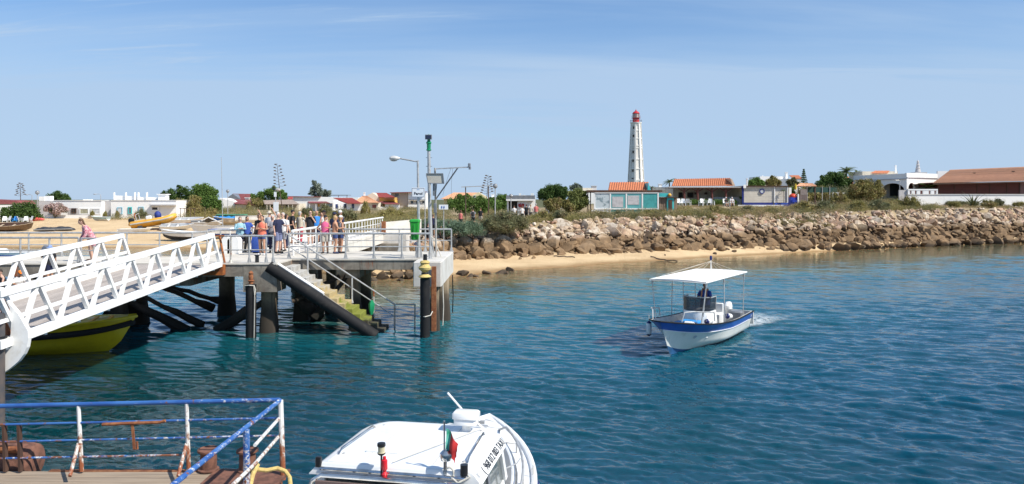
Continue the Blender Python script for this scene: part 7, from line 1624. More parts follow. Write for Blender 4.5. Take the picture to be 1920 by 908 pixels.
# light column
Yl = 31.2; b = Vector((X_(809, Yl), Yl, D)); lc = thing('navigation_light', 'tall grey pole topped by a green navigation light with a small solar box', 'light pole', b)
MB().tube([b, (X_(805.5, Yl), Yl, Z_(378, Yl)), (X_(804, Yl), Yl, Z_(283, Yl))], [.085, .075, .065], 12).build('pole', M['galv'], lc)
xx = X_(804, Yl); zz_ = Z_(283, Yl)
MB().lathe((xx, Yl, zz_), [(.07, 0), (.11, .02), (.11, .05), (.08, .07), (.085, .28), (.11, .31), (.11, .36), (.07, .40), (.06, .5), (.09, .52), (.06, .60), (.02, .7)], 14).build('green_lantern', M['green_paint'], lc)
MB().bbox((xx, Yl - .1, Z_(257.5, Yl)), (.28, .10, .20), 0, .01).build('solar_box', M['grey_plastic'], lc); MB().bbox((xx, Yl - .16, Z_(257.5, Yl)), (.22, .02, .14), 0, .003).build('solar_cell', M['solar'], lc)
for py in (296, 312, 330): MB().bar((xx - .12, Yl, Z_(py, Yl)), (xx + .14, Yl, Z_(py, Yl)), .02, .02).build('step_rung', M['grey_plastic'], lc)
for dx in (-.14, .14): MB().tube([(b.x + dx, Yl + (.05 if dx > 0 else -.05), D), (b.x, Yl, D + .75)], .02, 6).build('foot_stay', M['galv'], lc)
# mast with arm, panel
Ym = 30.9; xm = X_(815.5, Ym); am = thing('signal_mast', 'thin mast with braced arm, grey panel and hanging device beside the green light pole', 'mast', (xm, Ym, D))
MB().tube([(X_(818, Ym), Ym, D), (xm, Ym, Z_(315, Ym))], .04, 8).build('pole', M['galv_rust'], am)
MB().bar((xm, Ym, Z_(317, Ym)), (X_(880, Ym), Ym, Z_(313.5, Ym)), .045, .05).build('arm', M['galv'], am); MB().tube([(xm, Ym, Z_(376, Ym)), (X_(858, Ym), Ym, Z_(315.5, Ym))], .028, 8).build('brace', mat('dark grey steel', (.09, .09, .1), .5), am)
MB().bbox((X_(880, Ym), Ym, Z_(310, Ym)), (.11, .12, .17), 0, .02).cyl((X_(881, Ym), Ym, Z_(318, Ym)), (X_(881, Ym), Ym, Z_(313, Ym)), .05, .05, 10).build('hanging_device', M['grey_plastic'], am)
zz0, zz1 = Z_(344.5, Ym), Z_(326, Ym); MB().prism([(X_(803, Ym), zz0 + .02), (X_(833, Ym), zz0), (X_(831, Ym), zz1), (X_(800, Ym), zz1)], (0, Ym - .12, 0), (1, 0, 0), (0, 0, 1), (0, .04, 0)).build('panel', mat('panel back', (.50, .47, .40), .6, (.42, .39, .33), 3), am, smooth=0)
pf = MB(); cs = [(X_(803, Ym), zz0 + .02), (X_(833, Ym), zz0), (X_(831, Ym), zz1), (X_(800, Ym), zz1)]
for i in range(4): a, c_ = cs[i], cs[(i + 1) % 4]; pf.bar((a[0], Ym - .13, a[1]), (c_[0], Ym - .13, c_[1]), .05, .03)
pf.build('panel_frame', M['grey_plastic'], am, smooth=0)
MB().bbox((xm - .02, Ym + .02, Z_(356, Ym)), (.14, .1, .5), 0, .01).build('junction_box', M['grey_plastic'], am); MB().bbox((xm + .02, Ym - .07, Z_(390, Ym)), (.12, .12, .4), 0, .02).build('junction_box', M['grey_plastic'], am)
for a, c_ in (((846, 315), (830, 366)), ((849, 315), (846, 369))): MB().tube([P(a[0], a[1], Ym), P((a[0] + c_[0]) / 2 - 1, (a[1] + c_[1]) / 2, Ym), P(c_[0], c_[1], Ym + .2)], .006, 4).build('thin_cable', M['grey_plastic'], am)
MB().tube([P(816, 320, Ym - .05), P(819, 345, Ym - .05), P(816, 380, Ym - .05), P(820, 410, Ym - .05)], .012, 5).build('cable', M['black_plastic'], am)
MB().tube([(X_(809, Yl), Yl - .12, D + .85), (X_(815, Yl), Yl - .15, D + .75), (X_(821, Yl), Yl - .1, D + .35), (X_(828, Yl), Yl - .1, D + .01)], .022, 6).build('tied_rope', M['rope_white'], am)
# blue toilets sign near the path
q = Vector((X_(832, 52), 52, gz(X_(832, 52), 52))); t = thing('information_sign', 'small white sign with two blue figures behind the pier end', 'sign', q)
MB().cyl(q, (q.x, q.y, Z_(392, 52)), .03, .03, 8).build('post', M['galv'], t); pl = MB().bbox((X_(831.5, 51.95), 51.95, Z_(388.5, 51.95)), (.64, .03, .33), 0, .004).build('board', M['sign_white'], t, smooth=0)
for dx in (-.08, .08): MB().ell((X_(831.5, 51.9) + dx - .04, 51.92, Z_(386.8, 51.92)), .03, .01, .03, 8, 4).box((X_(831.5, 51.9) + dx - .04, 51.92, Z_(389.2, 51.92)), (.07, .01, .12)).build('figure_symbol', M['sign_blue'], pl)
q = Vector((X_(797, 50), 50, gz(X_(797, 50), 50))); t = thing('thin_post', 'thin grey post standing behind the litter bin', 'post', q); MB().cyl(q, (q.x, q.y, Z_(363, 50)), .035, .03, 8).build('pole', M['galv'], t)
# lamp with boards behind the crowd
q = Vector((X_(518, 76), 76, gz(X_(518, 76), 76))); t = thing('street_lamp', 'lamp post with a blank white board and small sign behind the crowd', 'street lamp', q)
MB().cyl(q, (X_(516.5, 76), 76, Z_(357, 76)), .06, .05, 8).build('pole', M['galv'], t); MB().bbox((X_(518, 76), 75.9, Z_(388, 76)), (.52, .04, .95), 0, .01).build('white_board', M['sign_white'], t, smooth=0)
MB().bbox((X_(516.5, 76), 75.92, Z_(364.5, 76)), (.26, .03, .5), 0, .01).build('small_sign', M['sign_white'], t, smooth=0); MB().ell((X_(521, 76), 76, Z_(356, 76)), .28, .2, .16).build('lamp_head', M['lantern_glass'], t); MB().bbox((X_(513.5, 76), 76, Z_(355, 76)), (.25, .2, .2), 0, .02).build('loudspeaker', M['black_plastic'], t)
def globe_lamp(px, py0, pyb, Y, label, r=.28):
    q = Vector((X_(px, Y), Y, gz(X_(px, Y), Y))); t = thing('globe_lamp', label, 'street lamp', q, 0, 'globe street lamps along the path'); zt_ = Z_(py0, Y) - r
    MB().cyl(q, (q.x, q.y, zt_ - r * .8), .07, .05, 8).build('pole', M['galv'], t); MB().ell((q.x, q.y, zt_), r, r, r).build('globe', mat('smoky globe', (.30, .31, .32), .15), t); MB().lathe((q.x, q.y, zt_ + r * .5), [(r * .9, 0), (r * .7, r * .35), (.05, r * .55)], 12).build('cap', M['grey_plastic'], t)
globe_lamp(928.5, 344.5, 400, 80, 'globe street lamp by the bright green tree behind the big dark bush', .26); globe_lamp(427, 355.5, 412, 108, 'globe street lamp just right of the thin boat mast', .24); globe_lamp(70, 357.5, 400, 118, 'globe street lamp over the low wide tree at the far left', .32)
globe_lamp(958, 364, 400, 90, 'low lamp standing in front of the white kiosk opening', .22)
def hook_lamp(px, pyt, Y, L, label):
    q = Vector((X_(px, Y), Y, gz(X_(px, Y), Y))); t = thing('street_lamp', label, 'street lamp', q); zt_ = Z_(pyt, Y)
    MB().tube([q, (q.x, q.y, zt_ - .1), (q.x + L * .3, q.y, zt_), (q.x + L, q.y, zt_)], [.07, .05, .04, .03], 8).build('pole', M['galv'], t); MB().ell((q.x + L, q.y, zt_ - .03), .3, .12, .08).build('lamp_head', M['galv'], t)
hook_lamp(60, 365, 125, -.9, 'hooked street lamp left of the globe lamp at the far left'); hook_lamp(189, 364, 125, -1.0, 'hooked street lamp over the joint of the two white houses'); hook_lamp(1687, 338, 108, -.55, 'small hooked lamp in front of the villa veranda')
q = Vector((X_(893, 88), 88, gz(X_(893, 88), 88))); t = thing('pole_frame', 'two wooden poles joined by a long crossbar above the green thicket', 'frame', q)
for px in (873, 916): MB().cyl((X_(px, 88), 88, q.z), (X_(px, 88), 88, Z_(349.5, 88)), .07, .06, 8).build('upright', M['bark'], t)
MB().bar((X_(865, 88), 87.9, Z_(351, 88)), (X_(922, 88), 87.9, Z_(348.5, 88)), .08, .10).build('crossbar', M['galv'], t)
t = thing('pillar_box', 'small white cabinet on the dune left of the light green tree', 'cabinet', hit(1050, 402)); p = t.location; MB().span(p.x - .35, p.x + .25, p.y, p.y + .4, p.z - .2, p.z + 1.5).span(p.x - .45, p.x + .35, p.y - .06, p.y + .5, p.z + 1.5, p.z + 1.6).build('cabinet', W_, t, smooth=0)
t = thing('blue_crate', 'blue wooden crate lying on top of the boulders', 'crate', P(1464, 400, 83)); p = t.location
MB().bbox((p.x, 83, Z_(402.5, 83)), (1.15, .7, .22), .05, .02).build('body', mat('bright blue paint', (.03, .16, .5), .5), t, smooth=0); MB().bbox((p.x, 83, Z_(400.2, 83)), (1.35, .85, .07), .05, .02).build('lid', mat('bright blue paint', (.03, .16, .5), .5), t, smooth=0)
# rough pole frame in the bushes behind the boats
t = thing('bean_pole_frame', 'rough brown pole frame standing in the scrub behind the beached boats', 'frame', Vector((X_(352, 105), 105, gz(X_(352, 105), 105)))); p = t.location
for px in (338, 345, 357, 364, 384): MB().cyl((X_(px, 105), 105, p.z), (X_(px + .6, 105), 105, Z_(390 if px < 380 else 388, 105)), .05, .04, 6).build('pole', M['bark'], t)
MB().bar((X_(336, 105), 105, Z_(391.5, 105)), (X_(368, 105), 105, Z_(390.5, 105)), .06, .08).build('crossbar', M['bark'], t)

# ================================================================== terrace chairs
def chair(px, Y, rz, label, m='white_chair', s=1.0):
    q = Vector((X_(px, Y), Y, gz(X_(px, Y), Y))); t = thing('plastic_chair', label, 'chair', q, rz, 'white plastic chairs'); t.scale = (s, s, s)
    MB().bbox((0, 0, .42), (.46, .44, .04), 0, .01).build('seat', M[m], t, local=True)
    MB().loft([[(x, .20 + .12 * u + .06 * math.cos(x * 6), .44 + .46 * u) for x in np.linspace(-.24 + .05 * u * u, .24 - .05 * u * u, 6)] + [(x, .23 + .12 * u + .06 * math.cos(x * 6), .44 + .46 * u) for x in np.linspace(.24 - .05 * u * u, -.24 + .05 * u * u, 6)] for u in (0, .4, .8, 1)]).build('backrest', M[m], t, local=True)
    for sx in (-1, 1):
        for y in (-.2, .2): MB().tube([(sx * .25, y * 1.15, 0), (sx * .22, y, .42)], .025, 6).build('leg', M[m], t, local=True)
        MB().tube([(sx * .24, -.2, .42), (sx * .26, -.22, .63), (sx * .25, .24, .65)], .022, 6).build('armrest', M[m], t, local=True)
    return t
for i, (px, rz, lab) in enumerate(((1275, .3, 'white plastic chair at the left end of the terrace row, next to the plank hut'), (1281, -.2, 'white plastic chair second in the terrace row'), (1291, 2.6, 'white plastic chair in front of the left end of the hedge'), (1314, -2.0, 'white plastic chair at the middle left of the terrace'),
                                   (1319, .5, 'white plastic chair left of the gap in the terrace row'), (1331, -.4, 'white plastic chair near the middle of the hedge'), (1336, 1.2, 'white plastic chair turned sideways at the middle of the terrace'), (1361, .2, 'white chair holding a seated person in dark clothes'), (1372.5, -.2, 'white chair at the right end holding a person in white'))):
    chair(px, 97 + (i % 3) * .4, rz, lab, s=1.15)
for i, (px, rz, lab, m_) in enumerate(((9, .6, 'white plastic chair leaning at the far left of the beach', 'white_chair'), (14, -.5, 'white plastic chair second from the left edge on the beach', 'white_chair'), (28, .2, 'blue folding chair among the white ones on the beach', 'blue_tarp'), (38, 2.4, 'white plastic chair right of the blue one on the beach', 'white_chair'), (48, .4, 'white plastic chair near the red kayak', 'white_chair'), (55, -.6, 'white plastic chair nearest the red kayak', 'white_chair'))):
    chair(px, 101.5 + (i % 2) * .5, rz, lab, m_, 1.1)

# ================================================================== boats on the beach
def place_small(px, pyb, L, B, Hs, heading, label, bands, inner, gun, lift=.0, tilt=0, name='beached_boat', Y=None, thw=2, **kw):
    q = hit(px, pyb) if Y is None else Vector((X_(px, Y), Y, max(gz(X_(px, Y), Y), 0))); t = thing(name, label, 'boat', (q.x, q.y, q.z + .12 + lift), heading); t.rotation_euler.x = tilt
    rws = boat_hull(t, L, B, Hs, .12, .35, .35, bands, inner, .12, gun, .025, wall=.05, n=16, **kw)
    for k in range(thw): MB().box((-L * .25 + k * L * .28, 0, Hs * .72), (.22, B * .86, .04)).build('thwart', gun, t, local=True)
    return t, rws
Wg, Gd = M['white_gel'], mat('boat interior grey', (.45, .46, .47), .6)
ora = mat('orange tan paint', (.62, .32, .08), .5)
def bnd(lo, hi): return [(0, 5, 'lower_hull', lo), (5, 12, 'topsides', hi)]
place_small(351, 421, 3.9, 1.4, .55, R(12), 'white dinghy with tan orange bottom right of the yellow inflatable', bnd(ora, Wg), Gd, Wg, .1, R(12))
place_small(331, 432, 3.7, 1.4, .5, R(10), 'small open white dinghy in front of the yellow inflatable', bnd(Wg, Wg), Gd, Wg, .05, R(16))
place_small(348, 452, 5.4, 1.8, .8, R(176), 'larger white hull with black bottom, bow to the left, behind the railing', bnd(M['black_boat'], Wg), Wg, Wg, .1)
place_small(405, 440, 5.6, 1.7, .6, R(184), 'long low white boat beside the walkway railing', bnd(Wg, Wg), Gd, Wg, .2, R(8))
place_small(436, 446, 5.0, 1.7, .7, R(8), 'white boat with blue bottom paint nearest the left walkway railing', bnd(M['blue_paint'], Wg), Gd, M['blue_paint'], .15)
place_small(388, 426, 3.8, 1.5, .55, R(25), 'grey open boat full of gear in the boat park', bnd(mat('grey hull', (.6, .6, .6), .5), mat('grey hull', (.6, .6, .6), .5)), M['black_boat'], Wg, .1, R(10))
place_small(429, 424, 3.9, 1.6, .75, R(178), 'cream boat under a bright blue tarpaulin', bnd(mat('cream hull', (.60, .50, .36), .6), mat('cream hull', (.60, .50, .36), .6)), Gd, Wg, .15)
q = hit(425, 424); tm = MB(); tm.loft([[(q.x + x, q.y + y * (1 - abs(x) * .3), q.z + .85 + h_ + .08 * math.sin(x * 7 + y * 3)) for y, h_ in ((-.75, .0), (-.4, .28), (0, .40), (.4, .28), (.75, 0))] for x in np.linspace(-1.5, 1.0, 8)], cap=True, closed=False)
tag(tm.build('tarpaulin', M['blue_tarp']), 'bright blue tarpaulin draped over the cream boat', 'tarpaulin')
place_small(480, 423, 5.0, 1.7, .7, R(14), 'white boat with raised bow pointing right behind the group of women', bnd(Wg, Wg), Wg, Wg, .35, R(-6))
place_small(252, 437, 3.6, 1.2, .35, R(8), 'flat pale yellow skiff lying on open sand', bnd(mat('pale yellow hull', (.68, .55, .25), .5), Wg), Wg, Wg, 0)
place_small(188, 414, 2.6, 1.1, .4, R(172), 'small boat with pale green cover by the white house', bnd(Wg, mat('pale green cover', (.42, .55, .50), .5)), mat('pale green cover', (.42, .55, .50), .5), Wg, 0)
place_small(22, 433, 5.0, 1.8, .7, R(6), 'old brown and white boat at the far left of the sand', bnd(mat('brown hull', (.2, .13, .08), .7), mat('brown hull', (.2, .13, .08), .7)), M['wood_dark'], mat('tan rail', (.5, .4, .28), .6), 0, R(14))
for i, (px, py, L, lab) in enumerate(((87, 433, 2.6, 'black covered dinghy on the sand, the left of two'), (118, 432, 2.9, 'black covered dinghy on the sand, the right of two, in front of the woman'))):
    q = hit(px, py); mb = MB(); rs = []
    for k in range(9):
        u = k / 8; w = .62 * math.sin(PI * (.08 + .84 * u)) ** .5; h_ = .5 * math.sin(PI * (.1 + .8 * u)) ** .6 + .04 * math.sin(k * 2.3)
        rs.append([(q.x - L / 2 + L * u, q.y - w, q.z), (q.x - L / 2 + L * u, q.y - w * .9, q.z + h_ * .6), (q.x - L / 2 + L * u, q.y - w * .3, q.z + h_), (q.x - L / 2 + L * u, q.y + w * .4, q.z + h_ * .9), (q.x - L / 2 + L * u, q.y + w, q.z)])
    mb.loft(rs); t = thing('covered_dinghy', lab, 'boat', q); mb.build('cover', M['black_boat'], t, smooth=40); MB().tube([(q.x - L / 2 + .1, q.y - .6, q.z + .12), (q.x, q.y - .72, q.z + .14), (q.x + L / 2, q.y - .5, q.z + .18)], .09, 8).build('side_tube', mat('grey rubber tube', (.25, .24, .22), .6), t)
# yellow inflatable on its trailer
q = hit(292, 431); t = thing('inflatable_boat', 'yellow orange inflatable boat on a trailer with black outboard, bow to the right', 'boat', (q.x, q.y, q.z + .85), R(10)); t.rotation_euler.y = R(-9); t.scale = (1.12, 1.12, 1.2)
rib(t, 4.7, 2.0, .27, .22, M['yellow_tube'], M['yellow_tube'], Gd, mat('rub strip grey', (.45, .42, .36), .6))
MB().bbox((-.6, 0, .5), (.6, .6, .7), 0, .08).build('console', Wg, t, local=True); outboard(t, -2.25, .25, M['black_plastic'], M['black_plastic'], 1.25)
MB().ell((.35, 0, .75), .38, .38, .45).build('covered_seat', mat('navy cover', (.02, .04, .22), .7), t, local=True)
MB().tube([(-1.7, -.6, .2), (-1.8, -.62, 1.1), (-1.6, 0, 1.25), (-1.8, .62, 1.1), (-1.7, .6, .2)], .04, 8).build('arch', M['galv'], t, local=True)
MB().tube([(-2.1, .3 + .22 * math.cos(a), 1.05 + .22 * math.sin(a)) for a in np.linspace(0, 2 * PI, 14, endpoint=False)], .07, 8, closed=True).build('lifebuoy', M['orange_rust'], t, local=True)
tt = thing('boat_trailer', 'galvanised trailer with grey wheels under the yellow inflatable', 'trailer', (q.x, q.y, q.z), R(10))
for y in (-.7, .7): MB().tube([(-1.6, y - .09, .3), (-1.6, y + .09, .3)], .3, 16).build('wheel', M['grey_plastic'], tt, local=True)
MB().bar((-2.0, 0, .4), (2.6, 0, .45), .1, .1).bar((-1.6, -.7, .32), (-1.6, .7, .32), .08, .08).build('frame', M['galv'], tt, local=True)
# boat afloat at the far left
t, rws = place_small(8, 0, 5.6, 2.0, .95, R(182), 'white motor boat with blue stripe and grey outboard afloat behind the far left railing', [(0, 3, 'bottom', M['blue_bottom']), (3, 8, 'topsides', Wg), (8, 10, 'stripe', M['blue_paint']), (10, 12, 'top_band', Wg)], Gd, Wg, 0, 0, 'moored_boat', 58)
t.location.z = .05; outboard(t, -2.8, .85, mat('grey cowl', (.16, .17, .2), .3), M['grey_plastic'], 1.35, R(-28)); MB().bbox((.8, 0, .98), (1.6, 1.3, .5), 0, .15).build('cabin', Wg, t, local=True)
# mast of a beached sailing boat and rigging triangle
q = hit(418, 436); t = thing('boat_mast', 'very tall thin mast rising from the boat park against the sky', 'mast', q); MB().tube([q, P(415, 295, q.y)], [.055, .03], 8).build('mast', M['galv'], t)
q2 = hit(405, 430); t = thing('tent_frame', 'white ridge of a small boat awning among the beached boats', 'awning', q2); MB().bar((X_(391, q2.y), q2.y, Z_(407.5, q2.y)), (X_(417, q2.y), q2.y, Z_(419, q2.y)), .12, .10).bar((X_(391, q2.y), q2.y, Z_(407.5, q2.y)), (X_(378, q2.y), q2.y, Z_(414, q2.y)), .12, .10).build('ridge', M['white_paint'], t, smooth=0)
MB().add([(X_(391, q2.y), q2.y + .1, Z_(408, q2.y)), (X_(378, q2.y), q2.y + .1, Z_(416, q2.y)), (X_(384, q2.y), q2.y + 1.0, Z_(418, q2.y)), (X_(398, q2.y), q2.y + .6, Z_(415, q2.y))], [(0, 1, 2, 3)]).build('cover', M['black_boat'], t, smooth=0)
for i, (px, w, lab) in enumerate(((416, 16, 'dark green waste container left of the boat mast'), (433, 15, 'dark green waste container behind the blue tarpaulin'), (453, 17, 'dark green waste container behind the woman in light blue'))):
    q = Vector((X_(px, 101), 101, gz(X_(px, 101), 101))); t = thing('waste_container', lab, 'container', q, 0, 'green waste containers'); ww = w * 101 / FP / 2
    MB().loft([[(q.x + a * ww * k, q.y + c_ * .5 * k, z) for a, c_ in ((-1, -1), (1, -1), (1, 1), (-1, 1))] for z, k in ((q.z + .15, .85), (Z_(403.5, 101), 1))]).build('body', M['green_bin_dark'], t, smooth=0); MB().bbox((q.x, q.y, Z_(402.6, 101)), (ww * 2.1, 1.1, .12), 0, .03).build('lid', mat('lighter green lid', (.10, .28, .16), .5), t)
q = hit(68, 415); t = thing('kayak', 'red and white kayak by the plastic chairs', 'kayak', q, .2); MB().tube([(-1.1, 0, .2), (-.8, 0, .25), (0, 0, .28), (.8, 0, .25), (1.1, 0, .2)], [.04, .22, .32, .2, .04], 10).build('hull', mat('coral red plastic', (.62, .1, .08), .4), t, local=True)

# ================================================================== people
SKIN = [mat('skin tan', (.50, .27, .17), .6), mat('skin fair', (.62, .38, .28), .6), mat('skin brown', (.34, .18, .11), .6)]
def cm(name, c): return mat('cloth ' + name, c, .85, tuple(x * .8 for x in c), 9, .4, .65, bmp=.2)
CL = {k: cm(k, v) for k, v in dict(navy=(.015, .02, .06), black=(.015, .015, .018), white=(.72, .70, .68), lblue=(.30, .50, .58), blue=(.03, .08, .35), bright=(.03, .22, .62), coral=(.75, .19, .12), pink=(.70, .12, .26), grey=(.28, .28, .31), beige=(.52, .46, .36),
         denim=(.04, .07, .20), bluegrey=(.16, .18, .30), khaki=(.46, .42, .36), salmon=(.62, .18, .16), red=(.45, .05, .08), tan=(.55, .26, .15), rose=(.55, .24, .27), brown=(.10, .05, .035), teal=(.06, .22, .24), dpattern=(.06, .05, .10), lgrey=(.5, .5, .52), hatblue=(.25, .36, .62), orange=(.85, .22, .02)).items()}
HAIR = {k: mat('hair ' + k, v, .7) for k, v in dict(dark=(.03, .018, .012), brown=(.12, .06, .03), blond=(.45, .30, .14), grey=(.42, .40, .38), white=(.62, .6, .57)).items()}
MATS.pop('cloth rose'); CL['rose'] = mat('cloth rose', (.62, .33, .36), .85, (.34, .07, .11), 22, .45, .58, bmp=.2, patch=((.75, .68, .66), 16, .60))
MATS.pop('cloth dpattern'); CL['dpattern'] = mat('cloth dpattern', (.05, .035, .08), .85, (.32, .28, .30), 14, .55, .60)
EYE = mat('eye', (.02, .015, .012), .2); SHOE = {k: cm('shoe ' + k, v) for k, v in dict(black=(.02, .02, .022), white=(.6, .6, .6), navy=(.02, .03, .08), brown=(.12, .06, .03)).items()}
ARM = {'down': ((.235, .03, 1.14), (.25, -.05, .90)), 'hip': ((.40, .08, 1.17), (.19, -.05, 1.03)), 'fold': ((.25, -.06, 1.16), (-.02, -.24, 1.20)), 'face': ((.24, -.16, 1.18), (.06, -.17, 1.47)), 'up': ((.27, -.12, 1.60), (.10, -.10, 1.84)),
       'fwd': ((.25, -.12, 1.18), (.14, -.34, 1.20)), 'phone': ((.24, -.22, 1.25), (.08, -.32, 1.48)), 'lean': ((.24, -.12, 1.18), (.20, -.36, 1.02)), 'back': ((.26, .10, 1.15), (.2, .12, .95))}
def person(px=None, Y=None, label='', h=1.75, rz=0, top='navy', bottom='navy', arms=('down', 'down'), sleeve=.5, legs='shorts', hair='brown', hairlen=0, cap=None, skin=0, shoes='black', bag=None, lean=0, stance=.10, sit=False, fat=1.08, z=None, loc=None, head_rz=0, step=0, dress=False, strap=None, brim=False, sunglasses=False):
    if loc is None: loc = Vector((X_(px, Y), Y, D if z is None else z))
    t = thing('person', label, 'person', loc, rz); k = h / 1.75; SC = Matrix.Scale(k, 4)
    LM = Matrix.Translation((0, 0, .93)) @ Matrix.Rotation(lean, 4, 'X') @ Matrix.Translation((0, 0, -.93))
    drop = -.47 if sit else 0
    UP = SC @ Matrix.Translation((0, 0, drop)) @ LM; LO = SC
    def up(p): return UP @ Vector(p)
    def lo(p): return LO @ Vector(p)
    def ring(z, rx, ry, cy=0, n=12, cx=0): return [up((cx + rx * math.cos(a), cy + ry * math.sin(a), z)) for a in np.linspace(0, 2 * PI, n, endpoint=False)]
    b = MB(); sk = SKIN[skin]
    f = fat
    b.loft([ring(.86, .13 * f, .10 * f), ring(.95, .165 * f, .115 * f), ring(1.08, .14 * f, .10 * f), ring(1.25, .16 * f, .11 * f), ring(1.38, .17, .105), ring(1.46, .12, .08), ring(1.50, .056, .056), ring(1.57, .052, .055, -.01)])
    # head
    hm = Matrix.Translation((0, -.015, 1.66)) @ Matrix.Rotation(head_rz, 4, 'Z')
    hv = MB().ell((0, 0, 0), .075, .092, .112, 12, 8); hv.ell((0, -.035, -.06), .05, .055, .05, 8, 6)
    hv.tube([(0, -.085, .02), (0, -.115, -.022), (0, -.088, -.03)], [.008, .016, .008], 6)
    for s_ in (-1, 1): hv.ell((s_ * .076, .005, -.005), .012, .022, .03, 6, 4)
    hv.xf(UP @ hm); b.add(hv.v, hv.f)
    # hips, knees, ankles
    J = []
    for s_ in (-1, 1):
        if sit: hp, kn, an, te = (s_ * .10, 0, .46), (s_ * .13, -.42, .47), (s_ * .13, -.40, .08), (s_ * .14, -.56, .03)
        else:
            st_ = step * s_; hp, kn, an, te = (s_ * .09, 0, .92), (s_ * (stance * .9), -.03 - st_ * .5, .50), (s_ * stance, .03 - st_, .085), (s_ * (stance + .03), -.13 - st_, .03)
        J.append((hp, kn, an, te, s_)); P_ = [lo(hp), lo(Vector(hp).lerp(Vector(kn), .5)), lo(kn), lo(Vector(kn).lerp(Vector(an), .35)), lo(an)]
        b.tube(P_, [.088 * f * k, .075 * f * k, .055 * k, .057 * k, .036 * k], 10)
        b.tube([lo((an[0], an[1] + .05, .045)), lo((an[0], an[1], .05)), lo(te)], [.032 * k, .04 * k, .028 * k], 8)
    A = []
    for s_, pose in zip((-1, 1), arms):
        e, w = ARM[pose]; sh = (s_ * .175, .0, 1.415); el = (s_ * e[0], e[1], e[2]); wr = (s_ * w[0], w[1], w[2]); A.append((sh, el, wr))
        b.tube([up(sh), up(Vector(sh).lerp(Vector(el), .5)), up(el), up(Vector(el).lerp(Vector(wr), .4)), up(wr)], [.052 * k, .045 * k, .037 * k, .036 * k, .024 * k], 8)
        d = (Vector(wr) - Vector(el)).normalized(); sd = d.cross(Vector((0, 0, 1))); sd = (sd if sd.length > .1 else Vector((1, 0, 0))).normalized(); nn = sd.cross(d)
        pm_ = Vector(wr) + d * .045; b.tube([up(wr), up(pm_), up(Vector(wr) + d * .085)], [.022 * k, .034 * k, .028 * k], 8)
        for i, (o, l) in enumerate(((-.028, .06), (-.010, .075), (.010, .07), (.027, .05))):
            base = Vector(wr) + d * .08 + sd * o; b.tube([up(base), up(base + d * l * .55 - nn * .008), up(base + d * l - nn * .028)], [.009 * k, .008 * k, .006 * k], 5)
        th = Vector(wr) + d * .03 + sd * (.03 * -s_); b.tube([up(th), up(th + d * .03 + sd * (-s_ * .022)), up(th + d * .06 + sd * (-s_ * .026) - nn * .015)], [.012 * k, .010 * k, .007 * k], 5)
    body = b.build('body', sk, t, local=True, smooth=60)
    fc = MB()
    if sunglasses: fc.obox((0, -.098, .018), (.125, 0, 0), (0, .012, 0), (0, 0, .030)).xf(UP @ hm); fc.build('sunglasses', M['black_plastic'], t, local=True)
    else:
        for s_ in (-1, 1): fc.ell((s_ * .03, -.086, .012), .012, .007, .007, 6, 4)
        fc.obox((0, -.098, -.058), (.035, 0, 0), (0, .006, 0), (0, 0, .008)); fc.xf(UP @ hm); fc.build('face_features', EYE, body, local=True)
    # hair
    hh = MB()
    if not (hair == 'bald'):
        hh.ell((0, .022, .035), .083, .092, .095, 12, 7)
        if hairlen: hh.loft([[(rx * math.cos(a), .05 + ry * math.sin(a), z_) for a in np.linspace(0, 2 * PI, 10, endpoint=False)] for z_, rx, ry in ((.03, .078, .06), (-.08, .075, .05), (-.08 - hairlen, .05, .03))])
        hh.xf(UP @ hm); hh.build('hair', HAIR[hair], t, local=True)
    if cap:
        c = MB(); c.loft([[(r_ * math.cos(a), .01 + r_ * 1.12 * math.sin(a), z_) for a in np.linspace(0, 2 * PI, 12, endpoint=False)] for z_, r_ in ((.035, .090), (.075, .088), (.115, .06), (.13, .02))])
        if brim: c.loft([[(r_ * math.cos(a), .01 + r_ * 1.1 * math.sin(a), z_) for a in np.linspace(0, 2 * PI, 12, endpoint=False)] for z_, r_ in ((.045, .085), (.02, .15), (.012, .15), (.035, .085))])
        else: c.prism([(-.06, 0), (.06, 0), (.045, .085), (0, .10), (-.045, .085)], (0, -.075, .038), (1, 0, 0), (0, -1, -.12), (0, 0, .012))
        c.xf(UP @ hm); c.build('cap', CL[cap], t, local=True)
    # top
    s = MB(); g = 1.10
    hem = .70 if dress else .90
    lower = [ring(.62, .24 * f, .17 * f), ring(.78, .21 * f, .15 * f)] if dress else []
    s.loft(lower + [ring(.88, .178 * f, .130 * f), ring(.98, .180 * f, .130 * f), ring(1.10, .162 * f, .120 * f), ring(1.26, .178 * f, .126 * f), ring(1.38, .186, .120), ring(1.455, .14 if sleeve else .10, .095), ring(1.475, .085, .075)])
    if sleeve:
        for (sh, el, wr) in A:
            shv, elv, wrv = Vector(sh), Vector(el), Vector(wr)
            if sleeve <= .5: pts = [shv + Vector((-.02 * np.sign(sh[0]), 0, .01)), shv.lerp(elv, .35), shv.lerp(elv, .72)]; rr = [.070, .066, .064]
            else: pts = [shv, shv.lerp(elv, .5), elv, elv.lerp(wrv, .5), elv.lerp(wrv, .9)]; rr = [.070, .062, .055, .052, .045]
            s.tube([up(p) for p in pts], [r_ * k for r_ in rr], 10)
    s.build('dress' if dress else 'shirt', CL[top], t, local=True, smooth=60)
    if strap: MB().tube([up((-.16, -.10, 1.0)), up((-.05, -.135, 1.25)), up((.10, -.09, 1.45))], .012 * k, 5).tube([up((.12, -.02, 1.44)), up((.06, .13, 1.2)), up((-.1, .13, 1.05))], .012 * k, 5).build('strap', CL[strap], t, local=True)
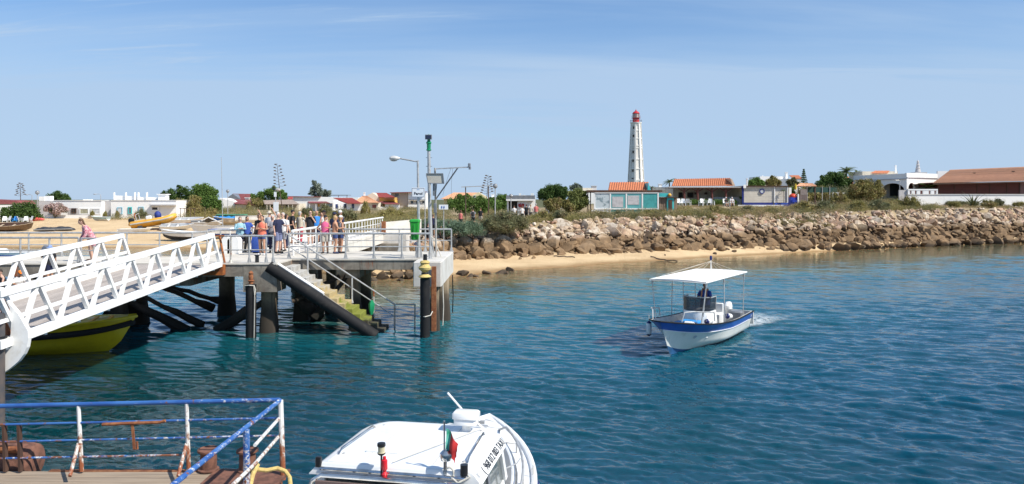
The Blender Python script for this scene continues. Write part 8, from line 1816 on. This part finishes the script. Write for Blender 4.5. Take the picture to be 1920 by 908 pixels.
    # bottoms
    if bottom:
        w = MB()
        if not sit: w.loft([ring(.84, .165 * f, .122 * f), ring(.93, .176 * f, .126 * f), ring(1.0, .165 * f, .122 * f)])
        else: w.loft([ring(.90, .185 * f, .15 * f), ring(1.0, .175 * f, .135 * f)])
        for hp, kn, an, te, s_ in J:
            hv_, kv, av = Vector(hp), Vector(kn), Vector(an)
            if legs == 'shorts': pts, rr = [hv_, hv_.lerp(kv, .5), hv_.lerp(kv, .88)], [.105, .098, .088]
            elif legs == 'short': pts, rr = [hv_, hv_.lerp(kv, .25), hv_.lerp(kv, .48)], [.105, .10, .094]
            else: pts, rr = [hv_, hv_.lerp(kv, .5), kv, kv.lerp(av, .5), kv.lerp(av, .95)], [.105, .092, .072, .068, .058]
            w.tube([lo(p) for p in pts], [r_ * f * k for r_ in rr], 10)
        w.build({'shorts': 'shorts', 'short': 'shorts', 'long': 'trousers'}[legs], CL[bottom], t, local=True, smooth=60)
    for hp, kn, an, te, s_ in J:
        MB().tube([lo((an[0], an[1] + .065, .04)), lo((an[0], an[1] + .02, .05)), lo((te[0], te[1], .038)), lo((te[0], te[1] - .03, .03))], [.036 * k, .048 * k, .044 * k, .025 * k], 8).build('shoe', SHOE[shoes], t, local=True)
    if bag == 'backpack' or bag == 'darkpack':
        bp = MB().bbox((0, .20, 1.22), (.28, .16, .44), 0, .05).bbox((0, .30, 1.12), (.20, .06, .22), 0, .03)
        for s_ in (-1, 1): bp.tube([(s_ * .09, .12, 1.42), (s_ * .10, -.02, 1.475), (s_ * .11, -.125, 1.35), (s_ * .12, -.10, 1.15), (s_ * .13, .1, 1.02)], .018, 5)
        bp.xf(UP); o = bp.build('backpack', CL['black' if bag == 'darkpack' else 'navy'], None, local=True, smooth=50); o.location = t.location; o.rotation_euler = t.rotation_euler; tag(o, label_bag(label), 'backpack')
    return t
def label_bag(l): return 'black backpack worn by the ' + ' '.join(l.split()[:9])

person(450, 33.9, 'woman in light blue shirt and patterned trousers leaning at the back rail', 1.58, .5, 'lblue', 'dpattern', ('fold', 'fold'), 1, 'long', 'dark', .05, shoes='white', skin=1)
person(463.5, 34.2, 'woman in blue top with ponytail behind the woman in light blue', 1.60, .9, 'blue', 'black', ('down', 'fwd'), .5, 'long', 'dark', .12, skin=0)
person(491.5, 32.2, 'woman in coral tank top and denim shorts with folded arms', 1.68, -.1, 'coral', 'denim', ('fold', 'fold'), 0, 'short', 'dark', .06, shoes='white', stance=.13, step=.08)
person(486, 33.4, 'dark haired man in black shirt behind the coral tank top, one arm raised', 1.75, -.4, 'black', 'black', ('down', 'up'), .5, 'long', 'dark', skin=0)
person(511, 33.7, 'woman in grey top and navy trousers left of the navy polo man', 1.66, .4, 'grey', 'navy', ('fwd', 'fwd'), .5, 'long', 'grey', .06, skin=1)
person(521.5, 33.2, 'grey haired man in navy polo shirt and blue grey shorts, hands on hips', 1.80, 1.1, 'navy', 'bluegrey', ('down', 'fwd'), .5, 'shorts', 'white', skin=1, fat=1.1)
person(530.5, 34.6, 'man in white shirt and sunglasses right of the navy polo man', 1.76, -.3, 'white', 'grey', ('down', 'down'), .5, 'shorts', 'grey', skin=1, sunglasses=True)
person(536.5, 36.5, 'dark haired person in white top and navy trousers behind the man with sunglasses', 1.66, 2.4, 'white', 'navy', ('down', 'fwd'), .5, 'long', 'dark', .15)
person(505, 37.2, 'person with wide sun hat behind the navy polo man, arm lifted', 1.80, 2.7, 'lgrey', 'denim', ('up', 'down'), .5, 'long', 'grey', cap='beige', brim=True)
person(548.5, 40.3, 'man in black cap and shirt wearing a black backpack on the walkway', 1.80, 2.0, 'black', 'black', ('down', 'down'), .5, 'shorts', 'dark', cap='black', bag='darkpack', skin=0, stance=.14, shoes='brown')
person(562.5, 40.6, 'woman in beige shirt holding up a blue case on the walkway', 1.72, 2.6, 'beige', 'red', ('phone', 'down'), .5, 'long', 'grey', .03)
person(582, 38.8, 'bald man in black shirt with hand at his face', 1.78, .3, 'black', 'brown', ('down', 'face'), .5, 'shorts', 'bald', skin=1, fat=1.15, sunglasses=True)
person(593.5, 40.8, 'bald man in bright blue shirt behind the man touching his face', 1.76, .6, 'bright', 'navy', ('down', 'down'), .5, 'shorts', 'bald', skin=0)
person(602.5, 42.0, 'short haired woman in grey top right of the bright blue shirt', 1.64, .5, 'grey', 'navy', ('face', 'down'), .5, 'long', 'brown', .04)
person(607.5, 40.2, 'man in black cap and white tank top behind the pink top woman', 1.78, .9, 'white', 'black', ('down', 'down'), 0, 'shorts', 'dark', cap='black')
person(610, 33.1, 'woman in pink tank top, white shorts and black cap, hands on hips', 1.68, .05, 'pink', 'khaki', ('hip', 'fwd'), 0, 'shorts', 'dark', .05, cap='black', skin=0, fat=1.15, shoes='black')
person(628.5, 33.0, 'blond woman in tan top and navy shorts beside the pink top woman', 1.66, 1.9, 'tan', 'denim', ('fwd', 'down'), 0, 'short', 'blond', .03, skin=0, shoes='navy')
person(638.5, 33.2, 'woman in white cap with a black backpack, back half turned', 1.66, 2.3, 'grey', 'denim', ('down', 'down'), 0, 'short', 'blond', .06, cap='white', bag='darkpack', skin=0)
person(627, 36.6, 'man in dark cap standing behind the tan top woman', 1.74, 2.8, 'navy', 'khaki', ('down', 'down'), .5, 'shorts', 'dark', cap='navy')
person(637.5, 37.4, 'man in white cap and dark shirt standing farthest behind the pair of women', 1.82, 2.6, 'navy', 'khaki', ('down', 'down'), .5, 'shorts', 'grey', cap='white', bag='darkpack')
person(171, 28.9, 'woman in loose pink patterned dress bending over the railing', 1.72, -.9, 'rose', None, ('lean', 'lean'), 1, 'long', 'brown', .22, lean=R(28), skin=1, dress=True, fat=1.25, shoes='brown')
person(94, 26.3, 'child in pale blue sun hat and dark top on the landing stage', 1.36, -2.0, 'black', 'navy', ('down', 'phone'), .5, 'shorts', 'brown', cap='hatblue', brim=True, skin=0, z=2.1)
person(34, 25.9, 'person in bright orange cap and white shirt on the landing stage', 1.30, .9, 'white', 'navy', ('fwd', 'fwd'), .5, 'shorts', 'brown', cap='orange', skin=0, z=1.35, lean=R(18))
person(8, 25.6, 'person in dark top with bent arm at the far left of the landing stage', 1.35, -.6, 'black', 'teal', ('face', 'fwd'), 0, 'shorts', 'dark', skin=1, z=1.35, lean=R(12))
# blue trolley bag
q = Vector((X_(480, 33.2), 33.2, D)); t = thing('trolley_bag', 'dark blue wheeled bag standing beside the coral tank top woman', 'bag', q)
MB().loft([[(q.x + a * w, q.y + c_ * w * .6, z) for a, c_ in ((-1, -.8), (-.7, -1), (.7, -1), (1, -.8), (1, .8), (.7, 1), (-.7, 1), (-1, .8))] for z, w in ((D + .06, .15), (D + .12, .18), (D + .5, .19), (D + .74, .15), (D + .8, .09))]).build('bag_body', CL['blue'], t)
MB().tube([(q.x - .1, q.y + .1, D + .5), (q.x - .1, q.y + .14, D + 1.0), (q.x + .1, q.y + .14, D + 1.0), (q.x + .1, q.y + .1, D + .5)], .012, 6).build('handle', M['black_plastic'], t)
for dx in (-.12, .12): MB().tube([(q.x + dx - .02, q.y + .08, D + .06), (q.x + dx + .02, q.y + .08, D + .06)], .06, 12).build('wheel', M['black_plastic'], t)
# walkers on the path behind the bushes
def walker(px, Y, label, **kw): x = X_(px, Y); return person(label=label, loc=Vector((x, Y, gz(x, Y))), **kw)
walker(766, 52.5, 'man in light grey shirt holding a phone up behind the parapet', h=1.78, rz=1.2, top='lgrey', bottom='grey', arms=('phone', 'phone'), hair='brown', bag='darkpack')
walker(782, 54, 'person in blue grey shirt beside the man with a raised phone', h=1.7, rz=-.8, top='bluegrey', bottom='denim', arms=('fwd', 'fwd'), hair='brown', cap='navy')
walker(802, 57, 'person in black clothes behind the green light pole', h=1.6, rz=2.2, top='black', bottom='black', hair='dark', hairlen=.1)
walker(812, 59, 'person in dark clothes just right of the green light pole', h=1.6, rz=2.8, top='navy', bottom='black', hair='brown')
walker(826, 58, 'person in dark brown top behind the two figure sign post', h=1.45, rz=1.6, top='brown', bottom='black', hair='dark')
walker(841, 59, 'person in long brown jacket right of the two figure sign', h=1.6, rz=-1.9, top='brown', bottom='brown', hair='brown', hairlen=.15)
walker(864, 70, 'woman in pink red top walking at the left of the file on the path', h=1.62, rz=-.3 + PI, top='salmon', bottom='black', sleeve=0, hair='brown', hairlen=.12)
walker(887, 73, 'walker in mixed grey top with a dark bag second in the file', h=1.66, rz=PI, top='grey', bottom='black', hair='dark', bag='darkpack')
walker(901, 75, 'walker in dark top with tan bag third in the file', h=1.66, rz=2.8, top='black', bottom='khaki', hair='brown')
walker(964, 80, 'walker in white shirt in front of the kiosk opening', h=1.75, rz=PI, top='white', bottom='denim', hair='dark')
walker(979, 79, 'walker in white top below the red lettered panel', h=1.62, rz=3.4, top='white', bottom='black', hair='salmon' if False else 'brown')
walker(987, 80, 'walker in black top right of the red lettered panel', h=1.7, rz=2.9, top='black', bottom='black', hair='dark')
walker(995, 81, 'walker in light brown top right of the kiosk', h=1.62, rz=3.0, top='beige', bottom='navy', hair='blond')
walker(1005, 78, 'walker in bright salmon shirt under the dark spiky tree', h=1.68, rz=PI, top='salmon', bottom='khaki', hair='grey', fat=1.15)
walker(1027, 79, 'grey haired walker with white top and backpack, last of the file on the right', h=1.72, rz=PI, top='white', bottom='grey', hair='grey', bag='darkpack')
walker(1361, 96.8, 'seated person in dark shirt and white cap on the restaurant terrace', h=1.7, rz=.2, top='black', bottom='white', arms=('fwd', 'fwd'), cap='white', sit=True)
walker(1372.5, 97.2, 'seated person in white shirt with red strap on the restaurant terrace', h=1.7, rz=-.2, top='white', bottom='khaki', arms=('fwd', 'fwd'), cap='white', sit=True, strap='red')
# skipper
sp_ = b2w((-.58, 0, .38)); person(label='skipper in blue shirt with orange lifejacket straps at the boat console', loc=sp_, h=1.68, rz=bt_h + PI / 2, top='blue', bottom='navy', arms=('fwd', 'fwd'), sleeve=.5, hair='dark', skin=2, legs='long')
sk_ = bpy.data.objects.new('_', None); bpy.data.objects.remove(sk_)
root = [o for o in COL.objects if o.get('label', '').startswith('skipper')][0]
for s_ in (-1, 1): MB().tube([(s_ * .09, .10, 1.35), (s_ * .09, .02, 1.46), (s_ * .085, -.10, 1.40), (s_ * .09, -.135, 1.2), (s_ * .08, -.14, 1.02)], .028, 6).build('lifejacket_strap', CL['tan'], root, local=True)
# wake foam behind the boat
m, nt, bs = _new('foam'); v = tcoord(nt, True)
at = nt.nodes.new('ShaderNodeAttribute'); at.attribute_name = 'fade'
nf = mth(nt, 'MULTIPLY', rng(nt, noise(nt, mapping(nt, v, (1.2, 1.2, 1)), 2.6, 8, .75, 1.2), .38, .55), at.outputs['Fac'])
bs.inputs['Base Color'].default_value = (.75, .80, .80, 1); bs.inputs['Roughness'].default_value = .7; lk(nt, nf, bs.inputs['Alpha'])
r_ = np.random.default_rng(4); NL, NW = 40, 16; FV, FA = [], []
for i in range(NL + 1):
    u = i / NL
    for j in range(NW + 1):
        w = (j / NW - .5) * 2; half = .45 + .75 * math.sin(min(u * 1.6, 1) * PI / 2)
        p = b2w((-3.1 - 3.6 * u, w * half - .9 * u * u, 0)); p.x += 1.6 * u * u
        FV.append((p.x, p.y, .075 + .02 * vnoise(p.x, p.y, .9, 5) * 2)); FA.append(max(0, (1 - abs(w) ** 2) * min(1, u * 9) * (1 - u) ** .6) * 1.1)
ii = np.arange((NL + 1) * (NW + 1)).reshape(NL + 1, NW + 1); FF = np.stack([ii[:-1, :-1], ii[:-1, 1:], ii[1:, 1:], ii[1:, :-1]], -1).reshape(-1, 4)
fmh = npmesh('wake_foam', np.array(FV), FF, m, True); at_ = fmh.attributes.new('fade', 'FLOAT', 'POINT'); at_.data.foreach_set('value', np.array(FA, np.float32))
tag(linkmesh('wake_foam', fmh), kind='stuff')
